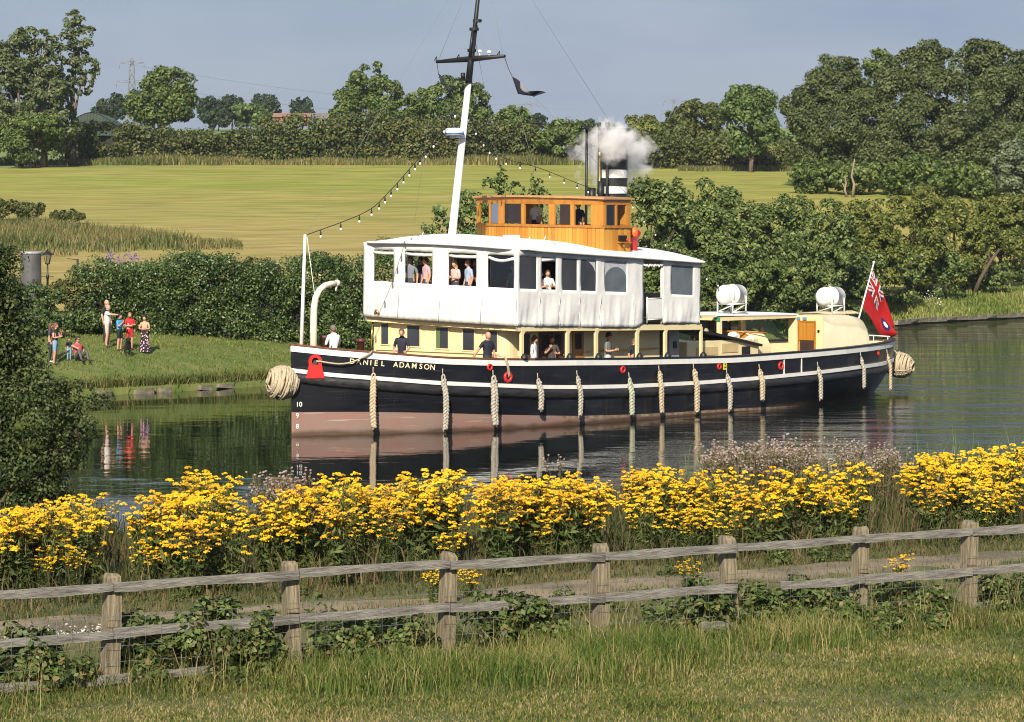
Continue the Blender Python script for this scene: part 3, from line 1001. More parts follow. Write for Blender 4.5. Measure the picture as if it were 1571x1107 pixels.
def fold(a, z, k):
    """depth of the canvas folds at position a along the wall, k = 0 at the top .. 1 at the hem"""
    k2 = k * (1.0 - .75 * max(0.0, k - .72) / .28)          # the hem is laced tight
    return (.030 * math.sin(a * 7.0 + .8 * math.sin(a * 2.1) + 1.2 * k) + .020 * math.sin(a * 15.3 + 2.0 * math.sin(a * 1.3 + k)) + .018 * math.sin(a * 23 + 5 * k) + .035 * math.sin(a * 1.9 + 3.1 * k + .5)) * k2
def curtain(name, place, a0, a1, bot, wb, wt, top, wins, parent, step=.09, amp=1.0, nlow=10, skip=None, mats=None):
    """a canvas wall from a0 to a1 with window holes wins [(a, a')]; place(a, z, out) -> point"""
    cuts = sorted(set([a0, a1] + [w for ww in wins for w in ww]))
    cols = []
    for c0, c1 in zip(cuts[:-1], cuts[1:]):
        n = max(1, int(round((c1 - c0) / step)))
        cols += [c0 + (c1 - c0) * k / n for k in range(n)]
    cols.append(a1)
    ks = [k / nlow for k in range(nlow + 1)]
    rws = []
    for k in ks:
        rws.append([place(a, bot(a) + (wb(a) - bot(a)) * k, amp * fold(a, 0, (1 - k) * .85 + .12 * (1 - k) ** 3)) for a in cols])
    for k in (.33, .66, 1.0):
        rws.append([place(a, wb(a) + (wt(a) - wb(a)) * k, .012 * math.sin(a * 9)) for a in cols])
    for k in (.5, 1.0):
        rws.append([place(a, wt(a) + (top(a) - wt(a)) * k, .0) for a in cols])
    def mm(i, j):
        a = (cols[j] + cols[j + 1]) / 2
        if skip and skip(a, i): return None
        if nlow <= i < nlow + 3 and any(w0 < a < w1 for w0, w1 in wins): return None
        return 0
    m = MB(); m.grid(rws, mm, True)
    o = m.build(name, mats or M_canvas, parent)
    sd = o.modifiers.new('thickness', 'SOLIDIFY'); sd.thickness = .025
    return o

awning = empty('awning', (0, 0, 0), 0, ship)
# front wall: runs across the ship from the far corner to the near corner
fr_pl = lambda a, z, d: HL(S0 - d - .10 * (1 - (a / HW) ** 2), a, z)
fw = [(-3.06, -2.05), (-1.51, -.20), (.56, 1.83), (2.36, 3.49)]
c_ = lambda f: (lambda a: f(S0))
fc = curtain('front_canvas', fr_pl, -HW, HW, c_(C_BOT), c_(W_BOT), c_(W_TOP), c_(C_TOP), fw, awning, amp=.7)
# near side wall
nr_pl = lambda a, z, d: HL(a, HW + d, z)
nw_ = [(7.24, 8.12), (8.38, 9.13), (9.46, 10.26), (10.47, 11.28), (11.78, 12.98)]
sc1 = curtain('side_canvas', nr_pl, S0, 13.92, C_BOT, W_BOT, W_TOP, C_TOP, nw_, awning)
sc2 = curtain('aft_side_canvas', nr_pl, 15.02, S1, lambda s: C_BOT(s) + .03, W_BOT, W_TOP, C_TOP, [(15.5, 16.78)], awning)
fa_pl = lambda a, z, d: HL(a, -HW - d, z)
curtain('far_side_canvas', fa_pl, S0, S1, C_BOT, W_BOT, W_TOP, C_TOP, [(7.4, 9.4), (9.6, 11.8), (12.1, 14.2), (14.6, 16.8)], awning, step=.3)
af_pl = lambda a, z, d: HL(S1 + d, a, z)
curtain('aft_canvas', af_pl, -HW, HW, c_(lambda s: 3.3), c_(lambda s: 4.33), c_(lambda s: 5.37), c_(lambda s: 5.55), [(-3.2, -.3), (.3, 3.2)], awning, step=.3)

def pane(name, pts, m, parent, th=.0):
    b = MB(); b.add(pts, [tuple(range(len(pts)))])
    return b.build(name, m, parent)
def side_pane(a0, a1, m, arch=None, zt=0.0):
    pts = []
    lo = [(a0, W_BOT(a0)), (a1, W_BOT(a1))]
    if arch is None:
        up = [(a1, W_TOP(a1)), (a0, W_TOP(a0))]
    elif arch == 'quarter':
        zt_, zb_ = W_TOP(a0), W_BOT(a0)
        up = [(a0 + (a1 - a0) * math.sin(q), zb_ + (zt_ - zb_) * (.45 + .55 * math.cos(q))) for q in np.linspace(math.pi / 2, 0, 9)]
        up = [(a1, p[1]) if i == 0 else p for i, p in enumerate(up)]
    else:
        zb_ = W_BOT(a0); zt_ = W_TOP(a0) - .22
        up = [(a0 + (a1 - a0) * (.5 + .5 * math.cos(q)), zb_ + (zt_ - zb_) * (.5 + .5 * math.sin(q))) for q in np.linspace(0, math.pi, 13)]
    return [HL(a, HW - .02, z) for a, z in lo + up]
pane('window_pane', side_pane(7.24, 8.12, M_vinyl), M_vinyl, awning)
pane('window_pane', side_pane(9.46, 10.26, M_vinyl), M_vinyl, awning)
pane('window_pane', side_pane(10.47, 11.28, M_vinyl, 'quarter'), M_vinyl, awning)
pane('window_pane', side_pane(11.78, 12.98, M_vinyl, 'arch'), M_vinyl2, awning)
pane('window_pane', side_pane(15.5, 16.78, M_vinyl), M_vinyl2, awning)
# pale canvas filling the corners above the two rounded windows
M_clear = mat('cloudy_vinyl', (.62, .63, .68), .35, trans=.2)
for a0, a1 in ((10.47, 11.28), (11.78, 12.98)):
    pane('window_corner', [HL(a0, HW - .035, W_BOT(a0)), HL(a1, HW - .035, W_BOT(a1)), HL(a1, HW - .035, W_TOP(a1)), HL(a0, HW - .035, W_TOP(a0))], M_clear, awning)
# the smoked window beside the mast and the rolled-up front blinds
pane('window_pane', [HL(S0 - .02, 2.36, W_BOT(S0)), HL(S0 - .02, 3.49, W_BOT(S0)), HL(S0 - .02, 3.49, W_TOP(S0)), HL(S0 - .02, 2.36, W_TOP(S0))], M_glass, awning)
for a0, a1 in fw + [(8.38, 9.13)]:
    b = MB()
    if a0 == 8.38:
        b.tube([HL(a0 + (a1 - a0) * f, HW - .05, W_TOP(a0) - .10) for f in (0, .5, 1)], .055, 8)
    else:
        sag = .10 if a0 > 2 else .02
        b.tube([HL(S0 - .03, a0 + (a1 - a0) * f, W_TOP(S0) - .10 - sag * math.sin(math.pi * f)) for f in np.linspace(0, 1, 8)], .055, 8)
    b.build('rolled_blind', M_canvas, awning)
# roof
def roof_z(s, t):
    hip = float(sm(s, 6.85, 8.1)) * .36 + .07
    return C_TOP(s) + .02 + HEEL * (3.6 - t) + hip * max(0.0, 1 - (t / 3.74) ** 2)
m = MB()
ss = [6.88, 7.0, 7.2, 7.5, 7.8, 8.2] + list(np.arange(8.8, 17.3, .6)) + [17.32]
tt = np.linspace(-3.74, 3.74, 19)
def edge(s, t):
    if s < 8 and abs(t) > 2.9:         # rounded front corners
        return s + .5 * ((abs(t) - 2.9) / .84) ** 2 * (8.2 - s) / 1.32
    return s
up = [[(edge(s, t), -t, roof_z(s, t)) for t in tt] for s in ss]
m.grid(up, 0, True)
m.grid([[(x, y, z - .07) for x, y, z in r] for r in up], 0, True)
rim = up[0] + [r[-1] for r in up[1:]] + up[-1][::-1][1:] + [r[0] for r in up[::-1][1:-1]]
m.grid([rim, [(x, y, z - .07) for x, y, z in rim]], 0, False, closed=True)
roof = m.build('awning_roof', M_roofc, awning)
b = MB()
for dz in (0,):
    rr = [(x, y, z - .05) for x, y, z in rim]
    b.tube(rr + [rr[0]], .045, 6)
b.build('roof_edge_roll', M_white, roof)
b = MB()
for s, t in ((8.6, -2.2), (9.3, 2.2), (10.3, 3.0), (11.3, 1.2)):
    b.tube([(s, -t, roof_z(s, t)), (s + .08, -t, roof_z(s, t) + .16)], .018, 5)
b.box((10.0, -.8, roof_z(10, .8) + .04), (.35, .5, .1))
b.build('roof_fitting', M_white, roof)
# awning posts and a gate in the doorway
for s in (7.15, 9.3, 11.5, 13.93, 15.0, 17.1):
    for t in (3.54, -3.54):
        b = MB(); b.tube([HL(s, t, 3.3), HL(s, t, C_TOP(s) - .03)], .03, 6); b.build('awning_post', M_white, awning)
# lacing eyelets along the hem and the seams between the canvas widths
b = MB()
for t in np.arange(-3.5, 3.5, .28): b.sphere(HL(S0 - .16, t, 3.515), .016, 0, 5, 4)
for s in np.arange(7.2, 13.8, .28): b.sphere(HL(s, HW + .035, C_BOT(s) + .04), .016, 0, 5, 4)
o = b.build('hem_eyelets', M_grey, awning); o['kind'] = 'stuff'
for t in (-1.78, .2, 2.1):
    b = MB(); b.tube([HL(S0 - .10 * (1 - (t / HW) ** 2) - .03 - .015 * k, t, 3.5 + .13 * (9 - k)) for k in range(10)], .012, 5); b.build('canvas_seam', M_canvas, awning)
for s in (8.25, 9.3, 10.36, 11.5, 13.3):
    b = MB(); b.tube([HL(s, HW + .02 + .03 * math.sin(k), C_BOT(s) + .13 * k) for k in range(10)], .012, 5); b.build('canvas_seam', M_canvas, awning)
gate = empty('gate', (0, 0, 0), 0, awning)
b = MB()
gz0, gz1 = 3.52, 4.27
for s in (14.12, 15.0):
    b.tube([HL(s, 3.6, gz0 - .12), HL(s, 3.6, gz1 + .06)], .028, 6)
for z in (gz0, gz1):
    b.tube([HL(14.12, 3.6, z), HL(15.0, 3.6, z)], .022, 6)
b.build('gate_frame', M_white, gate)
b = MB(); b.box(HL(14.56, 3.6, (gz0 + gz1) / 2), (.78, .02, gz1 - gz0 - .06)); b.build('gate_panel', M_canvas, gate)
b = MB()
for k in range(7):
    s0_ = 13.94 + k * .15
    b.tube([HL(s0_, 3.62, 5.49), HL(s0_ + .075, 3.62, 5.42 - .04 * (k % 2)), HL(s0_ + .15, 3.62, 5.48)], .035, 6)
b.build('doorway_valance', M_canvas, awning)

# upper deck
m = MB()
dk_ = lambda s: 3.86 - (s - 7.1) * .037
m.grid([[HL(s, t, dk_(s)) for t in (-3.55, 0, 3.55)] for s in (7.15, 10, 13, 17.3)])
m.grid([[HL(s, t, 3.40 - (s - 7.1) * .02) for t in (-3.55, 0, 3.55)] for s in (7.15, 10, 13, 17.3)], 1)
m.build('upper_deck', [M_deck, M_cream], ship)
m = MB()
fs_ = [(7.2, -3.56), (7.2, 3.56), (17.36, 3.56), (17.36, -3.56)]
ring0 = [HL(s, t, 3.50 - (s - 7.1) * .022) for s, t in fs_]
m.grid([ring0, [(x, y, z - .20) for x, y, z in ring0]], 0, False, closed=True)
m.build('deck_edge', M_cream, ship)
b = MB(); b.tube([HL(7.28, -3.35, 3.2), HL(7.25, -3.4, 2.35)], .025, 6); b.tube([HL(7.05, -3.0, 3.62), HL(6.98, -2.9, 3.72), HL(7.03, -2.75, 3.6)], .05, 8); b.build('deck_lamp', M_brass, ship)
# dark saloon block in the middle of the upper deck, red chairs at its front
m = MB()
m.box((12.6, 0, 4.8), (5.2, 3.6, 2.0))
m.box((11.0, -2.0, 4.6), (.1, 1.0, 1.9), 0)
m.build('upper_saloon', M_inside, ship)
m = MB()
for t in (1.6, 2.5):
    m.box(HL(9.2, t, 4.3), (.45, .45, .08)); m.box(HL(9.42, t, 4.62), (.07, .45, .6)); 
    for ds in (-.18, .18):
        for dt in (-.18, .18):
            m.tube([HL(9.2 + ds, t + dt, 3.8), HL(9.2 + ds, t + dt, 4.28)], .02, 5)
m.build('deck_chair', mat('red_cloth', (.35, .03, .03), .8), ship)

# cream deckhouse under the upper deck
house = empty('deckhouse', (0, 0, 0), 0, ship)
hz0 = 1.25
def hz1(s): return 3.48 - (s - 7.1) * .02
outl = [(7.45, -3.45)] + [(7.45, t) for t in np.linspace(-3.2, 2.35, 12)] + [(7.45 + .4 * (1 - math.cos(q)), 2.35 + .4 * math.sin(q)) for q in np.linspace(.3, math.pi / 2, 5)] + [(s, 2.75) for s in np.arange(8.2, 15.9, .55)] + [(15.9, 2.75), (15.9, -3.0), (9, -3.0), (7.8, -3.45)]
m = MB()
m.grid([[HL(s, t, hz0) for s, t in outl], [HL(s, t, hz1(s)) for s, t in outl]], 0, False, closed=True)
m.build('house_wall', M_cream, house)
def fwin(t0, t1, z0=2.52, z1=3.24, curtain_=None):
    w = empty('window', (0, 0, 0), 0, house)
    s = 7.45
    b = MB(); b.box(HL(s - .004, (t0 + t1) / 2, (z0 + z1) / 2), (.03, t1 - t0, z1 - z0)); b.build('pane', M_vinyl, w)
    b = MB()
    for tt_ in (t0 - .02, t1 + .02): b.box(HL(s - .012, tt_, (z0 + z1) / 2), (.05, .04, z1 - z0 + .08))
    for zz in (z0 - .02, z1 + .02): b.box(HL(s - .014, (t0 + t1) / 2, zz), (.054, t1 - t0, .04))
    b.build('frame', M_cream, w)
    if curtain_:
        b = MB(); b.box(HL(s - .022, t0 + .1 if curtain_ != 'r' else t1 - .06, (z0 + z1) / 2), (.012, .16 if curtain_ != 'r' else .08, z1 - z0 - .02)); b.build('curtain', mat('green_curtain', (.10, .17, .05), .8) if curtain_ != 'r' else M_cream, w)
for t0, t1, c in ((-3.06, -2.62, 'r'), (-1.80, -1.20, None), (-.42, .15, 'g'), (.84, 1.36, None), (1.98, 2.42, None)):
    fwin(t0, t1, curtain_=c)
b = MB(); b.box(HL(7.42, -.4, 2.40), (.05, 5.8, .05)); b.build('sill_ledge', M_cream, house)
w = empty('window', (0, 0, 0), 0, house)
b = MB(); b.box(HL(8.45, 2.755, 2.78), (.5, .03, .72)); b.build('pane', M_vinyl, w)
b = MB(); b.box(HL(8.16, 2.765, 2.78), (.05, .05, .8)); b.box(HL(8.74, 2.765, 2.78), (.05, .05, .8)); b.build('frame', M_cream, w)
for s0_, s1_, hd in ((9.2, 9.85, 1), (9.89, 10.52, 0), (11.0, 11.6, 1)):
    d = empty('door', (0, 0, 0), 0, house)
    b = MB(); b.box(HL((s0_ + s1_) / 2, 2.76, 2.25), (s1_ - s0_, .04, 1.95)); b.build('door_leaf', M_door if s0_ < 11 else M_wood2, d)
    b = MB(); b.box(HL((s0_ + s1_) / 2, 2.785, 2.8), ((s1_ - s0_) * .55, .012, .55)); b.build('door_panel', M_inside, d)
    b = MB(); b.sphere(HL(s1_ - .08, 2.82, 2.35), .03); b.build('handle', M_brass, d)
b = MB(); b.tube([HL(s, 2.82, 2.42) for s in (11.7, 13.8, 15.8)], .022, 6)
for s in (11.9, 13.2, 14.6, 15.7): b.tube([HL(s, 2.74, 2.42), HL(s, 2.82, 2.42)], .015, 5)
b.build('handrail', M_brass, house)
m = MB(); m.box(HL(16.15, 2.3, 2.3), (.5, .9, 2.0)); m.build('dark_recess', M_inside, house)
d = empty('door', (0, 0, 0), 0, house)
b = MB(); b.box(HL(16.75, 2.72, 2.3), (.62, .05, 1.85)); b.build('door_leaf', M_grey, d)
b = MB(); b.box(HL(16.8, 2.76, 2.5), (.2, .02, .25)); b.build('door_panel', M_dark, d)
# stanchions that carry the upper deck, with their curved brackets
for s in (7.43, 9.82, 11.37, 13.65, 15.25, 17.35):
    b = MB()
    zr = z_rail(s) + .04
    zt = 3.36 - (s - 7.1) * .018
    wdt = .12 if s < 17 else .09
    b.box(HL(s, 3.52, (zr + zt) / 2), (wdt, .10, zt - zr))
    if s < 17:
        poly = [(0, 0)] + [(.30 * (1 - math.sin(q)), -.34 * (1 - math.cos(q))) for q in np.linspace(0, math.pi / 2, 6)]
        b.prism(poly, -.035, .035, lambda x, y, d, s=s, zt=zt: HL(s + wdt / 2 - .01 + x, 3.52 + d, zt + y), 0)
    b.build('stanchion', M_cream, house)
    k = MB(); k.lathe([(.13, 0), (.12, .08), (.05, .16), (0, .16)], L3(s + .04, 3.6, z_rail(s) + .05), n=8); k.build('cleat', M_dark, hull)

# wheelhouse: a wide shallow bridge with a faceted front
wh = empty('wheelhouse', (0, 0, 0), 0, ship)
WS0, WS1, WT = 12.42, 13.9, 3.0
def fs(t): return WS0 - .42 * max(0, 1 - (abs(t) / WT) ** 2)
SILL, HEAD, RF = 6.86, 7.62, 7.86
def wz_(t, z): return z + .014 * (3.0 - t)
def WP(s, t, z): return (s, -t, wz_(t, z))
ft = list(np.linspace(-WT, WT, 13))
# boards below the sill, each a plank with a joint
m = MB()
nb = 40
for k in range(nb):
    t0 = -WT + 2 * WT * k / nb; t1 = -WT + 2 * WT * (k + 1) / nb - .014
    d = .006 * (k % 2)
    a, b_ = WP(fs(t0) - d, t0, 5.55), WP(fs(t1) - d, t1, 5.55)
    c, e = WP(fs(t1) - d, t1, SILL - .06), WP(fs(t0) - d, t0, SILL - .06)
    back = [(x + .05, y, z) for x, y, z in (a, b_, c, e)]
    m.add([a, b_, c, e] + back, [(0, 1, 2, 3), (0, 4, 5, 1), (1, 5, 6, 2), (2, 6, 7, 3), (3, 7, 4, 0)])
for sg in (1, -1):
    for k in range(9):
        s0_ = WS0 + (WS1 - WS0) * k / 9; s1_ = WS0 + (WS1 - WS0) * (k + 1) / 9 - .012
        d = .006 * (k % 2)
        m.box(WP((s0_ + s1_) / 2, sg * (WT - .02 + d), (5.55 + SILL - .06) / 2), (s1_ - s0_, .05, SILL - .06 - 5.55))
m.build('boarding', leaf_mat('teak_boards', [(.43, .175, .022), (.52, .24, .036), (.57, .285, .05)], .32, 0.0, patch=.2, pscale=1.0, spec=.5), wh)
m = MB()
m.grid([[WP(fs(t) + .045, t, z) for t in ft] for z in (5.5, SILL - .07)])
m.build('board_backing', M_wood2, wh)
# sill, head and window posts
m = MB()
for z, h, pr in ((SILL - .03, .09, .05), (HEAD + .09, .22, .02)):
    for t0, t1 in zip(ft[:-1], ft[1:]):
        m.add([WP(fs(t) - p, t, z + q) for t in (t0, t1) for p, q in ((pr, -h / 2), (pr, h / 2), (-.06, h / 2), (-.06, -h / 2))], [(0, 1, 5, 4), (1, 2, 6, 5), (2, 3, 7, 6), (3, 0, 4, 7)])
    for sg in (1, -1):
        m.box(WP((WS0 + WS1) / 2, sg * (WT + pr / 2 - .02), z), (WS1 - WS0, .06 + pr, h))
    m.box(WP(WS1, 0, z), (.08, 2 * WT, h))
m.build('window_rail', M_wood2, wh)
wins = [(-2.80, -2.24), (-2.17, -1.66), (-1.40, -.46), (-.32, .80), (1.05, 1.74), (1.87, 2.53)]
edges = [-WT] + [e for w in wins for e in w] + [WT]
for e0, e1 in zip(edges[0::2], edges[1::2]):
    m = MB()
    n_ = max(1, int((e1 - e0) / .2)); pr = .022
    for k in range(n_):
        t0, t1 = e0 + (e1 - e0) * k / n_, e0 + (e1 - e0) * (k + 1) / n_
        m.add([WP(fs(t) - p, t, z) for z in (SILL + .014, HEAD - .018) for t, p in ((t0, pr), (t1, pr), (t1, -.06), (t0, -.06))], [(0, 1, 5, 4), (1, 2, 6, 5), (2, 3, 7, 6), (3, 0, 4, 7)])
    m.build('window_post', M_wood, wh)
for sg in (1, -1):
    for s0_, s1_ in ((WS0, 12.55), (13.06, 13.16), (13.66, WS1)):
        m = MB(); m.box(WP((s0_ + s1_) / 2, sg * (WT - .01), (SILL + HEAD) / 2), (s1_ - s0_ - .004, .07, HEAD - SILL - .03)); m.build('window_post', M_wood, wh)
for t_, w_ in ((-2.2, 1.5), (2.2, 1.5), (0, .5)):
    m = MB(); m.box(WP(WS1, t_, 7.24), (.06, w_, .74)); m.build('rear_panel', M_wood, wh)
m = MB(); m.box(WP(WS1, 0, 6.2), (.06, 2 * WT, 1.3)); m.box(WP(13.2, 0, 5.95), (1.4, 5.8, .06)); m.build('back_wall', M_wood2, wh)
for w0, w1 in wins:
    if (w0, w1) in ((-.32, .80), (1.87, 2.53), (-2.80, -2.24)):      # lowered sashes: open
        continue
    w = empty('window', (0, 0, 0), 0, wh)
    b = MB(); b.add([WP(fs(t) + .01, t, z) for t, z in ((w0 + .03, SILL + .03), (w1 - .03, SILL + .03), (w1 - .03, HEAD - .03), (w0 + .03, HEAD - .03))], [(0, 1, 2, 3)]); b.build('pane', M_glass, w)
    for t in (w0 + .02, w1 - .02):
        b = MB(); b.box(WP(fs(t) + .005, t, (SILL + HEAD) / 2), (.03, .04, HEAD - SILL - .04)); b.build('sash', M_wood2, w)
w = empty('window', (0, 0, 0), 0, wh)
b = MB(); b.box(WP(12.81, WT - .01, (SILL + HEAD) / 2), (.48, .012, HEAD - SILL - .03)); b.build('pane', M_glass, w)
# roof
m = MB()
rt = [[WP(fs(t) - .12, t, RF + .05 * (1 - (t / 3.1) ** 2)) for t in np.linspace(-3.12, 3.12, 13)], [WP(WS1 + .12, t, RF + .05 * (1 - (t / 3.1) ** 2)) for t in np.linspace(-3.12, 3.12, 13)]]
m.grid(rt); m.grid([[(x, y, z - .07) for x, y, z in r] for r in rt])
rim2 = rt[0] + rt[1][::-1]
m.grid([rim2, [(x, y, z - .07) for x, y, z in rim2]], 0, False, closed=True)
m.build('wheelhouse_roof', [mat('roof_teak_edge', (.50, .27, .12), .5)], wh)
b = MB(); b.box(WP(13.45, 3.02, 6.42), (.42, .05, .20)); b.build('name_box', M_dark, wh)
b = MB(); b.box(WP(13.5, 3.08, 6.27), (.62, .18, .03)); b.tube([WP(13.4, 3.06, 6.25), WP(13.45, 3.12, 6.1)], .04, 6); b.build('lamp_shelf', M_wood2, wh)
b = MB(); b.sphere(WP(13.62, 3.10, 6.36), .05); b.build('side_lamp', M_redp, wh)
# ship's wheel and compass inside
b = MB(); b.tube([WP(13.0, .2, 6.0), WP(13.0, .2, 7.0)], .07, 8); b.sphere(WP(13.0, .2, 7.08), .13); b.build('binnacle', M_brass, wh)
b = MB(); me = ring_mesh(.42, .03, M_wood2)
o = link('steering_wheel', me, wh, WP(13.25, -.9, 6.75), (0, R(90), 0))

# cowl ventilator with a red mouth behind the wheelhouse, and an orange float hung on it
vent = empty('cowl_ventilator', (0, 0, 0), 0, ship)
b = MB(); b.tube([(14.75, -2.4, 5.6), (14.75, -2.4, 6.1), (14.7, -2.42, 6.35), (14.6, -2.5, 6.6)], [.2, .2, .25, .34], 14, 0, cap=False)
b.build('cowl', M_redp, vent)
b = MB(); b.lathe([(.10, -.14), (.14, -.05), (.14, .05), (.08, .15), (.03, .2), (0, .2)], (14.45, -2.75, 6.62), n=12); b.build('float', mat('orange_float', (.80, .16, .03), .5), vent)

# funnel with white bands, whistle and waste pipes
fn = empty('funnel', (0, 0, 0), 0, ship)
b = MB()
fr_ = .53
lev = [(5.4, 0), (8.02, 0), (8.30, 1), (8.58, 0), (8.60, 0), (8.93, 1), (8.95, 0), (10.42, 0)]
def ring(z, r): return [(16.6 + .02 * (z - 8) + math.cos(q) * r, math.sin(q) * r, z) for q in np.linspace(0, 2 * math.pi, 28, endpoint=False)]
zz = [5.4, 8.03, 8.33, 8.60, 8.95, 10.35]
cols_ = [0, 1, 0, 1, 0]
for z0, z1, c in zip(zz[:-1], zz[1:], cols_):
    b.grid([ring(z0, fr_), ring(z1, fr_)], c, True, closed=True)
b.grid([ring(10.35, fr_), ring(10.35, fr_ + .06), ring(10.45, fr_ + .06), ring(10.45, fr_ - .05), ring(9.6, fr_ - .08)], 0, False, closed=True)
b.build('funnel_casing', [mat('funnel_black', (.014, .014, .016), .35, (.03, .03, .03), 3.0), M_white], fn)
b = MB()
for z in (8.03, 8.33, 8.60, 8.95): b.tube([(x, y, z) for x, y, _ in ring(z, fr_ + .012)] + [ring(z, fr_ + .012)[0]], .016, 5)
b.build('funnel_band', M_dark, fn)
for dx, dy, zt, r in ((-.72, -.28, 10.5, .055), (-.80, .05, 10.5, .05), (-.95, -.1, 9.4, .04), (-1.15, .35, 10.45, .05)):
    b = MB(); x, y = 16.6 + dx, dy
    b.tube([(x, y, 5.7), (x + .06, y, zt)], r, 8); b.lathe([(r * 1.5, 0), (r * 1.7, .1), (r * 1.2, .16)], (x + .06, y, zt), n=8)
    b.build('steam_pipe', M_dark if zt != 9.4 else M_brass, fn)
b = MB(); b.tube([(15.45, .35, 10.45), (15.3, .2, 10.5), (15.15, 0, 10.42)], .06, 7)
b.build('whistle', M_dark, fn)
b = MB(); b.tube([(15.75, -.1, 7.6), (15.75, -.1, 8.5)], .12, 9); b.build('vent_pipe', M_dark, fn)
b = MB(); b.tube([(15.5, .1, 7.6), (15.5, .1, 8.25)], .14, 9); b.build('vent_pipe', M_dark, fn)

# mast
mast = empty('mast', (0, 0, 0), 0, ship)
def mp(z): return 7.78 + (z - 6.5) * .160
b = MB(); b.tube([(mp(z), 0, z) for z in (3.9, 6.5, 11.9)], [.15, .145, .11], 12); b.build('lower_mast', M_white, mast)
b = MB(); b.tube([(mp(z), 0, z) for z in (11.85, 13.6)], [.12, .10], 10)
b.tube([(mp(z) + .02, 0, z) for z in (12.6, 14.2, 17.5)], [.085, .075, .05], 8)
b.tube([(mp(z) + .2, .1, z) for z in (12.8, 13.9)], .05, 7); b.tube([(mp(z) - .16, -.08, z) for z in (12.8, 13.7)], .05, 7)
b.lathe([(.17, 0), (.17, .1)], (mp(13.7), 0, 13.7), n=10); b.lathe([(.16, 0), (.16, .1)], (mp(14.0) + .12, 0, 14.0), n=10); b.lathe([(.16, 0), (.16, .1)], (mp(12.95), 0, 12.95), n=10)
b.build('topmast', M_dark, mast)
yc = mp(12.68)
b = MB()
b.tube([(yc, 1.64, 12.66), (yc, 0, 12.70), (yc, -1.58, 12.74)], [.055, .11, .055], 8)
for t, z in ((-1.62, 12.66), (-.55, 12.70), (1.35, 12.74)): b.tube([(yc, -t, z), (yc, -t + .02, z + .18), (yc, -t + .12, z + .05)], .02, 5)
b.build('yard', M_dark, mast)
for t, h in ((.42, .16), (.85, .12)):
    b = MB(); b.tube([(yc, -t, 12.75), (yc, -t, 12.75 + h)], .02, 6); b.lathe([(.07, h), (.09, h + .06), (.02, h + .10), (0, h + .1)], (yc, -t, 12.75), n=8); b.build('aerial', M_white, mast)
b = MB(); b.box((mp(11.95) - .28, 0, 11.95), (.5, .4, .05)); b.tube([(mp(11.95) - .3, 0, 11.98), (mp(11.95) - .3, 0, 12.2)], .08, 8); b.build('masthead_lamp', M_dark, mast)
rd = mp(10.05)
b = MB(); b.lathe([(.30, -.10), (.34, -.08), (.34, .06), (.28, .15), (0, .17)], (rd - .45, 0, 10.1), n=18); b.build('radar_dome', M_white, mast)
b = MB(); b.lathe([(.345, 0), (.345, .06)], (rd - .45, 0, 10.03), n=18); b.build('radar_stripe', mat('blue_stripe', (.05, .12, .42), .5), mast)
b = MB(); b.box((rd - .28, 0, 9.95), (.5, .3, .06)); b.build('radar_bracket', M_white, mast)
b = MB()
for p, q in (((mp(13.6), 0, 13.6), (13.9, -2.9, 7.95)), ((mp(13.6), 0, 13.6), (13.9, 2.9, 7.95)), ((yc, 1.6, 12.7), (yc + .2, 2.9, 7.0)), ((yc, -1.55, 12.72), (yc + 1.2, -2.9, 6.0)), ((mp(17.4), 0, 17.4), (16.6, 0, 10.5)),
             ((mp(16.5), 0, 16.5), (yc, -1.5, 12.75)), ((mp(16.5), 0, 16.5), (yc, 1.55, 12.7)), ((mp(16.9), 0, 16.9), (.65, 0, 6.55)), ((mp(9), 0.1, 9), (mp(6.6) + .1, .1, 6.6))):
    b.tube([p, q], .006, 4)
b.build('rigging_wire', mat('rigging_grey', (.22, .22, .23), .6), mast)

# foredeck: jackstaff, swan-necked davit, windlass posts
b = MB(); b.tube([L3(.42, 0, 2.1), L3(.63, 0, 6.58)], [.07, .05], 9); b.build('jackstaff', M_white, ship)
b = MB(); b.tube([L3(.66, .06, 6.5), L3(1.05, .06, 4.4), L3(1.0, .02, 2.2)], .012, 4); b.build('jackstaff_stay', M_white, ship)
b = MB()
pts = [(1.02, 2.0), (1.02, 3.6), (1.04, 4.15), (1.12, 4.5), (1.3, 4.75), (1.55, 4.89), (1.85, 4.95), (2.1, 4.96)]
b.tube([L3(s, 0, z) for s, z in pts], [.125, .12, .115, .11, .105, .10, .095, .09], 10)
b.sphere(L3(2.12, 0, 4.96), .12); b.tube([L3(2.1, 0, 4.93), L3(2.06, 0, 4.7)], .035, 6)
b.build('davit', mat('davit_paint', (.80, .76, .62), .4), ship)
for s, t in ((3.0, .25), (1.9, -.35)):
    b = MB(); b.lathe([(.14, 0), (.13, 1.25), (.18, 1.27), (.18, 1.36), (0, 1.38)], L3(s, t, 1.72 if s > 2 else 1.85), n=10); b.build('bollard', mat('bollard_brown', (.10, .03, .02), .5), ship)

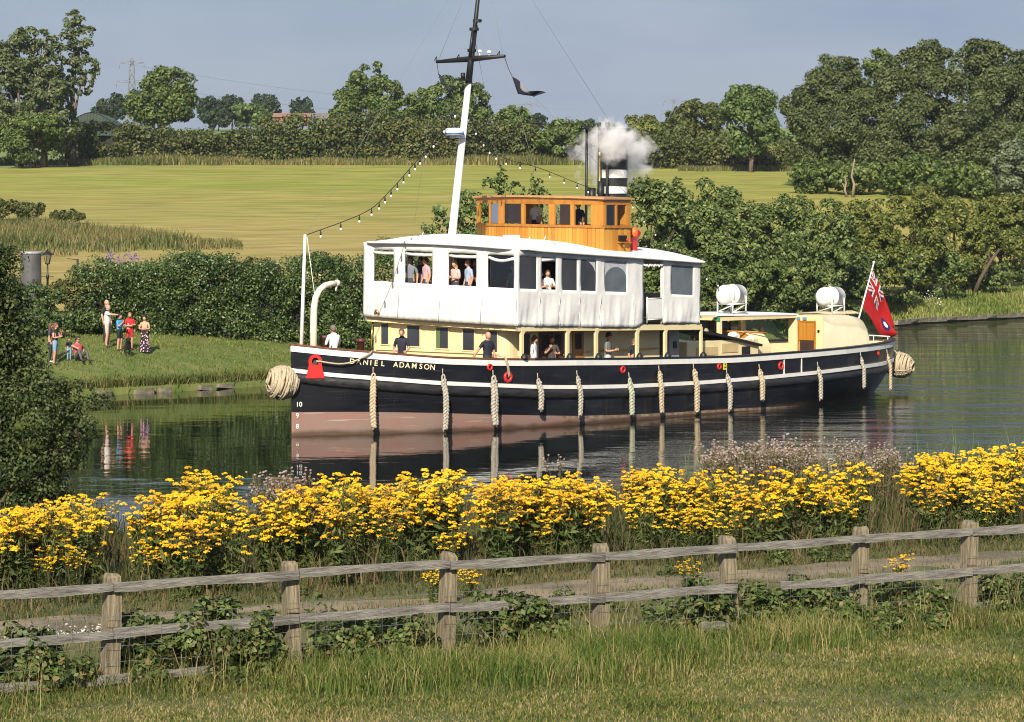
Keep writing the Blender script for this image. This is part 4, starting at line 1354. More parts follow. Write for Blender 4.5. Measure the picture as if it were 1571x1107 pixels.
# ---------------------------------------------------------------- after deck
M_tarp = mat('cream_tarpaulin', (.66, .59, .43), .75, (.60, .53, .37), 1.5, bump=(2.5, .25, .04))
M_tan = mat('tan_paint', (.55, .44, .24), .5, (.48, .37, .2), 2.0)
sk = empty('engine_skylight', (0, 0, 0), 0, ship)
b = MB(); b.box(L3(20.2, 1.75, 1.85), (4.4, 1.25, 1.45)); b.box(L3(18.0, 2.1, 1.5), (.8, .9, .8)); b.build('casing', M_cream, sk, bevel=.02)
b = MB(); b.add([L3(19.3, .9, 2.95), L3(19.3, 2.5, 2.93), L3(22.5, 2.5, 2.36), L3(22.5, .9, 2.38), L3(19.3, .9, 2.86), L3(19.3, 2.5, 2.84), L3(22.5, 2.5, 2.27), L3(22.5, .9, 2.29)], [(0, 1, 2, 3), (7, 6, 5, 4), (0, 4, 5, 1), (1, 5, 6, 2), (2, 6, 7, 3), (3, 7, 4, 0)]); b.build('sloping_lid', M_dark, sk)
b = MB(); b.box(L3(20.6, 2.385, 2.28), (1.0, .03, .34)); b.box(L3(19.2, 2.385, 2.2), (1.3, .03, .3)); b.build('side_plate', M_tan, sk)
for s in (18.6, 19.5, 20.9):
    b = MB(); b.lathe([(.17, 0), (.17, .1), (.12, .1), (.1, .02), (0, .02)], L3(s, 2.38, 1.75), n=12, axis='y'); b.build('porthole', M_dark, sk)
b = MB(); b.box(L3(21.6, 2.39, 2.05), (.5, .03, .5)); b.build('hatch', M_dark, sk)
b = MB()
for k, (s, t) in enumerate(((21.3, 2.0), (21.8, 1.7), (21.0, 1.5), (22.1, 2.2))): b.sphere(L3(s, t, 2.72 - .06 * k), (.24, .2, .14), 0, 9, 6)
b.build('canvas_bundle', M_white, sk)
# companion hood of varnished planks with a rounded side
ch = empty('companion_hood', (0, 0, 0), 0, ship)
prof = [(.85, 1.1), (2.15, 1.1)] + [(1.45 + .7 * math.cos(q), 2.05 + .75 * math.sin(q)) for q in np.linspace(0, math.pi / 2, 8)] + [(.85, 2.8)]
b = MB(); b.prism(prof, 22.6, 23.5, lambda t, z, s: L3(s, t, z)); b.build('hood', M_cream, ch)
b = MB()
for k in range(7):
    t0, t1 = .93 + k * .165, .93 + (k + 1) * .165 - .014
    zt = lambda t: 2.74 if t < 1.45 else 2.05 + .70 * math.sqrt(max(0, 1 - ((t - 1.45) / .66) ** 2))
    if t1 > 2.10: break
    b.prism([(t0, 1.15), (t1, 1.15), (t1, zt(t1)), (t0, zt(t0))], 22.55, 22.6, lambda t, z, s: L3(s, t, z))
b.build('hood_plank', M_wood, ch)
b = MB(); b.tube([L3(22.56, t, z) for t, z in prof[1:]], .035, 6); b.build('hood_rim', M_cream, ch)
b = MB(); b.tube([L3(22.3, -.6, 2.82), L3(22.3, 1.6, 2.82), L3(23.3, 2.1, 2.75)], .035, 6)
for t in (-.6, .1, .8, 1.5): b.tube([L3(22.3, t, 1.2), L3(22.3, t, 2.82)], .025, 5)
b.build('teak_rail', M_wood2, ship)

# after shelter
sh = empty('after_shelter', (0, 0, 0), 0, ship)
b = MB()
sl = [[(s, -t, 3.46 - (s - 21.3) * .018 + .05 * (1 - (t / 2.4) ** 2) + HEEL * .4 * (1.3 - t)) for t in np.linspace(-2.4, 1.36, 9)] for s in np.linspace(21.2, 26.4, 6)]
b.grid(sl); b.grid([[(x, y, z - .06) for x, y, z in r] for r in sl], 1)
rm = sl[0] + [r[-1] for r in sl[1:]] + sl[-1][::-1][1:] + [r[0] for r in sl[::-1][1:-1]]
b.grid([rm, [(x, y, z - .06) for x, y, z in rm]], 0, False, closed=True)
b.build('shelter_roof', [M_roofc, M_tan], sh)
b = MB()
b.box(L3(23.8, 1.28, 3.31), (5.0, .10, .14)); b.box(L3(21.35, -.5, 3.33), (.12, 3.5, .14))
b.build('roof_beam', M_cream, sh)
for s, t in ((21.4, 1.28), (21.4, -2.2), (26.2, -2.2), (24.2, -2.2)):
    p = MB(); p.box(L3(s, t, 2.25), (.16, .14, 2.05)); p.build('shelter_post', M_cream, sh)
b = MB(); b.box(L3(23.55, -.45, 2.25), (.3, 2.5, 2.05)); b.build('bulkhead', M_tan, sh)
for t in (-1.15, -.15):
    w = empty('window', (0, 0, 0), 0, sh)
    b = MB(); b.box(L3(23.39, t, 2.78), (.03, .78, .62)); b.build('pane', M_vinyl, w)
    b = MB()
    for tt_ in (t - .42, t + .42): b.box(L3(23.38, tt_, 2.78), (.06, .08, .76))
    for z in (2.43, 3.13): b.box(L3(23.378, t, z), (.056, .76, .07))
    b.build('frame', M_door, w)
b = MB(); b.box(L3(23.36, .5, 2.75), (.05, .28, .42)); b.build('notice_board', M_white, sh)
b = MB(); b.box(L3(23.36, .62, 3.14), (.03, .2, .16)); b.build('safety_sign', mat('sign_green', (.03, .30, .14), .5), sh)
b = MB(); b.box(L3(21.30, 1.28, 3.32), (.03, .2, .17)); b.build('safety_sign', mat('sign_green', (.03, .30, .14), .5), sh)
M_bulb = mat('white_bulb', (.85, .84, .78), .3)
for k in range(6):
    b = MB(); b.sphere(L3(21.7 + .75 * k, 1.0 - .1 * (k % 2), 3.2), .045, 0, 7, 5); b.build('bulb', M_bulb, sh)
b = MB(); b.box(L3(19.4, 1.25, 3.44), (3.9, .1, .1)); b.tube([L3(17.6, 1.3, 2.7), L3(17.95, 1.3, 3.42)], .05, 6); b.build('link_beam', M_cream, sh)
b = MB(); b.add([L3(18.2, -.3, 1.6), L3(20.9, -.3, 1.6), L3(20.9, -.3, 3.4), L3(18.2, -.3, 3.4)], [(0, 1, 2, 3)]); o = b.build('side_screen', mat('brown_screen', (.14, .11, .09), .8), sh); o.modifiers.new('t', 'SOLIDIFY').thickness = .03

# after house: cream front with a half door, tarpaulin over its sides
ah = empty('after_house', (0, 0, 0), 0, ship)
def hp(t0, z0, zt, r):
    """outline across the ship: straight sides, rounded shoulders"""
    pts = [(t0, z0), (t0, zt - r)] + [(t0 - r + r * math.cos(q), zt - r + r * math.sin(q)) for q in np.linspace(0, math.pi / 2, 8)]
    return pts + [(.95 + min(r, .3), zt), (.95, zt - min(r, .3)), (.95, z0)]
b = MB()
st = [(26.32, 2.58, 3.34, .16), (26.5, 2.6, 3.35, .3), (27.1, 2.6, 3.36, .5), (28.6, 2.6, 3.32, .55), (29.3, 2.58, 3.22, .6), (29.62, 2.5, 3.0, .6), (29.75, 2.35, 2.6, .55)]
b.grid([[L3(s, t + .012 * math.sin(s * 9 + z * 3), z) for t, z in hp(t0, 1.0, zt, r)] for s, t0, zt, r in st], 0, True)
e = [L3(29.75, t, z) for t, z in hp(2.35, 1.0, 2.6, .55)]; b.add(e, [tuple(range(len(e)))])
b.build('tarpaulin', M_tarp, ah)
b = MB(); f_ = [L3(26.3, t, z) for t, z in hp(2.6, 1.0, 3.36, .18)]
n_ = len(f_); b.add(f_ + [(x + .03, y, z) for x, y, z in f_], [tuple(range(n_)), tuple(range(n_, 2 * n_))] + [(k, (k + 1) % n_, n_ + (k + 1) % n_, n_ + k) for k in range(n_)])
b.build('front_wall', M_cream, ah)
d = empty('half_door', (0, 0, 0), 0, ah)
b = MB()
for k in range(4):
    b.box(L3(26.275, 1.58 + k * .178, 2.73), (.04, .168, .70))
b.build('upper_leaf', M_wood, d)
b = MB()
for t in (1.46, 2.24): b.box(L3(26.27, t, 2.5), (.06, .06, 1.3))
b.box(L3(26.268, 1.85, 3.11), (.06, .72, .05)); b.build('frame', M_wood2, d)
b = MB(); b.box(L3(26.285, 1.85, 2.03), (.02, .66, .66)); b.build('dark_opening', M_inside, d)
b = MB(); b.box(L3(26.27, 1.45, 3.22), (.03, .16, .10)); b.box(L3(26.27, 1.75, 3.22), (.03, .18, .10)); b.build('wall_sign', mat('sign_blue', (.12, .30, .48), .5), ah)
b = MB(); b.tube([L3(26.27, 2.42, 2.75), L3(26.24, 2.42, 2.75)], .05, 8); b.build('wall_lamp', M_dark, ah)
b = MB()
for k in range(9): b.tube([L3(27.5 + .26 * k, .6 + .2 * math.sin(k * 2.2), 3.37), L3(27.66 + .26 * k, 1.4 + .2 * math.sin(k * 1.7), 3.42), L3(27.8 + .22 * k, 2.0, 3.36)], .04, 5)
b.build('coiled_rope', M_rope, ah)
b = MB(); b.box(L3(31.6, 0, 1.3), (1.2, 2.6, .5)); b.build('stern_locker', M_tan, ship)
b = MB(); b.tube([L3(33.0, t, 2.28 + .05 * math.cos(t)) for t in np.linspace(-1.2, 1.2, 9)], .03, 6)
for t in (-1.1, -.4, .4, 1.1): b.tube([L3(33.0, t, 1.3), L3(33.0, t, 2.3)], .02, 5)
b.build('stern_rail', M_white, ship)

# life rafts in their white canisters on tubular cradles
def raft(s, t, z, zf):
    r = empty('life_raft', (0, 0, 0), 0, ship)
    b = MB()
    pr = [(0, -.66), (.20, -.65), (.31, -.60), (.37, -.50), (.375, -.05), (.40, -.045), (.40, .045), (.375, .05), (.37, .50), (.31, .60), (.20, .65), (0, .66)]
    b.lathe(pr, L3(s, t, z), n=20, axis='x')
    b.build('canister', M_white, r)
    b = MB()
    for ds in (-.32, .32):
        ring_ = [L3(s + ds, t + .382 * math.cos(q), z + .382 * math.sin(q)) for q in np.linspace(0, 2 * math.pi, 17)]
        b.tube(ring_, .012, 4)
    b.build('strap', M_grey, r)
    b = MB()
    for ds in (-.42, .42):
        for dt in (-.36, .36):
            b.tube([L3(s + ds, t + dt, z - .05), L3(s + ds, t + dt, zf)], .035, 6)
        b.tube([L3(s + ds, t - .36, z - .36), L3(s + ds, t + .36, z - .36)], .03, 6)
        b.tube([L3(s + ds, t - .36, zf + .06), L3(s + ds, t + .36, z - .40)], .022, 5)
    for dt in (-.36, .36):
        b.tube([L3(s - .42, t + dt, z - .36), L3(s + .42, t + dt, z - .36)], .03, 6)
        b.tube([L3(s - .42, t + dt, zf + .05), L3(s + .42, t + dt, z - .40)], .022, 5)
        b.tube([L3(s - .42, t + dt, zf + .05), L3(s + .42, t + dt, zf + .05)], .03, 6)
    b.build('cradle', M_white, r)
raft(22.55, 1.0, 4.22, 3.50)
raft(28.6, 1.35, 4.03, 3.36)

# ---------------------------------------------------------------- flags
def cloth(name, fn, nu, nv, mats, mfn, label, cat):
    m = MB()
    m.grid([[fn(u / nu, v / nv) for u in range(nu + 1)] for v in range(nv + 1)], lambda i, j: mfn((j + .5) / nu, (i + .5) / nv), True)
    o = m.build(name, mats, None, SB, (0, 0, ship.rotation_euler.z), fix=False)
    sd = o.modifiers.new('thickness', 'SOLIDIFY'); sd.thickness = .008
    return tag(o, label, cat)
b = MB(); b.tube([L3(31.65, 0, 1.2), L3(33.6, 0, 5.3)], [.045, .03], 8); b.sphere(L3(33.6, 0, 5.33), .06); b.build('flagstaff', M_white, ship)
M_er = mat('ensign_red', (.62, .018, .02), .75, (.52, .012, .015), 3.0, trans=.2); M_eb = mat('ensign_blue', (.012, .018, .11), .75); M_ew = mat('ensign_white', (.78, .78, .78), .75)
def ens(u, v):
    T0, T1, B0, B1 = (33.48, 5.06), (35.15, 2.62), (32.74, 3.55), (34.75, 2.1)
    a = [T0[k] + (T1[k] - T0[k]) * u for k in (0, 1)]; c = [B0[k] + (B1[k] - B0[k]) * u for k in (0, 1)]
    a[1] += .10 * math.sin(u * math.pi); c[1] -= .22 * math.sin(u * math.pi); c[0] += .05 * math.sin(u * 6)
    s = a[0] + (c[0] - a[0]) * v; z = a[1] + (c[1] - a[1]) * v
    t = .16 * u * math.sin(v * 7.0 + u * 4.0) + .10 * math.sin(u * 7 + 1) * u
    return L3(s, t, z)
def ens_m(u, v):
    if u < .5 and v < .5:
        x, y = (u / .5 - .5) * 2, (v / .5 - .5) * 1
        if abs(x) < .20 or abs(y) < .10: return 0
        if abs(x) < .34 or abs(y) < .17: return 2
        d = min(abs(y - x * .5), abs(y + x * .5))
        if d < .05: return 0
        if d < .13: return 2
        return 1
    du, dv = (u - .72), (v - .62) * .6
    r = math.hypot(du, dv)
    if r < .05: return 2
    if r < .115: return 1
    return 0
cloth('red_ensign', ens, 48, 40, [M_er, M_eb, M_ew], ens_m, 'red ensign drooping from the slanting staff at the stern', 'flag')
M_navy = mat('flag_navy', (.012, .014, .03), .8); M_fgrey = mat('flag_grey', (.22, .22, .25), .8)
def hf(u, v):
    A, Bq, C, D = (1.92, 12.02), (3.32, 11.42), (2.18, 11.42), (3.05, 11.28)
    a = [A[k] + (Bq[k] - A[k]) * u for k in (0, 1)]; c = [C[k] + (D[k] - C[k]) * u for k in (0, 1)]
    a[1] -= .14 * math.sin(u * math.pi) ; a[1] += .05 * math.sin(u * 9)
    t = a[0] + (c[0] - a[0]) * v; z = a[1] + (c[1] - a[1]) * v
    return L3(yc + .12 * math.sin(u * 8 + v * 3) * (.3 + u), t, z)
cloth('house_flag', hf, 18, 8, [M_navy, M_fgrey], lambda u, v: 1 if .22 < u < .62 and v < .55 else 0, 'dark flag with a grey patch blown out from the near yardarm', 'flag')
def pf_(u, v):
    A, Bq, C = (-1.56, 12.25), (-.92, 11.62), (-1.45, 11.86)
    a = [A[k] + (Bq[k] - A[k]) * u for k in (0, 1)]; c = [C[k] + (Bq[k] - C[k]) * u for k in (0, 1)]
    return L3(yc + .08 * math.sin(u * 7), a[0] + (c[0] - a[0]) * v + .02 * v, a[1] + (c[1] - a[1]) * v)
cloth('pennant', pf_, 12, 5, [M_navy], lambda u, v: 0, 'small dark pennant hanging from the far yardarm', 'flag')
b = MB(); b.tube([(yc, -1.56, 12.72), L3(yc, 1.75, 12.3), L3(yc, 1.92, 12.02), L3(yc, 2.2, 11.4)], .014, 4); b.tube([(yc, 1.63, 12.66), L3(yc, -1.58, 12.4), L3(yc, -1.55, 12.2)], .014, 4); b.build('flag_halyard', M_dark, mast)

# ---------------------------------------------------------------- strings of lamps
def lights(pts, n, label, drop=.0, first=.06, bs=1.0):
    root = empty('light_string', SB, ship.rotation_euler.z)
    tag(root, label, 'string lights', 'strings of lamps over the ship')
    P_ = []
    acc = [0]
    pts = [Vector(p) for p in pts]
    # smooth the polyline
    fine = []
    for k in range(len(pts) - 1):
        p0, p1, p2, p3 = pts[max(k - 1, 0)], pts[k], pts[k + 1], pts[min(k + 2, len(pts) - 1)]
        for q in range(6):
            f = q / 6
            fine.append(.5 * ((2 * p1) + (p2 - p0) * f + (2 * p0 - 5 * p1 + 4 * p2 - p3) * f * f + (3 * p1 - p0 - 3 * p2 + p3) * f ** 3))
    fine.append(pts[-1])
    m = MB(); m.tube(fine, .016 * bs, 5); m.build('cable', M_dark, root)
    hold, bl = MB(), MB()
    hold.tube([(0, 0, 0), (0, 0, -.10)], .018, 6); hold.tube([(0, 0, -.09), (0, 0, -.19)], .034, 7)
    bl.sphere((0, 0, -.25), (.045, .045, .06), 0, 8, 6)
    hm_, bm_ = hold.mesh('lamp_holder', M_dark), bl.mesh('bulb', M_bulb)
    for k in range(n):
        f = first + (1 - 2 * first) * k / (n - 1)
        x = f * (len(fine) - 1); i = int(x); p = fine[i].lerp(fine[min(i + 1, len(fine) - 1)], x - i)
        h = link('lamp_holder', hm_, root, p); h.scale = (bs,) * 3; link('bulb', bm_, h)
lights([L3(.66, 0, 6.56), L3(3.46, 0, 7.32), L3(4.66, 0, 8.05), L3(5.69, 0, 8.85), L3(6.67, 0, 9.65), L3(8.35, 0, 11.3)], 16, 'string of lamps rising from the jackstaff to the mast', bs=.9)
lights([L3(8.4, 0, 11.0), L3(9.4, 0, 9.9), L3(10.4, 0, 9.3), L3(12.5, 0, 8.92), L3(14.6, 0, 8.4), L3(16.0, 0, 8.1)], 13, 'string of lamps sagging from the mast to the funnel', bs=.75)
lights([L3(16.9, .5, 7.9), L3(18.2, .6, 6.8), L3(19.4, .8, 5.9), L3(21.2, 1.0, 4.9), L3(22.4, 1.0, 4.6)], 9, 'string of lamps falling from the funnel to the fore life raft', bs=.7)

# ---------------------------------------------------------------- steam round the funnel
def steam_mat():
    m = bpy.data.materials.new('steam_vapour'); m.use_nodes = True
    nt = m.node_tree; N, L = nt.nodes, nt.links
    N.clear()
    out = N.new('ShaderNodeOutputMaterial'); v = N.new('ShaderNodeVolumePrincipled')
    v.inputs['Color'].default_value = (.995, .995, 1.0, 1); v.inputs['Anisotropy'].default_value = .0
    tc = N.new('ShaderNodeTexCoord')
    n1 = N.new('ShaderNodeTexNoise'); n1.inputs['Scale'].default_value = 1.5; n1.inputs['Detail'].default_value = 5; n1.inputs['Roughness'].default_value = .58; n1.inputs['Distortion'].default_value = .35
    L.new(tc.outputs['Object'], n1.inputs['Vector'])
    # thin out towards the edge of the cloud (object space, unit sphere scaled per puff)
    mp_ = N.new('ShaderNodeMapping'); mp_.inputs['Scale'].default_value = (1 / 1.75, 1 / 1.45, 1 / 1.6)
    L.new(tc.outputs['Object'], mp_.inputs['Vector'])
    ln = N.new('ShaderNodeVectorMath'); ln.operation = 'LENGTH'; L.new(mp_.outputs['Vector'], ln.inputs[0])
    fo = N.new('ShaderNodeMapRange'); fo.inputs['From Min'].default_value = .3; fo.inputs['From Max'].default_value = 1.08; fo.inputs['To Min'].default_value = .18; fo.inputs['To Max'].default_value = -.22
    L.new(ln.outputs['Value'], fo.inputs['Value'])
    ad = N.new('ShaderNodeMath'); ad.operation = 'ADD'; L.new(n1.outputs['Fac'], ad.inputs[0]); L.new(fo.outputs['Result'], ad.inputs[1])
    mr = N.new('ShaderNodeMapRange'); mr.inputs['From Min'].default_value = .43; mr.inputs['From Max'].default_value = .80; mr.inputs['To Min'].default_value = 0; mr.inputs['To Max'].default_value = 6.5
    L.new(ad.outputs[0], mr.inputs['Value']); L.new(mr.outputs['Result'], v.inputs['Density'])
    L.new(v.outputs[0], out.inputs['Volume'])
    return m
for c_s, c_t, c_z, dx, sc, lab in ((16.6, -.95, 9.45, .75, (1.0, .75, .95), 'billow of white steam behind the funnel'), (15.75, .75, 9.95, .0, (.60, .55, .62), 'puff of white steam before the funnel top')):
    b = MB(); b.sphere((0, 0, 0), (1.95, 1.6, 1.75), 0, 20, 12)
    o = b.build('steam', steam_mat(), None, world_of(c_s, c_t, c_z) + Vector((dx, 0, 0)))
    o.scale = sc
    tag(o, lab, 'steam', 'steam round the funnel', kind='stuff')
cy.volume_step_rate = 0.6
cy.volume_max_steps = 128

# ---------------------------------------------------------------- people
_pm = {}
def pm(c, rough=.8):
    k = tuple(c)
    if k not in _pm:
        _pm[k] = mat('cloth_%d' % len(_pm), c, rough, None, 9.0)
    return _pm[k]
SKIN = (.56, .31, .21)
ARMS = {  # elbow, wrist, fingertips for the person's own left side (x > 0); mirrored for the right
    'down': ((.25, .03, 1.15), (.25, -.05, .91), (.245, -.09, .75)),
    'hold': ((.26, -.02, 1.15), (.11, -.27, 1.18), (.05, -.38, 1.24)),
    'fold': ((.26, -.06, 1.16), (.02, -.24, 1.14), (-.13, -.23, 1.17)),
    'phone': ((.25, -.12, 1.17), (.10, -.27, 1.38), (.06, -.33, 1.50)),
    'point': ((.22, -.26, 1.37), (.20, -.50, 1.36), (.20, -.66, 1.35)),
    'reach': ((.42, -.08, 1.22), (.62, -.20, 1.06), (.73, -.26, .99)),
    'rail': ((.25, -.10, 1.14), (.18, -.33, 1.06), (.12, -.42, 1.04)),
    'lap': ((.27, -.02, .62), (.16, -.28, .52), (.10, -.36, .50)),
    'prop': ((.30, .12, .50), (.34, .06, .22), (.36, .0, .10)),
}
def person(label, loc, face, h=1.72, shirt=(.5, .5, .5), legs=(.05, .05, .08), shoes=(.06, .05, .05), hair=(.06, .035, .02), hairstyle='short', arms=('down', 'down'),
           pose='stand', short=False, sleeve=True, skin=SKIN, glasses=False, skirt=None, stout=1.0, group=None, bare=False):
    k = h / 1.75
    V, E, RA, TG = [], [], [], []
    def v(p, r, tag_):
        V.append(Vector(p) * k); RA.append(r * k); TG.append(tag_); return len(V) - 1
    def e(a, b): E.append((a, b))
    zs = 0.0
    if pose == 'sit': zs = -.80
    if pose == 'bench': zs = -.42
    pel = v((0, 0, .95 + zs), .150 * stout, 'leg')
    sp = v((0, .005, 1.13 + zs), .138 * stout, 'top'); ch = v((0, .01, 1.32 + zs), .150 * stout, 'top'); nb = v((0, .01, 1.47 + zs), .075, 'top'); nk = v((0, -.005, 1.56 + zs), .058, 'skin'); hd = v((0, -.01, 1.64 + zs), .07, 'skin')
    e(pel, sp); e(sp, ch); e(ch, nb); e(nb, nk); e(nk, hd)
    hands = []
    for sg, an in ((1, arms[0]), (-1, arms[1])):
        el, wr, ft = ARMS[an]
        off = 0.0 if an in ('lap', 'prop') else zs
        mk = lambda p: (p[0] * sg, p[1], p[2] + off)
        sh_ = v((.175 * sg, .01, 1.42 + zs), .070, 'skin' if bare else 'top'); ua = v(((.19 + el[0]) / 2 * sg, el[1] / 2, (1.40 + zs + el[2] + off) / 2), .056, 'top' if sleeve else 'skin')
        ee = v(mk(el), .046, 'top' if sleeve == 'long' else 'skin'); ww = v(mk(wr), .033, 'skin')
        e(ch, sh_); e(sh_, ua); e(ua, ee); e(ee, ww)
        hands.append((Vector(mk(wr)) * k, Vector(mk(ft)) * k, sg))
    for sg in (1, -1):
        if pose == 'stand':
            pts = [((.09 * sg, 0, .88), .105, 'leg'), ((.10 * sg, -.01, .68), .092, 'leg'), ((.105 * sg, -.02, .49), .068, 'knee'), ((.108 * sg, .01, .30), .062, 'shin'), ((.11 * sg, .03, .09), .044, 'shin'), ((.12 * sg, -.03, .045), .046, 'shoe'), ((.135 * sg, -.16, .035), .034, 'shoe')]
        elif pose == 'stride':
            d = .16 * sg
            pts = [((.09 * sg, 0, .88), .105, 'leg'), ((.10 * sg, -.02 - d * .5, .68), .09, 'leg'), ((.105 * sg, -.04 - d, .49), .068, 'knee'), ((.108 * sg, .01 - d * 1.1, .30), .06, 'shin'), ((.11 * sg, .04 - d * 1.2, .09), .044, 'shin'), ((.12 * sg, -.02 - d * 1.2, .045), .046, 'shoe'), ((.13 * sg, -.15 - d * 1.2, .035), .034, 'shoe')]
        elif pose == 'sit':
            pts = [((.11 * sg, -.08, .13), .105, 'leg'), ((.15 * sg, -.27, .27), .09, 'leg'), ((.17 * sg, -.45, .43), .07, 'knee'), ((.16 * sg, -.56, .26), .06, 'shin'), ((.15 * sg, -.66, .08), .045, 'shin'), ((.15 * sg, -.72, .045), .046, 'shoe'), ((.16 * sg, -.86, .05), .034, 'shoe')]
        else:
            pts = [((.10 * sg, -.10, .52), .105, 'leg'), ((.11 * sg, -.28, .53), .09, 'leg'), ((.12 * sg, -.46, .52), .07, 'knee'), ((.12 * sg, -.47, .30), .06, 'shin'), ((.12 * sg, -.45, .09), .045, 'shin'), ((.12 * sg, -.5, .045), .046, 'shoe'), ((.13 * sg, -.63, .04), .034, 'shoe')]
        pv = pel
        for p, r, t_ in pts:
            n_ = v(p, r, t_); e(pv, n_); pv = n_
    me = bpy.data.meshes.new('person')
    me.from_pydata(V, E, [])
    o = bpy.data.objects.new('person', me); COL.objects.link(o)
    mo = o.modifiers.new('skin', 'SKIN')
    for i, sv_ in enumerate(me.skin_vertices[0].data):
        sv_.radius = (RA[i], RA[i] * (.82 if TG[i] == 'top' and RA[i] > .1 else 1)); sv_.use_root = (i == 0)
    sb_ = o.modifiers.new('sub', 'SUBSURF'); sb_.levels = 1; sb_.render_levels = 1
    dg = bpy.context.evaluated_depsgraph_get()
    me2 = bpy.data.meshes.new_from_object(o.evaluated_get(dg))
    bpy.data.objects.remove(o); bpy.data.meshes.remove(me)
    m = MB()
    mats = [pm(skin, .55), pm(shirt), pm(legs), pm(shoes, .6)]
    # colour each face by the nearest bone of the figure
    A = np.array([V[a] for a, b in E]); Bb = np.array([V[b] for a, b in E]); D = Bb - A; dd = (D * D).sum(1)
    def kind(c):
        c = np.array(c)
        f = np.clip(((c - A) * D).sum(1) / dd, 0, 1)
        q = A + D * f[:, None]
        i = int(np.argmin(((q - c) ** 2).sum(1)))
        t_ = TG[E[i][0]] if f[i] < .5 else TG[E[i][1]]
        if t_ == 'top': return 1
        if t_ == 'leg': return 2
        if t_ == 'knee': return 0 if short else 2
        if t_ == 'shin': return 0 if short else 2
        if t_ == 'shoe': return 3
        return 0
    vs2 = [tuple(q.co) for q in me2.vertices]
    for p in me2.polygons:
        m.f.append(tuple(p.vertices)); m.m.append(kind(p.center)); m.s.append(True)
    m.v = vs2
    bpy.data.meshes.remove(me2)
    # head with brow, nose, chin and ears
    hc = Vector((0, -.02, 1.655 + zs)) * k
    nr_, nn = 12, 14
    hv = []
    for i in range(nr_ + 1):
        ph = math.pi * i / nr_
        for q in range(nn):
            a = 2 * math.pi * q / nn - math.pi / 2
            x, y, z = math.sin(ph) * math.cos(a) * .088, math.sin(ph) * math.sin(a) * .106, math.cos(ph) * .128
            if z < -.03: x *= 1 + (z + .03) * 3.2; y = y * (1 + (z + .03) * 1.5) - .008
            fr2 = max(0, -math.sin(a)) ** 8 * math.sin(ph)
            if -.045 < z < .02: y -= fr2 * .022 * (1 - abs(z + .02) / .045)
            if z < -.075: y -= fr2 * .01
            if .0 < z < .03: y += fr2 * .006
            hv.append((hc.x + x * k, hc.y + y * k, hc.z + z * k))
    m.add(hv, [(i * nn + q, (i + 1) * nn + q, (i + 1) * nn + (q + 1) % nn, i * nn + (q + 1) % nn) for i in range(nr_) for q in range(nn)], 0, True)
    for sg in (1, -1): m.sphere((hc.x + sg * .08 * k, hc.y + .01 * k, hc.z - .005 * k), (.012 * k, .022 * k, .034 * k), 0, 7, 5)
    # hands: palm, four fingers of different length, a thumb from the palm's side
    for wr, ft, sg in hands:
        d = (ft - wr); ln = d.length; d.normalize()
        sd_ = d.cross(Vector((0, -1, .2))); sd_ = sd_.normalized() if sd_.length > .1 else Vector((1, 0, 0))
        up_ = sd_.cross(d)
        pc = wr + d * ln * .48
        m.tube([wr - d * .01, wr + d * ln * .28, pc], [.030 * k, .040 * k, .036 * k], 7, 0)
        for q, (fl, of) in enumerate(((.44, -.030), (.52, -.010), (.49, .010), (.38, .029))):
            b0 = pc + sd_ * of * k - d * .012
            m.tube([b0, b0 + d * ln * fl * .55 - up_ * .004, b0 + d * ln * fl * .95 - up_ * .022 * k], [.0095 * k, .009 * k, .0065 * k], 5, 0)
        b0 = wr + d * ln * .22 - sd_ * .030 * k
        m.tube([b0, b0 - sd_ * .028 * k + d * .03, b0 - sd_ * .034 * k + d * .066 - up_ * .01], [.012 * k, .011 * k, .008 * k], 5, 0)
    body = link('person', m.mesh('person', mats), None, loc, (0, 0, face))
    tag(body, label, 'person', group)
    if hairstyle != 'bald':
        b = MB()
        rows_ = []
        for i in range(7):
            ph = math.pi * (.02 + .56 * i / 6)
            r_ = []
            for q in range(16):
                a = 2 * math.pi * q / 16
                back = math.sin(a)
                p2 = ph * (1.0 + .18 * back) if back > 0 else ph * (1 - .42 * (-back) ** 1.5)
                r_.append((hc.x + math.sin(p2) * math.cos(a) * .099 * k, hc.y + .006 * k + math.sin(p2) * math.sin(a) * .117 * k, hc.z + math.cos(p2) * .141 * k + .004 * k))
            rows_.append(r_)
        b.grid(rows_, 0, True, closed=True)
        if hairstyle == 'long':
            rows_ = []
            for i in range(6):
                f = i / 5
                rows_.append([(hc.x + math.cos(a) * (.088 + .016 * f) * k, hc.y + (.02 + math.sin(a) * (.09 - .02 * f)) * k, hc.z + (.02 - .27 * f) * k) for a in np.linspace(-.25, math.pi + .25, 11)])
            b.grid(rows_, 0, True)
        hb_ = b.build('hair', pm(hair, .6), body)
        hb_.modifiers.new('t', 'SOLIDIFY').thickness = .012
    if glasses:
        b = MB()
        for sg in (1, -1): b.sphere((hc.x + sg * .032 * k, hc.y - .106 * k, hc.z + .012 * k), (.032 * k, .012 * k, .022 * k), 0, 8, 5)
        b.tube([(hc.x + x * k, hc.y + y * k, hc.z + .015 * k) for x, y in ((-.095, .0), (-.08, -.08), (0, -.112), (.08, -.08), (.095, 0))], .006, 4)
        b.build('sunglasses', M_dark, body)
    else:
        b = MB()
        for sg in (1, -1): b.sphere((hc.x + sg * .030 * k, hc.y - .099 * k, hc.z + .010 * k), (.014 * k, .007 * k, .008 * k), 0, 7, 5)
        b.build('eyes', M_dark, body)
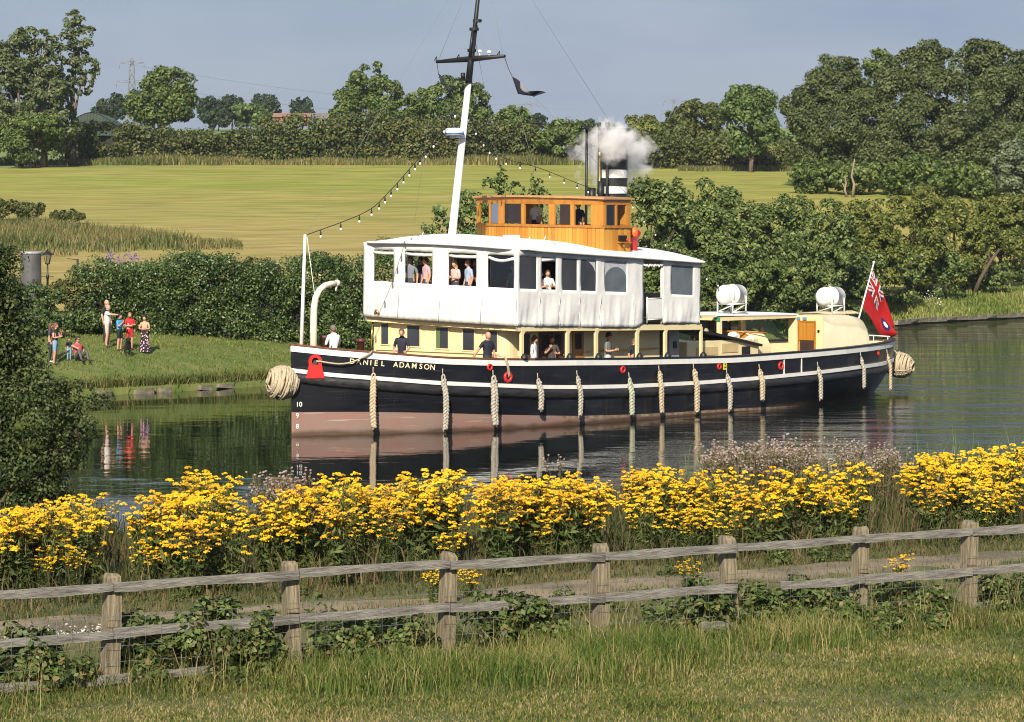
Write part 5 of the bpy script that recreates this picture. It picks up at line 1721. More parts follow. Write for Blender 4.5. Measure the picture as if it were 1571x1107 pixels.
    if skirt:
        b = MB()
        rows_ = []
        for i in range(9):
            f = i / 8
            z = (1.02 - f * .95 if skirt[1] == 'long' else 1.02 - f * .5) * k
            r0 = (.165 + .11 * f) * k
            rows_.append([(math.cos(a) * r0 * (1 + .06 * f * math.sin(7 * a)), math.sin(a) * r0 * .85 * (1 + .06 * f * math.sin(7 * a)), z) for a in np.linspace(0, 2 * math.pi, 28, endpoint=False)])
        b.grid(rows_, 0, True, closed=True)
        b.build('skirt', skirt[0], body)
    return body

def flat_print(name, base, spot, scale, thr):
    m, nt, N, L, p = _nodes(name)
    p.inputs['Roughness'].default_value = .85
    tc = N.new('ShaderNodeTexCoord'); vo = N.new('ShaderNodeTexVoronoi'); vo.inputs['Scale'].default_value = scale
    L.new(tc.outputs['Object'], vo.inputs['Vector'])
    mr = N.new('ShaderNodeMapRange'); mr.inputs['From Min'].default_value = thr; mr.inputs['From Max'].default_value = thr + .06
    L.new(vo.outputs['Distance'], mr.inputs['Value'])
    mx = N.new('ShaderNodeMix'); mx.data_type = 'RGBA'; mx.inputs[6].default_value = (*spot, 1); mx.inputs[7].default_value = (*base, 1)
    L.new(mr.outputs['Result'], mx.inputs[0]); L.new(mx.outputs[2], p.inputs['Base Color'])
    return m
def on_ship(s, t, z, face_deg):
    """a spot on the ship; face_deg: 0 looks to the near side, 90 towards the bow, -90 aft, 180 to the far side"""
    base = math.atan2(SN.y, SN.x) + math.pi / 2       # local -Y then points along the near-side normal
    return world_of(s, t, z), base - R(face_deg)
GD = 'people on the main deck'; GU = 'passengers behind the awning windows'; GB = 'people watching from the far bank'
NAVY = (.012, .014, .03)
def sp(label, s, t, z, fd, **kw):
    l, a = on_ship(s, t, z, fd)
    return person(label, l, a, **kw)
sp('person in navy shirt standing on the foredeck before the second deckhouse window', 3.4, 1.75, 1.62, 55, h=1.80, shirt=NAVY, legs=NAVY, hair=(.10, .07, .05), arms=('rail', 'down'), group=GD)
sp('balding person in navy shirt with lanyard leaning over the rail holding a rope', 6.35, 2.95, 1.42, 15, h=1.84, shirt=NAVY, legs=(.03, .03, .04), hairstyle='bald', arms=('down', 'reach'), group=GD)
sp('person in a white top with sunglasses beside the first stanchion', 8.45, 3.2, 1.36, -25, h=1.72, shirt=(.78, .78, .82), legs=(.3, .32, .4), hair=(.12, .05, .03), hairstyle='long', glasses=True, sleeve='long', arms=('down', 'down'), group=GD)
sp('red-haired person in dark dress holding a phone by the brown doors', 9.5, 3.1, 1.31, 40, h=1.72, shirt=(.06, .045, .04), legs=(.06, .045, .04), hair=(.16, .03, .02), hairstyle='long', arms=('hold', 'phone'), group=GD)
sp('tall person in grey shirt and sunglasses photographing beside the third stanchion', 12.5, 3.15, 1.23, -20, h=1.85, shirt=(.16, .18, .17), legs=(.5, .55, .65), hair=(.03, .02, .02), glasses=True, arms=('hold', 'hold'), group=GD)
sp('person in navy shirt and sunglasses leaning on the rail amidships', 13.75, 3.3, 1.19, 5, h=1.66, shirt=NAVY, legs=NAVY, hair=(.16, .09, .05), hairstyle='long', glasses=True, arms=('rail', 'down'), group=GD)
sp('person in a white shirt seen from behind on the foredeck', 2.05, -.1, 1.73, 200, h=1.80, shirt=(.80, .80, .80), legs=(.03, .03, .04), hair=(.16, .14, .12), sleeve='long', arms=('hold', 'rail'), group=GD)
sp('person in a white shirt under the link beam abaft the awning', 21.6, .5, 1.1, 60, h=1.80, shirt=(.80, .80, .80), legs=(.03, .03, .04), hair=(.35, .33, .3), sleeve='long', group=GD)
sp('person in a reddish patterned top inside the after shelter', 23.0, .35, 1.15, 30, h=1.70, shirt=(.50, .18, .18), legs=(.05, .05, .08), hair=(.18, .05, .03), hairstyle='long', arms=('hold', 'down'), group=GD)
sp('balding person in dark clothes at the gap before the after house', 25.6, .15, 1.15, 120, h=1.70, shirt=(.02, .02, .03), legs=(.02, .02, .03), hairstyle='bald', group=GD)
sp('person in navy jersey sitting by the stern rail under the ensign', 31.6, .95, 1.12, -40, h=1.72, shirt=(.014, .018, .05), legs=(.02, .02, .04), hair=(.12, .09, .07), pose='bench', arms=('lap', 'lap'), sleeve='long', group=GD)
def ud(s, t): return 3.86 - (s - 7.1) * .037 + HEEL * (3.6 - t)
sp('person in a grey shirt at the second front awning window, nearest the bow post', 7.5, -1.72, ud(8, -2.1), 60, h=1.78, shirt=(.18, .21, .26), hair=(.10, .09, .08), group=GU)
sp('person in a dark patterned shirt between two others at the second front awning window', 7.95, -1.62, ud(8.7, -2), 100, h=1.80, shirt=(.02, .025, .04), hair=(.05, .03, .02), group=GU)
sp('person in a pink checked shirt at the second front awning window', 7.45, -.92, ud(7.9, -1.2), 110, h=1.78, shirt=(.66, .38, .43), hair=(.07, .04, .03), group=GU)
sp('blond person in a pink top at the third front awning window', 7.40, .50, ud(7.6, 0), 95, h=1.70, shirt=(.72, .47, .47), hair=(.55, .36, .16), hairstyle='long', arms=('hold', 'rail'), group=GU)
sp('bald person in a pale blue shirt at the third front awning window', 7.42, 1.10, ud(7.7, .9), 110, h=1.76, shirt=(.38, .47, .64), hairstyle='bald', group=GU)
sp('dimly seen person behind the fourth front awning window', 7.9, 2.75, ud(8.6, 2.5), 80, h=1.70, shirt=(.10, .12, .13), hair=(.04, .03, .02), group=GU)
sp('person with sunglasses at the open side window, nearer the bow of the pair', 8.55, 3.36, ud(8.5, 3.2) - .1, -15, h=1.58, shirt=(.62, .42, .40), hair=(.05, .03, .02), glasses=True, hairstyle='long', arms=('hold', 'hold'), group=GU)
sp('long-haired person in a white flowered top at the open side window', 8.95, 3.38, ud(9, 3.2) - .1, 40, h=1.62, shirt=(.74, .70, .68), hair=(.07, .035, .02), hairstyle='long', arms=('hold', 'hold'), group=GU)
sp('grey-haired person just behind the pair at the third front awning window', 8.0, .95, ud(8, 1), 95, h=1.74, shirt=(.30, .12, .12), hair=(.25, .24, .23), group=GU)
sp('dark-haired person inside beyond the pink shirt at the second front awning window', 8.3, -1.05, ud(8.3, -1), 120, h=1.70, shirt=(.10, .10, .16), hair=(.03, .02, .02), group=GU)
sp('person in a red top behind the fourth front awning window', 7.85, 3.1, ud(7.9, 3), 70, h=1.62, shirt=(.40, .05, .06), hair=(.06, .04, .03), hairstyle='long', group=GU)
sp('person in dark blue at the near end of the wheelhouse', 13.0, 1.35, 6.0, 80, h=1.70, shirt=(.03, .04, .09), legs=NAVY, hair=(.10, .07, .05), group='crew in the wheelhouse')
sp('person in a white shirt at the open middle window of the wheelhouse', 13.05, -.72, 6.0 + .05, 90, h=1.74, shirt=(.80, .80, .80), legs=NAVY, hair=(.03, .02, .02), group='crew in the wheelhouse')

def spot(u, v):
    """where the sight line through photo point (u, v) meets the far bank"""
    best = None
    for Y in np.arange(112, 140, .05):
        X = at(u, Y); z = float(ground_z(X, Y))
        if float(d_far(X, Y)) < .6: continue
        vv = VH + (HC - z) / Y * F
        if best is None or abs(vv - v) < best[0]: best = (abs(vv - v), X, Y, z)
    return Vector(best[1:])
def bp(label, u, v, fd, **kw):
    return person(label, spot(u, v), R(fd), group=GB, **kw)      # fd 0 faces the camera, 90 faces right
bp('person in a white T-shirt and pale shorts pointing over the water', 165, 532, 80, h=1.78, shirt=(.80, .79, .76), legs=(.55, .49, .42), short=True, hairstyle='bald', arms=('down', 'point'), stout=1.12, skin=(.62, .34, .24))
bp('person in a dark shirt half hidden behind the one in white', 163, 527, 60, h=1.86, shirt=(.02, .02, .025), legs=(.03, .03, .03), hairstyle='bald', skin=(.62, .34, .24))
bp('dark-haired person in a sky-blue shirt and black shorts', 183.5, 537, 60, h=1.52, shirt=(.06, .32, .62), legs=(.01, .01, .015), short=True, hair=(.02, .012, .01), arms=('hold', 'phone'))
bp('person in a red T-shirt and shorts standing behind the dog', 199, 536, 20, h=1.55, shirt=(.62, .02, .03), legs=(.55, .02, .03), short=True, hair=(.30, .16, .07), arms=('hold', 'fold'), stout=1.1)
bp('person in a dark skirt with pink flowers, arms folded', 222, 541, -10, h=1.56, shirt=(.60, .36, .24), legs=(.02, .02, .02), hair=(.03, .015, .01), hairstyle='long', arms=('fold', 'fold'), sleeve=False, bare=True, skirt=(flat_print('flower_print', (.015, .012, .02), (.75, .45, .58), 11.0, .34), 'long'))
bp('person in dark vest and denim shorts bending towards the child', 85, 559, 75, h=1.68, shirt=(.025, .025, .03), legs=(.22, .34, .52), short=True, hair=(.16, .07, .04), hairstyle='long', arms=('phone', 'hold'), sleeve=False)
bp('person in dark jeans and white shoes at the edge of the leaning bush', 77, 556, 95, h=1.60, shirt=(.05, .05, .06), legs=(.03, .03, .04), shoes=(.75, .75, .75), hair=(.10, .05, .03), hairstyle='long')
bp('small child in dark top and blue jeans beside the seated person', 106, 553, 20, h=.92, shirt=(.015, .015, .02), legs=(.25, .38, .60), hair=(.05, .03, .02))
bp('person in a pinkish red shirt and sunglasses sitting on the grass', 119, 553, 35, h=1.78, shirt=(.48, .10, .14), legs=(.10, .10, .09), hair=(.03, .02, .015), pose='sit', arms=('prop', 'lap'), glasses=True)

# the black dog, facing the camera
def dog():
    V, E, RA = [], [], []
    def v(x, y, z, r): V.append((x, y, z)); RA.append(r); return len(V) - 1
    hip = v(0, .30, .50, .13); bel = v(0, .08, .47, .135); che = v(0, -.18, .46, .165); nk = v(0, -.33, .62, .10); hd = v(0, -.42, .74, .098); mz = v(0, -.54, .70, .055); ns = v(0, -.60, .69, .036)
    for a, b in ((hip, bel), (bel, che), (che, nk), (nk, hd), (hd, mz), (mz, ns)): E.append((a, b))
    t1 = v(0, .46, .50, .035); t2 = v(.04, .60, .40, .022); E += [(hip, t1), (t1, t2)]
    for sg in (1, -1):
        a = v(.10 * sg, -.22, .34, .06); b = v(.10 * sg, -.20, .19, .042); c = v(.10 * sg, -.22, .04, .034); d = v(.10 * sg, -.28, .025, .034)
        E.extend([(che, a), (a, b), (b, c), (c, d)])
        a = v(.09 * sg, .30, .36, .085); b = v(.10 * sg, .22, .26, .055); c = v(.10 * sg, .36, .16, .038); d = v(.10 * sg, .33, .04, .033); f = v(.10 * sg, .27, .025, .033)
        E.extend([(hip, a), (a, b), (b, c), (c, d), (d, f)])
        a = v(.075 * sg, -.38, .80, .035); b = v(.11 * sg, -.40, .72, .026); E.extend([(hd, a), (a, b)])
    me = bpy.data.meshes.new('dog'); me.from_pydata(V, E, [])
    o = bpy.data.objects.new('dog', me); COL.objects.link(o)
    o.modifiers.new('skin', 'SKIN')
    for i, q in enumerate(me.skin_vertices[0].data): q.radius = (RA[i], RA[i]); q.use_root = (i == 0)
    o.modifiers.new('sub', 'SUBSURF').levels = 1
    dg = bpy.context.evaluated_depsgraph_get()
    me2 = bpy.data.meshes.new_from_object(o.evaluated_get(dg)); bpy.data.objects.remove(o)
    me2.materials.clear(); me2.materials.append(mat('black_fur', (.008, .008, .009), .7, (.016, .015, .015), 30.0, bump=(60, .6, .02)))
    return me2
dg_ = link('dog', dog(), None, spot(196, 545), (0, 0, R(12)))
dg_.scale = (.95, .95, .95)
tag(dg_, 'black dog standing on the grass before the person in red', 'dog')

# ---------------------------------------------------------------- trees, hedges and buildings beyond the water
LM = {
    'oak': leaf_mat('oak_leaves', [(0.034, 0.060, 0.016), (0.076, 0.124, 0.027), (0.129, 0.181, 0.043), (0.227, 0.272, 0.076)]),
    'poplar': leaf_mat('poplar_leaves', [(.04, .06, .02), (.08, .11, .036), (.13, .165, .06), (.21, .24, .12)], rough=.55, spec=.4),
    'hedge': leaf_mat('hawthorn_leaves', [(0.028, 0.048, 0.014), (0.063, 0.092, 0.022), (0.119, 0.140, 0.036), (0.182, 0.168, 0.056)]),
    'hedge2': leaf_mat('garden_hedge_leaves', [(0.024, 0.048, 0.015), (0.056, 0.101, 0.024), (0.105, 0.164, 0.039), (0.194, 0.254, 0.075)], rough=.42, spec=.6),
    'rust': leaf_mat('rusty_hedge_leaves', [(.036, .056, .015), (.082, .115, .028), (.14, .16, .042), (.19, .165, .06)], patch=.5, pscale=.12),
    'willow': leaf_mat('willow_leaves', [(0.040, 0.070, 0.020), (0.092, 0.141, 0.037), (0.167, 0.225, 0.060), (0.283, 0.316, 0.117)]),
    'lime': leaf_mat('lime_leaves', [(.04, .075, .022), (.085, .14, .038), (.14, .21, .06), (.2, .27, .09)]),
    'horn': leaf_mat('chestnut_leaves', [(0.035, 0.054, 0.017), (0.077, 0.104, 0.033), (0.124, 0.153, 0.053), (0.183, 0.206, 0.088)], rough=.6, spec=.3),
    'yellow': leaf_mat('sunlit_bush_leaves', [(0.049, 0.073, 0.017), (0.119, 0.154, 0.031), (0.210, 0.231, 0.049), (0.280, 0.280, 0.070)]),
    'blue': leaf_mat('hazed_leaves', [(.022, .042, .022), (.04, .066, .032), (.06, .09, .04)]),  # far trees: the blue of the haze is put into the leaf colour
    'pale': leaf_mat('silver_willow_leaves', [(.09, .12, .06), (.16, .20, .11), (.28, .32, .21)]),
}
M_bark = mat('bark', (.14, .10, .07), .9, (.07, .05, .035), 5.0, stretch=(1, 1, .25), bump=(9, .8, .05))
M_bark2 = mat('pale_bark', (.30, .24, .17), .9, (.18, .14, .10), 5.0, stretch=(1, 1, .25), bump=(9, .8, .05))

def clump_leaves(C, RC, n, leaf, g, core=None, asp=.6, rnd=.42, up=.25, droop=.0):
    """n leaves spread over the surfaces of clumps at C with radii RC"""
    RC = np.asarray(RC, float)
    w = RC ** 2; w = w / w.sum()
    idx = g.choice(len(C), n, p=w)
    d = unit(g.normal(0, 1, (n, 3)))
    if core is not None:
        d = unit(d + .55 * unit(C[idx] - core))
    d[:, 2] += .15; d = unit(d)
    rr = RC[idx] * np.clip(g.normal(.9, .16, n), .35, 1.25)
    P = C[idx] + d * rr[:, None] * np.array([1, 1, .85])
    N = d + np.array([0, 0, up])
    return leaf_quads(P, N, leaf * g.uniform(.65, 1.3, n), asp, rnd, g, droop)

def lobes_of(c, r, g, k=7, low=.35):
    """one uneven crown: a main mass with smaller masses round it"""
    L_ = [(c[0], c[1], c[2], r[0] * .80, r[1] * .80, r[2] * .86)]
    for i in range(k):
        a = 2 * math.pi * (i + g.uniform(-.3, .3)) / k
        el = g.uniform(-low, .75)
        s = g.uniform(.34, .52)
        L_.append((c[0] + math.cos(a) * r[0] * (1 - s) * math.cos(el), c[1] + math.sin(a) * r[1] * (1 - s) * math.cos(el), c[2] + math.sin(el) * r[2] * (1 - s) * 1.3, r[0] * s, r[1] * s, r[2] * s))
    return L_

def foliage(lobes, leaf, cover, g, matl, origin, asp=.6, clump=.30, up=.25, rnd=.42, droop=0.0):
    Cs, Rs, area = [], [], 0
    cen = np.mean([l[:3] for l in lobes], axis=0)
    for (x, y, z, a, b, c) in lobes:
        m_ = (a + b + c) / 3
        k = max(5, int(20 * (m_ / max(m_, .01)) ** 2))
        k = int(14 + 10 * min(2.0, m_ / (leaf * 12)))
        d = unit(g.normal(0, 1, (k, 3)))
        f = g.uniform(.35, 1, k) ** .45
        Cs.append(np.stack([x + d[:, 0] * a * f * .86, y + d[:, 1] * b * f * .86, z + d[:, 2] * c * f * .86], 1))
        Rs.append(m_ * clump * g.uniform(.6, 1.35, k))
        area += 4 * math.pi * m_ * m_
    C = np.concatenate(Cs); RC = np.concatenate(Rs)
    n = int(cover * area / (2 * leaf * leaf * asp))
    if 100 < origin[1] < 240:            # far crowns: thin out the side that faces away from the water
        dy = (C[:, 1] - cen[1]) / max(1e-6, np.abs(C[:, 1] - cen[1]).max())
        keep = (dy < .3) | (g.uniform(0, 1, len(C)) < .3)
        C, RC = C[keep], RC[keep]; n = int(n * .82)
    q = clump_leaves(C, RC, n, leaf, g, cen, asp, rnd, up, droop)
    return q - np.asarray(origin), C, n

NLEAF = [0]
def tree(name, label, u, vtop, wpx, Y, kind, low=.25, leaf=.24, cover=1.5, lobes=None, group=None, trunk=True, seed=None, dX=0.0, cat='tree', clump=.30, bark=None, depth=1.0, trunk_r=None, up=.25, hang=0.0, asp=.6):
    """a tree seen at photo column u, its top at row vtop, wpx wide, standing at distance Y"""
    g = np.random.default_rng(seed if seed is not None else abs(hash((round(u), round(vtop)))) % 9999)
    X = at(u, Y) + dX
    gz = float(ground_z(X, Y))
    zt = zat(vtop, Y)
    w = wpx / F * Y / 2
    h = zt - gz
    zl = gz + h * low
    if lobes is None:
        c = (X, Y, (zl + zt) / 2)
        lobes = lobes_of(c, (w, w * depth, (zt - zl) / 2), g)
    else:
        lobes = [(at(a, Y), Y + dy, zat(b, Y), ra / F * Y, ra / F * Y * depth, rb / F * Y) for a, b, ra, rb, dy in lobes]
    root = empty(name, (X, Y, gz))
    tag(root, label, cat, group)
    q, C, n = foliage(lobes, leaf, cover, g, kind, (X, Y, gz), asp=asp, clump=clump, up=up, droop=hang)
    NLEAF[0] += n
    link('crown', np_mesh('crown', q, 4, LM[kind]), root)
    if trunk:
        b = MB()
        r = trunk_r or max(.12, h * .022)
        top = h * (low + (1 - low) * .55)
        b.tube([(0, 0, -.3), (.05 * h * .1, 0, h * .12), (.02 * h, .01 * h, h * low), (.0, 0, top)], [r * 1.25, r, r * .8, r * .3], 9)
        sel = g.choice(len(C), min(9, len(C)), replace=False)
        for i in sel:
            e = C[i] - np.array([X, Y, gz])
            s = np.array([0, 0, min(max(h * low * .8, e[2] * .45), top)])
            mid = (s + e) / 2 + np.array([0, 0, h * .03])
            b.tube([tuple(s), tuple(mid), tuple(e)], [r * .45, r * .28, r * .1], 6)
        b.build('trunk', bark or M_bark, root)
    return root

def hedge(name, label, pts, kind, leaf, cover, depth, seed, cat='hedge', group=None, lump=.45, sprigs=0, clump_r=.42):
    """a hedge along pts [(X, Y, base z, top z)]"""
    g = np.random.default_rng(seed)
    pts = np.array(pts, float)
    seg = np.hypot(np.diff(pts[:, 0]), np.diff(pts[:, 1]))
    cum = np.concatenate([[0], np.cumsum(seg)])
    Ltot = cum[-1]
    H = (pts[:, 3] - pts[:, 2]).mean()
    k = int(Ltot * (H + depth) / (clump_r ** 2) * 1.1)
    a = g.uniform(0, Ltot, k)
    x = np.interp(a, cum, pts[:, 0]); y = np.interp(a, cum, pts[:, 1]); zb = np.interp(a, cum, pts[:, 2]); zt = np.interp(a, cum, pts[:, 3])
    dirx = np.gradient(pts[:, 0]); diry = np.gradient(pts[:, 1])
    f = g.uniform(0, 1, k); front = g.uniform(0, 1, k)
    isfront = front < H / (H + depth * .8)
    zz = np.where(isfront, zb + (zt - zb) * (f * .92 + .03), zt - clump_r * .6)
    off = np.where(isfront, -depth / 2 + g.uniform(0, .35, k), g.uniform(-depth / 2, depth / 2, k))
    zz = zz + np.where(isfront, 0, lump * (np.sin(a * 1.3 + 1) + np.sin(a * .53)) * .35 + g.normal(0, lump * .3, k))
    bulge = .18 * np.sin(a * 1.1 + zz * 1.7) + g.normal(0, .12, k)
    nx, ny = -(pts[-1, 1] - pts[0, 1]) / max(Ltot, 1e-6), (pts[-1, 0] - pts[0, 0]) / max(Ltot, 1e-6)
    C = np.stack([x + nx * (off + bulge), y + ny * (off + bulge), zz], 1)
    RC = clump_r * g.uniform(.55, 1.3, k)
    n = int(cover * Ltot * (H * 1.1 + depth) / (2 * leaf * leaf * .6) * 2.6)
    org = np.array([pts[len(pts) // 2, 0], pts[len(pts) // 2, 1], pts[len(pts) // 2, 2]])
    core = C.copy(); 
    q = clump_leaves(C, RC, n, leaf, g, None, .6, .42, .25) - org
    NLEAF[0] += n
    root = empty(name, tuple(org)); tag(root, label, cat, group)
    link('foliage', np_mesh('foliage', q, 4, LM[kind]), root)
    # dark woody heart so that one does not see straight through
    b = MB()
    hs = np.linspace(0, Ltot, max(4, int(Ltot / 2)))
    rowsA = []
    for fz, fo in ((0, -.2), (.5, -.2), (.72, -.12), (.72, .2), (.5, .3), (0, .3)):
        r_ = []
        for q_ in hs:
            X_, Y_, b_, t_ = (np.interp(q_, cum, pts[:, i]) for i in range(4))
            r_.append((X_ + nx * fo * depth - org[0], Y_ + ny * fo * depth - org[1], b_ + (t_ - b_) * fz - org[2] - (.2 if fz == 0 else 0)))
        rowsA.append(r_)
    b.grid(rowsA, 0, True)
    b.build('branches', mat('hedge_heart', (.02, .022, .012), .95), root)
    return root

# far hedge along the top of the field, with the long pale grass at its foot
def hpts(us, base_v, tops, Y):
    r = []
    for u, t in zip(us, tops):
        X = at(u, Y); r.append((X, Y, float(ground_z(X, Y)) - .1, zat(t, Y)))
    return r
hedge('field_hedge', 'dark hedge at the field top between the poplars and the round oak', hpts([100, 150, 200, 245], 0, [196, 190, 192, 197], 378), 'hedge', .22, 1.2, 3, 21, group='hedges along the top of the field', clump_r=.9, lump=.7)
hedge('field_hedge', 'trimmed hedge at the field top below the pale crop', hpts([245, 300, 350, 400], 0, [200, 204, 203, 196], 380), 'hedge', .22, 1.2, 3, 22, group='hedges along the top of the field', clump_r=.9, lump=.5)
hedge('field_hedge', 'tall rusty-green hedge at the field top left of the mast', hpts([400, 450, 500, 560, 620, 700], 0, [186, 184, 180, 179, 182, 182], 381), 'rust', .22, 1.2, 3.5, 23, group='hedges along the top of the field', clump_r=1.0, lump=.9)
hedge('field_hedge', 'tall rusty-green hedge at the field top between mast and funnel', hpts([700, 750, 800, 850, 900, 960], 0, [186, 192, 192, 200, 196, 200], 381), 'rust', .22, 1.2, 3.5, 24, group='hedges along the top of the field', clump_r=1.0, lump=.9)
hedge('field_hedge', 'scrubby hedge at the field edge right of the steam', hpts([960, 1010, 1060, 1110, 1170, 1230], 0, [205, 212, 215, 214, 225, 232], 360), 'rust', .22, 1.2, 4, 25, group='hedges along the top of the field', clump_r=1.0, lump=.9)
GP = 'poplars at the field corner'
tree('poplar_tree', 'poplar at the picture\'s edge, leftmost of the three', 28, 40, 84, 366, 'poplar', .0, .24, 1.5, lobes=[(38, 62, 25, 25, 0), (22, 88, 34, 39, 0), (36, 125, 41, 39, 1), (14, 150, 43, 46, 0), (30, 195, 46, 48, -1), (-14, 110, 39, 57, 0), (-10, 190, 41, 50, 0)], group=GP, seed=31, clump=.26)
tree('poplar_tree', 'middle poplar with pale forking limbs', 66, 46, 76, 364, 'poplar', .0, .24, 1.4, lobes=[(42, 68, 14, 18, 0), (66, 62, 14, 20, 0), (80, 78, 20, 22, 0), (62, 105, 30, 26, 0), (78, 140, 34, 30, -1), (56, 178, 30, 30, 0), (84, 198, 36, 36, -1)], group=GP, seed=32, clump=.26, bark=M_bark2)
tree('poplar_tree', 'tallest poplar, its crown loose with sky showing through', 112, 14, 78, 369, 'poplar', .0, .24, 1.1, lobes=[(112, 28, 20, 14, 0), (108, 48, 22, 16, 0), (134, 50, 13, 16, 0), (122, 78, 26, 22, 0), (104, 104, 22, 20, 0), (136, 104, 18, 22, 0), (118, 132, 28, 18, 0), (94, 160, 26, 26, 0), (104, 196, 26, 30, 0)], group=GP, seed=33, clump=.24)
tree('scrub_bush', 'dark scrub at the foot of the poplars', 52, 168, 118, 360, 'oak', .0, .22, 1.3, group='scrub below the poplars', seed=34, cat='bush')
tree('oak_tree', 'round dark oak standing alone in the far hedge', 247, 103, 116, 392, 'oak', .30, .24, 1.5, seed=35, lobes=[(262, 128, 34, 24, 0), (232, 142, 34, 24, 0), (274, 150, 28, 26, 0), (214, 160, 24, 22, 0), (250, 160, 46, 26, 0), (282, 168, 20, 18, 0), (240, 178, 34, 12, 0), (208, 174, 16, 12, 0)], trunk_r=.42, clump=.36)
GF = 'distant trees on the skyline'
for i, (u, vt, w, Y, kd, lab) in enumerate(((167, 135, 62, 560, 'blue', 'dim rounded tree between the poplars and the oak'), (322, 143, 44, 640, 'blue', 'small blue-green skyline tree just right of the oak'), (356, 138, 42, 650, 'blue', 'pointed blue-green skyline tree, second right of the oak'),
        (408, 142, 52, 640, 'blue', 'domed skyline tree left of the brick house'), (384, 158, 74, 600, 'lime', 'broad paler tree below the domed skyline trees'), (335, 165, 60, 600, 'blue', 'low dark tree behind the pale crop'), (464, 146, 44, 640, 'blue', 'small skyline tree above the brick house'))):
    tree('skyline_tree', lab, u, vt, w, Y, kd, .05, .36, 1.2, group=GF, seed=40 + i)
GH = 'big hedgerow trees behind the field'
tree('hedgerow_tree', 'tall domed tree in the far hedge left of the mast', 572, 98, 118, 402, 'oak', .20, .25, 1.5, lobes=[(568, 122, 36, 24, 0), (548, 146, 30, 24, 0), (596, 140, 30, 26, 0), (570, 165, 50, 26, 0), (528, 175, 24, 18, 0), (616, 168, 24, 22, 0)], group=GH, seed=51)
tree('hedgerow_tree', 'broad tree in the far hedge directly behind the mast', 692, 120, 138, 402, 'oak', .20, .25, 1.5, lobes=[(690, 140, 36, 20, 0), (722, 150, 30, 24, 0), (656, 155, 32, 20, 0), (690, 172, 56, 22, 0), (738, 175, 22, 18, 0), (636, 175, 22, 16, 0)], group=GH, seed=52)
tree('hedgerow_tree', 'smaller tree in the far hedge right of the mast', 786, 158, 72, 402, 'oak', .1, .25, 1.4, group=GH, seed=53)
tree('hedgerow_tree', 'distant grey-green tree beside the small hedgerow tree', 826, 170, 30, 560, 'blue', .1, .3, 1.2, group=GH, seed=54)
tree('hedgerow_tree', 'dense rounded bush-like tree left of the steam', 860, 179, 88, 376, 'oak', .0, .23, 1.5, group=GH, seed=55)
tree('hedgerow_tree', 'small twin-topped tree behind the funnel', 900, 176, 46, 420, 'blue', .0, .27, 1.3, group=GH, seed=56)
tree('hedgerow_tree', 'yellowish low tree right of the steam', 990, 172, 90, 400, 'yellow', .0, .26, 1.3, group=GH, seed=57)
tree('hedgerow_tree', 'sloping grey-brown thorn tree rising beside the pale lime', 1070, 146, 110, 390, 'rust', .0, .25, 1.3, group=GH, seed=58)
tree('hedgerow_tree', 'low thorn under the sloping tree', 1030, 190, 90, 372, 'rust', .0, .24, 1.3, group=GH, seed=59)
tree('lime_tree', 'bright green domed tree standing free at the field edge', 1152, 120, 108, 345, 'lime', .12, .22, 1.7, group=GH, seed=60)
GR = 'big trees massed on the right'
tree('chestnut_tree', 'tall pale-leaved tree, leftmost of the big mass', 1268, 86, 140, 300, 'horn', .10, .165, 1.6, lobes=[(1284, 112, 41, 30, 0), (1262, 140, 50, 36, 0), (1300, 150, 46, 39, -1), (1238, 172, 43, 34, 0), (1280, 195, 64, 46, -2), (1232, 215, 36, 36, 0), (1310, 220, 50, 46, -2), (1262, 248, 50, 39, -1)], group=GR, seed=61, bark=M_bark2)
tree('chestnut_tree', 'dark tree top behind the mass of big trees', 1352, 74, 60, 312, 'oak', .3, .20, 1.3, lobes=[(1352, 94, 27, 23, 4), (1345, 125, 34, 34, 4)], group=GR, seed=62)
tree('chestnut_tree', 'broad pale-flecked tree in the middle of the big mass', 1410, 66, 170, 296, 'horn', .10, .165, 1.6, lobes=[(1428, 92, 39, 27, 0), (1396, 110, 50, 34, 0), (1370, 150, 55, 41, -1), (1430, 145, 50, 41, -2), (1350, 195, 50, 43, -2), (1410, 200, 68, 46, -3), (1370, 240, 57, 41, -3), (1440, 245, 52, 39, -3)], group=GR, seed=63)
tree('chestnut_tree', 'great dark tree crown at the right edge', 1512, 61, 170, 292, 'horn', .10, .165, 1.6, lobes=[(1500, 88, 41, 30, 0), (1540, 100, 46, 36, 0), (1478, 125, 46, 39, -1), (1530, 150, 59, 46, -2), (1575, 150, 46, 57, -1), (1480, 190, 57, 46, -3), (1540, 215, 62, 48, -3), (1490, 250, 55, 39, -3), (1590, 230, 50, 57, -2)], group=GR, seed=64)
tree('silver_willow', 'pale silvery bush at the right edge below the great tree', 1556, 200, 80, 268, 'pale', .0, .16, 1.3, group='bushes under the big trees', seed=65, cat='bush')
for i, (u, vt, w, Y, kd, lab) in enumerate(((1250, 240, 90, 284, 'oak', 'undergrowth at the left foot of the big trees'), (1320, 246, 110, 282, 'willow', 'undergrowth behind the forked dead trunks'), (1395, 238, 110, 280, 'oak', 'dark undergrowth below the middle big tree'), (1465, 242, 110, 276, 'oak', 'dark undergrowth below the great right tree'), (1530, 250, 110, 272, 'willow', 'undergrowth left of the silvery bush'), (1600, 250, 110, 270, 'oak', 'undergrowth running out at the right edge'))):
    tree('undergrowth', lab, u, vt, w, Y, kd, -.1, .19, 1.0, group='bushes under the big trees', seed=170 + i, cat='bush', trunk=False)
b = MB()
st_ = empty('dead_tree', (at(1308, 276), 276, float(ground_z(at(1308, 276), 276))))
tag(st_, 'two bare pale forked trunks under the big trees', 'dead tree')
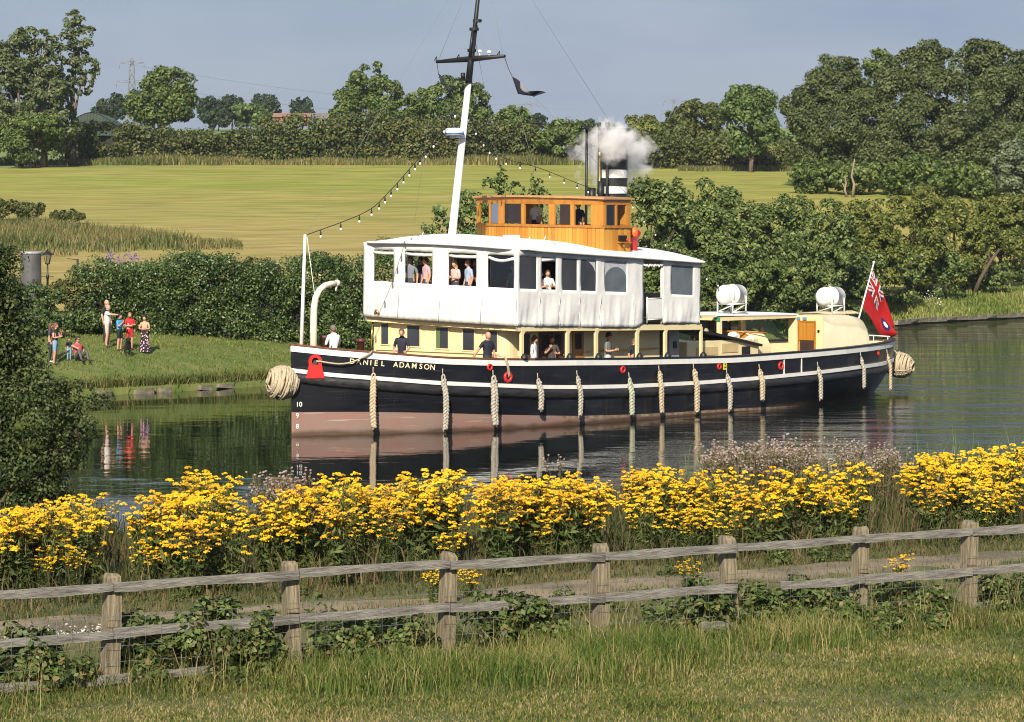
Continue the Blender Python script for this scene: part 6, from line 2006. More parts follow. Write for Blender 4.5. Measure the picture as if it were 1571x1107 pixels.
b.tube([(0, 0, 0), (.15, 0, 1.2), (-.1, 0, 2.0), (.2, 0, 3.6)], [.16, .13, .1, .05], 7); b.build('trunk', M_bark2, st_)
b = MB(); b.tube([(-.5, 0, 0), (-.75, 0, .7), (-.6, 0, 1.3), (-.7, 0, 1.9)], [.14, .11, .09, .05], 7); b.tube([(-.7, 0, .8), (-.95, 0, 1.3)], [.08, .04], 6); b.build('trunk', M_bark2, st_)

# thick bushes along the far bank, right of the wheelhouse
GW = 'bushes along the far bank'
wl_ = [(1000, 250, 110, 158, 'willow', 'upright willow bush just right of the wheelhouse'), (1062, 246, 110, 163, 'willow', 'tall dark willow bush, second right of the wheelhouse'), (1130, 278, 130, 168, 'willow', 'broad bush behind the fore life raft'), (1190, 284, 110, 175, 'willow', 'bush rising between the two life rafts'),
       (1255, 292, 130, 182, 'willow', 'dark bush directly behind the after life raft'), (1325, 296, 130, 190, 'yellow', 'yellow-green bush above the ensign'), (1395, 286, 130, 197, 'yellow', 'highest sunlit bush right of the ensign'), (1465, 300, 130, 206, 'yellow', 'sunlit bush near the leaning trunk'), (1535, 298, 130, 216, 'yellow', 'sunlit bush at the right edge of the bank'), (1615, 300, 140, 226, 'yellow', 'last bush of the bank, running out of the picture')]
for i, (u, vt, w, Y, kd, lab) in enumerate(wl_):
    if u > 1300: Y += 9 * min(1, (u - 1300) / 60)
    tree('bank_bush', lab, u, vt - 8, w * 1.12, Y + 4, kd, -.02, .12, 1.3, group=GW, seed=70 + i, cat='bush', depth=.75, clump=.26, trunk_r=.14)
for i, (u, vt, w, Y, kd, lab) in enumerate(((1100, 350, 120, 166, 'willow', 'dark lower bush behind the fore life raft'), (1180, 370, 110, 173, 'willow', 'dark lower bush behind the after shelter'), (1240, 372, 110, 180, 'willow', 'dark lower bush behind the after life raft'), (1040, 350, 120, 160, 'willow', 'dark lower bush behind the awning'), (1310, 372, 110, 188, 'willow', 'dark lower bush left of the flagstaff'), (1375, 378, 110, 195, 'willow', 'dark lower bush behind the ensign'), (1440, 380, 110, 203, 'willow', 'shaded lower bush right of the ensign'), (1510, 385, 110, 212, 'willow', 'shaded lower bush by the leaning trunk'), (1580, 385, 110, 221, 'willow', 'shaded lower bush at the right edge'))):
    if u > 1300: Y += 9 * min(1, (u - 1300) / 60)
    tree('bank_bush', lab, u, vt, w, Y, kd, -.05, .125, 1.1, group=GW, seed=90 + i, cat='bush', depth=.7, clump=.28, trunk=False)
lt = empty('leaning_trunk', (at(1492, 218), 218, float(ground_z(at(1492, 218), 218))))
tag(lt, 'leaning bare trunk among the bank bushes', 'tree trunk')
b = MB(); b.tube([(0, 0, -.2), (.55, -.2, 1.2), (1.2, -.4, 2.4), (1.9, -.5, 3.4)], [.17, .15, .13, .08], 8); b.tube([(1.2, -.4, 2.4), (1.1, -.5, 3.3)], [.09, .04], 6); b.build('trunk', M_bark, lt)
tree('bank_shrub', 'loose leafy shrub behind the mast and wheelhouse', 742, 262, 190, 139, 'lime', .0, .10, .75, lobes=[(770, 270, 12, 16, 0), (758, 288, 22, 16, 0), (790, 292, 16, 14, 0), (822, 275, 10, 18, 0), (828, 300, 20, 18, 0), (722, 312, 30, 20, 0), (690, 335, 32, 24, 0), (740, 335, 40, 26, 0), (800, 325, 40, 26, 0), (670, 358, 26, 18, 0), (740, 380, 60, 40, 0), (830, 370, 60, 50, 0)], group='shrubs on the far bank', seed=111, cat='bush', clump=.30)

# garden hedge, shrubs and things on the left of the far bank
hp_ = []
for u, t in ((112, 424), (150, 416), (200, 411), (250, 406), (300, 398), (350, 390), (400, 400), (450, 398), (500, 394), (560, 396), (640, 400), (720, 410)):
    X = at(u, 131 + (u - 112) * .008); Y = 131 + (u - 112) * .008
    hp_.append((X, Y, float(ground_z(X, Y)) - .1, zat(t, Y)))
hedge('garden_hedge', 'thick dark green hedge behind the people on the bank', hp_, 'hedge2', .062, 1.15, 2.2, 120, lump=.55, clump_r=.42)
for i, (u, vt, w, Y, kd, lab) in enumerate(((300, 392, 90, 133, 'hedge2', 'bushy top growing out of the garden hedge, nearer the people'), (395, 382, 100, 135, 'hedge', 'brownish bush growing out of the garden hedge'), (520, 386, 80, 136, 'hedge2', 'bushy end of the garden hedge beside the jackstaff'),
        (100, 416, 90, 130, 'rust', 'reddish shrub below the street lamp'), (45, 420, 110, 129, 'hedge2', 'dark shrub below the grey tank'), (60, 470, 120, 127, 'hedge2', 'dark shrub behind the group on the left'), (120, 470, 90, 129.5, 'hedge2', 'dark shrub at the hedge end behind the pointing person'), (-10, 400, 120, 128, 'hedge2', 'dark shrub at the left edge of the garden'))):
    tree('garden_shrub', lab, u, vt, w, Y, kd, .0, .07, .7, group='garden shrubs', seed=130 + i, cat='bush', trunk=False, depth=.7)
bd = tree('buddleia', 'buddleia with mauve flower spikes showing above the hedge', 186, 398, 60, 136, 'hedge2', .1, .06, .8, seed=140, cat='bush', trunk=False)
g = np.random.default_rng(141)
fl = []
for k in range(26):
    c = np.array([at(160 + g.uniform(0, 55), 135.2), 135.0 + g.uniform(-.5, .5), zat(395 + g.uniform(0, 13), 135)])
    d = unit(np.array([g.normal(0, .8), g.normal(0, .5), 1.0]))
    n = 34
    f = g.uniform(0, 1, n)
    P = c + d * (f * .34)[:, None] + g.normal(0, .035, (n, 3)) * (1.2 - f)[:, None]
    fl.append(leaf_quads(P, g.normal(0, 1, (n, 3)), .028, .8, 1.0, g))
link('flower_spikes', np_mesh('flower_spikes', np.concatenate(fl) - np.array(bd.location), 4, leaf_mat('mauve_petals', [(.20, .13, .30), (.32, .22, .45), (.45, .35, .55)], trans=.2)), bd)['kind'] = 'stuff'
# street lamp with a lantern head
X, Y = at(73, 134), 134.0
lz = float(ground_z(X, Y)); top = zat(382, Y)
lp = empty('lamp_post', (X, Y, lz)); tag(lp, 'black cast-iron lamp post with a glazed lantern beside the hedge', 'lamp post')
h = top - lz
b = MB(); b.lathe([(.09, 0), (.09, .4), (.06, .5), (.05, h - 1.35), (.075, h - 1.33), (.075, h - 1.2), (.04, h - 1.15), (.035, h - .68)], n=10); b.tube([(-.28, 0, h - 1.26), (.28, 0, h - 1.26)], .02, 6); b.build('post', M_dark, lp)
b = MB()
for k in range(4):
    a = math.pi / 4 + k * math.pi / 2
    b.tube([(math.cos(a) * .10, math.sin(a) * .10, h - .68), (math.cos(a) * .21, math.sin(a) * .21, h - .26)], .016, 5)
b.lathe([(.02, h - .70), (.12, h - .68), (.12, h - .65)], n=4); b.lathe([(.27, h - .27), (.25, h - .23), (.10, h - .10), (.04, h - .08), (.03, h), (0, h)], n=8); b.build('lantern', M_dark, lp)
b = MB(); b.lathe([(.10, h - .66), (.19, h - .28)], n=4, smooth=False); b.build('lantern_glass', M_glass, lp)
# grey tank
X, Y = at(47, 140), 140.0
tz = float(ground_z(X, Y))
tk = empty('water_tank', (X, Y, tz)); tag(tk, 'dark grey round tank with a pale rim behind the garden shrubs', 'tank')
ht = zat(386, Y) - tz
b = MB(); b.lathe([(.50, 0), (.52, ht * .5), (.50, ht - .1)], n=20); b.lathe([(.50, ht - .1), (0, ht - .12)], n=20); b.build('drum', mat('tank_grey', (.10, .10, .115), .6, (.07, .07, .075), 2.0), tk)
b = MB(); b.lathe([(.52, ht - .1), (.54, ht - .06), (.54, ht), (.48, ht + .02), (.46, ht - .1)], n=20); b.build('rim', mat('tank_rim', (.35, .36, .40), .4), tk)
# black post with an arm
X, Y = at(119, 140), 140.0
pz = float(ground_z(X, Y)); h = zat(397, Y) - pz
sp_ = empty('black_post', (X, Y, pz)); tag(sp_, 'slim black post with a thin side arm beyond the hedge', 'post')
b = MB(); b.box((0, 0, h / 2), (.09, .09, h)); b.build('upright', M_dark, sp_)
b = MB(); b.tube([(0, 0, h - .04), (-.48, 0, h + .02)], .015, 5); b.build('arm', M_dark, sp_)
b = MB(); b.box((-.20, -.1, h - 1.0), (.05, .03, .5), 0, Matrix.Rotation(.25, 3, 'Y')); b.build('white_slat', M_white, sp_)
b = MB(); b.box((.16, -.1, h - .8), (.05, .03, .6), 0, Matrix.Rotation(-.08, 3, 'Y')); b.build('white_slat', M_white, sp_)

# tall rough grass left standing in the field, and pale grass along the far hedge
def tall_grass(name, label, X, Y, H, W, cols, seed, lean=.5):
    g = np.random.default_rng(seed)
    P = np.stack([X, Y, ground_z(X, Y)], 1)
    me = blade_mesh(name, P, H, W, g.uniform(.1, lean, len(X)), leaf_mat(name + '_blades', cols, .8, .25, patch=.6, pscale=.12), g=g)
    return tag(link(name, me), label, 'grass', kind='stuff')
g = np.random.default_rng(150)
n = 36000
Y = g.uniform(183, 227, n); u = g.uniform(-60, 372, n)
lo = 189 + 6 * sm(u, 150, 372); hi = 222 - 22 * sm(u, 60, 372)
e_ = np.minimum(np.minimum((Y - lo) / 7, (hi - Y) / 9), (372 - u) / 60) + .45 * vnoise(at(u, Y), Y, 4.0, 5)
k = (e_ > 0) & (g.uniform(0, 1, n) < .35 + e_)
Y, u, e_ = Y[k], u[k], e_[k]; X = at(u, Y)
tall_grass('rough_grass', 'tall rough grass standing uncut in the field', X, Y, g.uniform(.4, 1.1, len(X)) * (1 + .45 * vnoise(X, Y, 2.5)) * np.clip(.35 + e_, .3, 1), .035, [(.05, .075, .02), (.08, .115, .03), (.12, .155, .045), (.18, .19, .065), (.30, .25, .11), (.27, .16, .08)], 151)
n = 16000
u = g.uniform(-40, 1000, n); Y = g.normal(374.5, 1.6, n); X = at(u, Y)
tall_grass('hedge_foot_grass', 'pale long grass along the foot of the far hedge', X, Y, g.uniform(.3, 1.2, n) * (1 + .5 * vnoise(X, Y, 6, 2)), .07, [(.06, .085, .022), (.12, .14, .04), (.2, .18, .06), (.34, .27, .12)], 152)
n = 5000
u = g.uniform(1040, 1240, n); Y = g.normal(352, 1.6, n); X = at(u, Y)
tall_grass('scrub_foot_grass', 'pale long grass at the field edge below the lime', X, Y, g.uniform(.15, .7, n), .07, [(.07, .09, .025), (.14, .15, .045), (.26, .22, .09)], 153)
tree('field_bush', 'dark low bush in the field at the left edge', 22, 306, 104, 232, 'hedge', .0, .12, 1.3, seed=160, cat='bush', trunk=False, depth=.8)
tree('field_bush', 'small weedy bush right of the dark field bush', 104, 322, 66, 226, 'hedge', .0, .12, 1.0, seed=161, cat='bush', trunk=False)
# grass on the far bank
n = 36000
X = g.uniform(-24, 8, n); d = g.uniform(.15, 11.5, n)
Y = y_far(X) + d / _cos(y_far, X)
hh = g.uniform(.05, .13, n) * (1 + .5 * vnoise(X, Y, 1.4, 2)) * np.where(d < .9, 2.6, 1)
tall_grass('bank_grass', 'green grass on the far bank below the hedge', X, Y, np.clip(hh, .04, .6), .018, [(.06, .10, .014), (.11, .165, .022), (.16, .225, .032), (.21, .24, .05), (.26, .24, .09)], 154, .8)
n = 6500
X = g.uniform(-24, 2, n); d = np.abs(g.normal(.25, .3, n))
Y = y_far(X) + d / _cos(y_far, X)
tall_grass('edge_grass', 'long drooping grass overhanging the far water edge', X, Y, g.uniform(.15, .5, n), .02, [(.04, .06, .014), (.09, .12, .022), (.15, .16, .04), (.26, .19, .085)], 156, 1.3)
n = 18000
X = g.uniform(16, 58, n); d = np.abs(g.normal(0, 3.6, n)) + .1
Y = y_far(X) + d / _cos(y_far, X)
tall_grass('reed_grass', 'rough grass on the far bank behind the ensign', X, Y, g.uniform(.12, .5, n), .045, [(.075, .12, .02), (.14, .20, .034), (.21, .25, .06), (.34, .29, .12)], 155, .9)
n = 500
X = at(1432, 205) + g.normal(0, .8, n); Y = 206 + g.normal(0, .6, n)
P = np.stack([X, Y, ground_z(X, Y) + g.uniform(.6, 1.2, n)], 1)
o = link('cow_parsley', np_mesh('cow_parsley', leaf_quads(P[:60], np.tile([0, -.4, 1.0], (60, 1)), .05, .8, .4, g), 4, M_white))
tag(o, 'white flower heads standing in the bank grass', 'flowers', kind='stuff')

# far buildings and pylons
M_brick = mat('red_brick', (.40, .16, .11), .85, (.32, .12, .09), 2.0); M_slate = mat('slate_roof', (.16, .15, .155), .7, (.12, .12, .13), 1.0)
Y = 585.0; X = at(447, Y); hz = zat(190, Y)
hs = empty('brick_house', (X, Y, hz)); hs.scale = (.85, .85, .52); tag(hs, 'distant low red brick house with gables on the skyline', 'house')
b = MB(); b.box((0, 3, 1.2), (8.0, 5, 3.4)); b.build('wall', M_brick, hs)
for x in (-2.2, 0.1, 2.2):
    b = MB(); b.prism([(-1.1, -.6), (1.1, -.6), (1.1, 1.2), (0, 2.1), (-1.1, 1.2)], -.6, .5, lambda a, z, d, x=x: (x + a, d, z)); gb = b.build('gable', M_brick, hs)
    b = MB(); b.prism([(-1.35, 1.0), (0, 2.12), (1.35, 1.0), (1.35, 1.15), (0, 2.3), (-1.35, 1.15)], -.8, 2.5, lambda a, z, d, x=x: (x + a, d, z)); b.build('gable_roof', mat('pink_tile', (.42, .22, .18), .8), gb)
    b = MB(); b.box((x, -.62, .5), (.9, .06, .8)); b.build('window', M_white, hs)
b = MB(); b.prism([(-.4, 2.7), (2.8, 4.4), (6.0, 2.7)], -4.5, 4.5, lambda y, z, d: (d, y + .3, z)); b.build('roof', mat('red_tile', (.30, .165, .125), .8, (.24, .13, .10), 1.0), hs)
b = MB(); b.box((6.5, 6, 3.2), (6, 4, 2.6)); b.build('rear_roof', M_slate, hs)
Y = 412.0; X = at(146, Y); bz = float(ground_z(X, Y))
bn = empty('green_barn', (X, Y, bz)); tag(bn, 'dark green ribbed barn half hidden by the poplars', 'barn')
topz = (zat(172, Y) - bz)
b = MB()
W_ = 7.6
for k in range(34):
    x0, x1 = -W_ / 2 + W_ * k / 34, -W_ / 2 + W_ * (k + 1) / 34
    f = lambda x: topz * (1 - .42 * min(1, abs(x + .6) / 4.4) ** 1.6)
    d = .10 * (k % 2)
    b.add([(x0, -d, 0), (x1, -d, 0), (x1, -d, f(x1)), (x0, -d, f(x0)), (x0, .2, 0), (x1, .2, 0), (x1, .2, f(x1)), (x0, .2, f(x0))], [(0, 1, 2, 3), (1, 5, 6, 2), (0, 3, 7, 4), (3, 2, 6, 7)])
b.build('ribbed_wall', mat('barn_green', (.025, .045, .032), .6), bn)
b = MB()
xs_ = np.linspace(-W_ / 2 - .2, W_ / 2 + .2, 13)
b.grid([[(x, yy, f(x) + .05) for x in xs_] for yy in (-.2, 12)]); b.build('barn_roof', mat('barn_roof', (.05, .075, .06), .6), bn)

def pylon(u, vtop, Y, h, arms, label):
    X = at(u, Y); zt = zat(vtop, Y)
    r = empty('pylon', (X, Y, zt - h)); tag(r, label, 'pylon', 'electricity pylons on the skyline')
    M_p = mat('pylon_steel', (.24, .26, .30), .6)
    def wd(z): return np.interp(z / h, [0, .55, .92, 1], [2.6, 1.1, .55, .1])
    b = MB(); lv = np.linspace(0, h * .97, 10)
    for sx in (1, -1):
        for sy in (1, -1):
            b.tube([(sx * wd(z), sy * wd(z), z) for z in lv], .10, 4)
    b.build('legs', M_p, r)
    b = MB()
    for z0, z1 in zip(lv[:-1], lv[1:]):
        for sy in (1, -1):
            b.tube([(-wd(z0), sy * wd(z0), z0), (wd(z1), sy * wd(z1), z1)], .075, 3); b.tube([(wd(z0), sy * wd(z0), z0), (-wd(z1), sy * wd(z1), z1)], .075, 3)
    b.build('bracing', M_p, r)
    for f, w in arms:
        b = MB(); z = h * f
        for s_ in (1, -1):
            b.tube([(0, 0, z + .5), (s_ * w, 0, z)], .11, 4); b.tube([(0, 0, z - .5), (s_ * w, 0, z)], .11, 4); b.tube([(s_ * w, 0, z), (s_ * w, 0, z - 1.6)], .09, 4)
        b.build('cross_arm', M_p, r)
    return X, Y, zt
A1 = pylon(202, 83, 850, 30, ((.92, 3.6), (.74, 4.4), (.55, 3.8)), 'lattice pylon standing over the oak')
A2 = pylon(814, 150, 1350, 34, ((.92, 3.6), (.74, 4.4), (.55, 3.8)), 'faint pylon below the house flag')
A3 = pylon(1034, 146, 1300, 32, ((.92, 4.6), (.74, 6.2), (.55, 5.0)), 'faint pylon above the trees right of the steam')
pw = empty('power_line', (0, 0, 0)); tag(pw, 'thin power lines sagging between the far pylons', 'power line')
for (x0, y0, z0), (x1, y1, z1), dz in ((A1, A2, -3.0), (A1, A2, -8.5), (A1, A2, -14), (A2, A3, -3), (A2, A3, -9)):
    b = MB(); b.tube([(x0 + (x1 - x0) * f, y0 + (y1 - y0) * f, z0 + (z1 - z0) * f + dz - 14 * f * (1 - f)) for f in np.linspace(0, 1, 14)], .04, 3)
    b.build('cable', mat('cable_grey', (.25, .26, .3), .6), pw)

# ---------------------------------------------------------------- near bank: fence, flowers, grass
def lawn_z(x, y): return float(ground_z(x, y))
M_fw = mat('weathered_post', (.31, .26, .175), .9, (.13, .105, .07), 7.0, stretch=(4, 4, .3), bump=(30, .9, .02), nrange=(.35, .68), detail=9)
M_fr = mat('weathered_rail', (.26, .245, .225), .9, (.095, .088, .078), 6.0, stretch=(.35, .35, 5), bump=(26, .9, .02), nrange=(.36, .66), detail=9)
fence = empty('wooden_fence', (FO[0], FO[1], lawn_z(*FO)))
tag(fence, 'weathered grey post and rail fence crossing the foreground', 'fence')
fo = Vector(fence.location)
ang = math.atan2(FD[1], FD[0])
al_posts = []
for u in (168, 452, 683, 920, 1122, 1318, 1483):
    k = (u - CX) / F
    al_posts.append((k * FO[1] - FO[0]) / (FD[0] - k * FD[1]))
al_posts = [al_posts[0] - 3.5, al_posts[0] - 1.75] + al_posts + [al_posts[-1] + 1.8, al_posts[-1] + 3.6]
tops_v = {168: 880, 452: 861, 683: 847, 920: 834, 1122: 822, 1318: 809, 1483: 798}
tz = []
for i, al in enumerate(al_posts):
    x, y = fpt(al, 0)
    us = CX + F * x / y
    vt = float(np.interp(us, list(tops_v), list(tops_v.values()))) if 160 <= us <= 1490 else None
    tz.append(zat(vt, y) if vt else None)
tz[1] = tz[2] - .01; tz[0] = tz[1] - .01; tz[-2] = tz[-3]; tz[-1] = tz[-2]
g = random.Random(5)
for al, z1 in zip(al_posts, tz):
    x, y = fpt(al, 0)
    z0 = lawn_z(x, y) - .25
    b = MB()
    w, d = .078 + g.uniform(-.008, .006), .07
    hgt = z1 - z0
    rws = []
    for f in (0, .3, .6, .85, .97, 1.0):
        ins = 0 if f < .96 else (.004 if f < .99 else .022)
        j = [g.uniform(-.008, .008) for _ in range(8)]
        rws.append([(-w + ins + j[0], -d + ins + j[1], hgt * f + j[2] * (f > .9)), (w - ins + j[3], -d + ins + j[4], hgt * f + j[5] * (f > .9) * 3), (w - ins + j[6], d - ins, hgt * f), (-w + ins + j[7], d - ins, hgt * f + .008 * (f > .9))])
    b.grid(rws, 0, False, closed=True)
    b.add(rws[-1], [(0, 1, 2, 3)])
    o = b.build('post', M_fw, fence, Vector((x, y, z0)) - fo, (g.uniform(-.035, .035), g.uniform(-.04, .04), ang + g.uniform(-.12, .12)))
    # nails and a dark wire wrapped round the post
    b = MB()
    for dx, dz in ((-.03, -.11), (.035, -.14)):
        b.sphere((dx, -d - .052, hgt + dz), .006, 0, 5, 4)
    b.tube([(-w - .004, -d - .004, hgt * .62), (w + .004, -d - .004, hgt * .61), (w + .004, d + .004, hgt * .62)], .006, 4)
    b.build('post_wire', mat('rusty_wire', (.09, .05, .035), .7), o)
def rail(i, dz, a_from=0.0, a_to=1.0, drop=0.0):
    al0, al1 = al_posts[i], al_posts[i + 1]
    L_ = al1 - al0
    x0, y0 = fpt(al0 + L_ * a_from + .004, -.105); x1, y1 = fpt(al0 + L_ * a_to - .004, -.105)
    z0 = tz[i] + (tz[i + 1] - tz[i]) * a_from - dz; z1 = tz[i] + (tz[i + 1] - tz[i]) * a_to - dz - drop
    p0, p1 = Vector((x0, y0, z0)), Vector((x1, y1, z1))
    b = MB()
    n = 9
    rws = []
    hh, th = .046 + g.uniform(-.004, .005), .019
    ph = g.uniform(0, 6)
    for k in range(n + 1):
        f = k / n
        c = (p1 - p0) * f
        sag = .010 * math.sin(f * 3.1 + ph) * math.sin(math.pi * f) + g.uniform(-.003, .003)
        e = hh + .005 * math.sin(f * 9 + ph)
        nrm = Vector((FN[0], FN[1], 0))
        rws.append([c - nrm * th + Vector((0, 0, -e + sag)), c - nrm * th + Vector((0, 0, e + sag)), c + nrm * th + Vector((0, 0, e + sag)), c + nrm * th + Vector((0, 0, -e + sag))])
    b.grid(rws, 0, False, closed=True)
    b.add(rws[0], [(0, 1, 2, 3)]); b.add(rws[-1], [(3, 2, 1, 0)])
    b.build('rail', M_fr, fence, p0 - fo)
for i in range(len(al_posts) - 1):
    rail(i, .125 + g.uniform(-.01, .01))
    if i == 6:
        rail(i, .60, .34, 1.0)
    else:
        rail(i, .60 + g.uniform(-.015, .015))
for i in (0, 1): rail(i, 1.06)
rail(2, 1.06, 0, .62)
rail(8, 1.03); rail(9, 1.03)
rail(5, 1.0, .72, .94)
# stock wire stapled to the camera side
M_wire = mat('fence_wire', (.30, .31, .31), .5, metal=.6)
b = MB()
for dz in (.42, .72, .88):
    pts = []
    for al, z in zip(al_posts, tz):
        x, y = fpt(al, -.132); pts.append((x - fo.x, y - fo.y, z - dz - fo.z))
        x, y = fpt(al + .9, -.135); pts.append((x - fo.x, y - fo.y, z - dz - .012 - fo.z))
    b.tube(pts[:-1], .0026, 4)
al = al_posts[0]
while al < al_posts[-1]:
    z = float(np.interp(al, al_posts, tz)); x, y = fpt(al, -.133)
    b.tube([(x - fo.x, y - fo.y, z - .42 - fo.z), (x - fo.x + g.uniform(-.03, .03), y - fo.y, z - .70 - fo.z), (x - fo.x, y - fo.y, z - .95 - fo.z)], .0016, 3)
    al += .16
o = b.build('stock_wire', M_wire, fence)
o['kind'] = 'stuff'

# ---- ragwort
M_rf = leaf_mat('ragwort_flowers', [(.70, .36, .006), (.80, .52, .010), (.85, .60, .016), (.88, .68, .04)], .6, .3, patch=.35, pscale=1.2)
M_rf2 = leaf_mat('fading_ragwort_flowers', [(.42, .19, .02), (.70, .36, .008), (.82, .50, .01), (.88, .62, .02)], .6, .25)
M_rl = leaf_mat('ragwort_leaves', [(.035, .055, .015), (.075, .11, .028), (.12, .165, .04), (.17, .17, .06)], .6, .3)
M_rs = mat('weed_stems', (.13, .15, .05), .8, (.17, .10, .06), 4.0)
def hexes(P, N, r, g):
    n = len(P)
    N = unit(N + g.normal(0, .35, (n, 3)))
    t = g.normal(0, 1, (n, 3)); U = unit(t - N * (t * N).sum(1, keepdims=True)); V = np.cross(N, U)
    r = np.broadcast_to(r, (n,))[:, None]
    a = np.arange(6) * math.pi / 3
    return np.concatenate([(P + U * r * math.cos(q) + V * r * math.sin(q) * .9)[:, None] for q in a], 1).reshape(-1, 3)
def ragwort_mesh(seed):
    g = np.random.default_rng(seed)
    st, lq, fq = MB(), [], []
    ns = g.integers(5, 9)
    for s in range(ns):
        a = g.uniform(0, 6.28); h = g.uniform(.72, 1.12); sp = g.uniform(.05, .26)
        base = np.array([math.cos(a) * .05, math.sin(a) * .05, 0])
        top = np.array([math.cos(a) * sp, math.sin(a) * sp, h])
        mid = (base + top) / 2 + np.array([math.cos(a), math.sin(a), 0]) * sp * -.12
        st.tube([base, mid, top * np.array([1, 1, .92])], [.008, .0065, .004], 4)
        nl = 80
        f = g.uniform(.08, .93, nl)
        P = base + (top - base) * f[:, None] + g.normal(0, .045, (nl, 3)) * np.array([1, 1, .5])
        lq.append(leaf_quads(P, np.tile([0, 0, .5], (nl, 1)), g.uniform(.035, .085, nl) * (1.25 - .6 * f), .28, .7, g))
        nh = g.integers(6, 12)
        for k in range(nh):
            hc = top + np.array([g.normal(0, .10), g.normal(0, .10), g.uniform(-.30, .06)])
            st.tube([top * np.array([1, 1, .84]), (top * np.array([1, 1, .9]) + hc) / 2, hc - np.array([0, 0, .02])], [.0035, .003, .0025], 3)
            nf = g.integers(13, 22)
            d = g.normal(0, 1, (nf, 2)); d = d / np.maximum(np.linalg.norm(d, axis=1, keepdims=True), 1e-6) * np.sqrt(g.uniform(0, 1, (nf, 1))) * g.uniform(.028, .055)
            P = np.concatenate([d, .02 - (d ** 2).sum(1, keepdims=True) * 7 + g.normal(0, .005, (nf, 1))], 1) + hc
            fq.append(hexes(P, np.concatenate([d[:, :1] * 6, d[:, 1:] * 6 - .75, np.ones((nf, 1))], 1), g.uniform(.0115, .017, nf), g))
    return st.mesh('stems', M_rs, fix=False), np_mesh('leaves', np.concatenate(lq), 4, M_rl), np_mesh('flower_heads', np.concatenate(fq), 6, M_rf if seed % 7 else M_rf2)
def thistle_mesh(seed):
    g = np.random.default_rng(seed)
    st, lq, fq = MB(), [], []
    M_tl = leaf_mat('thistle_leaves', [(.06, .055, .03), (.11, .10, .045), (.15, .15, .06), (.19, .14, .08)], .8, .2)
    M_tf = leaf_mat('thistle_down', [(.34, .24, .22), (.50, .40, .36), (.62, .55, .50), (.36, .20, .28)], .9, .3)
    for s in range(g.integers(4, 7)):
        a = g.uniform(0, 6.28); h = g.uniform(.75, 1.2); sp = g.uniform(.05, .25)
        base = np.array([math.cos(a) * .04, math.sin(a) * .04, 0]); top = np.array([math.cos(a) * sp, math.sin(a) * sp, h])
        st.tube([base, (base + top) / 2, top], [.008, .006, .003], 4)
        nl = 46; f = g.uniform(.1, .97, nl)
        P = base + (top - base) * f[:, None] + g.normal(0, .05, (nl, 3)) * np.array([1, 1, .5])
        lq.append(leaf_quads(P, np.tile([0, 0, .4], (nl, 1)), g.uniform(.02, .055, nl), .22, .9, g))
        for k in range(g.integers(5, 10)):
            hc = top + np.array([g.normal(0, .075), g.normal(0, .075), g.uniform(-.22, .06)])
            st.tube([top * np.array([1, 1, .8]), hc], [.003, .002], 3)
            nf = 11
            d = unit(g.normal(0, 1, (nf, 3))); d[:, 2] = np.abs(d[:, 2]) * .8
            fq.append(leaf_quads(hc + d * .012, d, g.uniform(.010, .02, nf), .7, .5, g))
    return st.mesh('stems', mat('thistle_stems', (.20, .13, .07), .8, (.13, .12, .05), 4.0), fix=False), np_mesh('leaves', np.concatenate(lq), 4, M_tl), np_mesh('flower_heads', np.concatenate(fq), 4, M_tf)
ORD = ['before the first post', 'between the first two posts', 'between the second and third posts', 'between the third and fourth posts', 'between the fourth and fifth posts', 'between the fifth and sixth posts', 'between the last two posts', 'beyond the last post']
POST_U = [168, 452, 683, 920, 1122, 1318, 1483]
def where(x, y):
    """which bay of the fence a plant shows above, and how far back it stands"""
    u = CX + F * x / y
    bay = sum(u > q for q in POST_U)
    perp = (x - FO[0]) * FN[0] + (y - FO[1]) * FN[1]
    return ('front' if perp < 8.8 else 'middle' if perp < 11.2 else 'back'), ORD[bay]
def plant_set(name, maker, nvar, spots, label, cat, group, seed):
    g = random.Random(seed)
    var = [maker(seed * 10 + k) for k in range(nvar)]
    for x, y, sc in spots:
        st, lf, fl = var[g.randrange(nvar)]
        r = empty(name, (x, y, lawn_z(x, y) - .02), g.uniform(-.75, .75))       # the heads turn to the light
        r.scale = (sc * 1.05, sc * 1.05, sc)
        row, bay = where(x, y)
        tag(r, label.format(size='tall' if sc > 1.1 else 'low' if sc < .8 else 'middling', row=row, bay=bay), cat, group)
        link('stems', st, r); link('leaves', lf, r); link('flower_heads', fl, r)
        for c in r.children: c['kind'] = 'stuff'
def u_al(u, perp):
    k = (u - CX) / F
    p = FO + FN * perp
    return (k * p[1] - p[0]) / (FD[0] - k * FD[1])
g = random.Random(11)
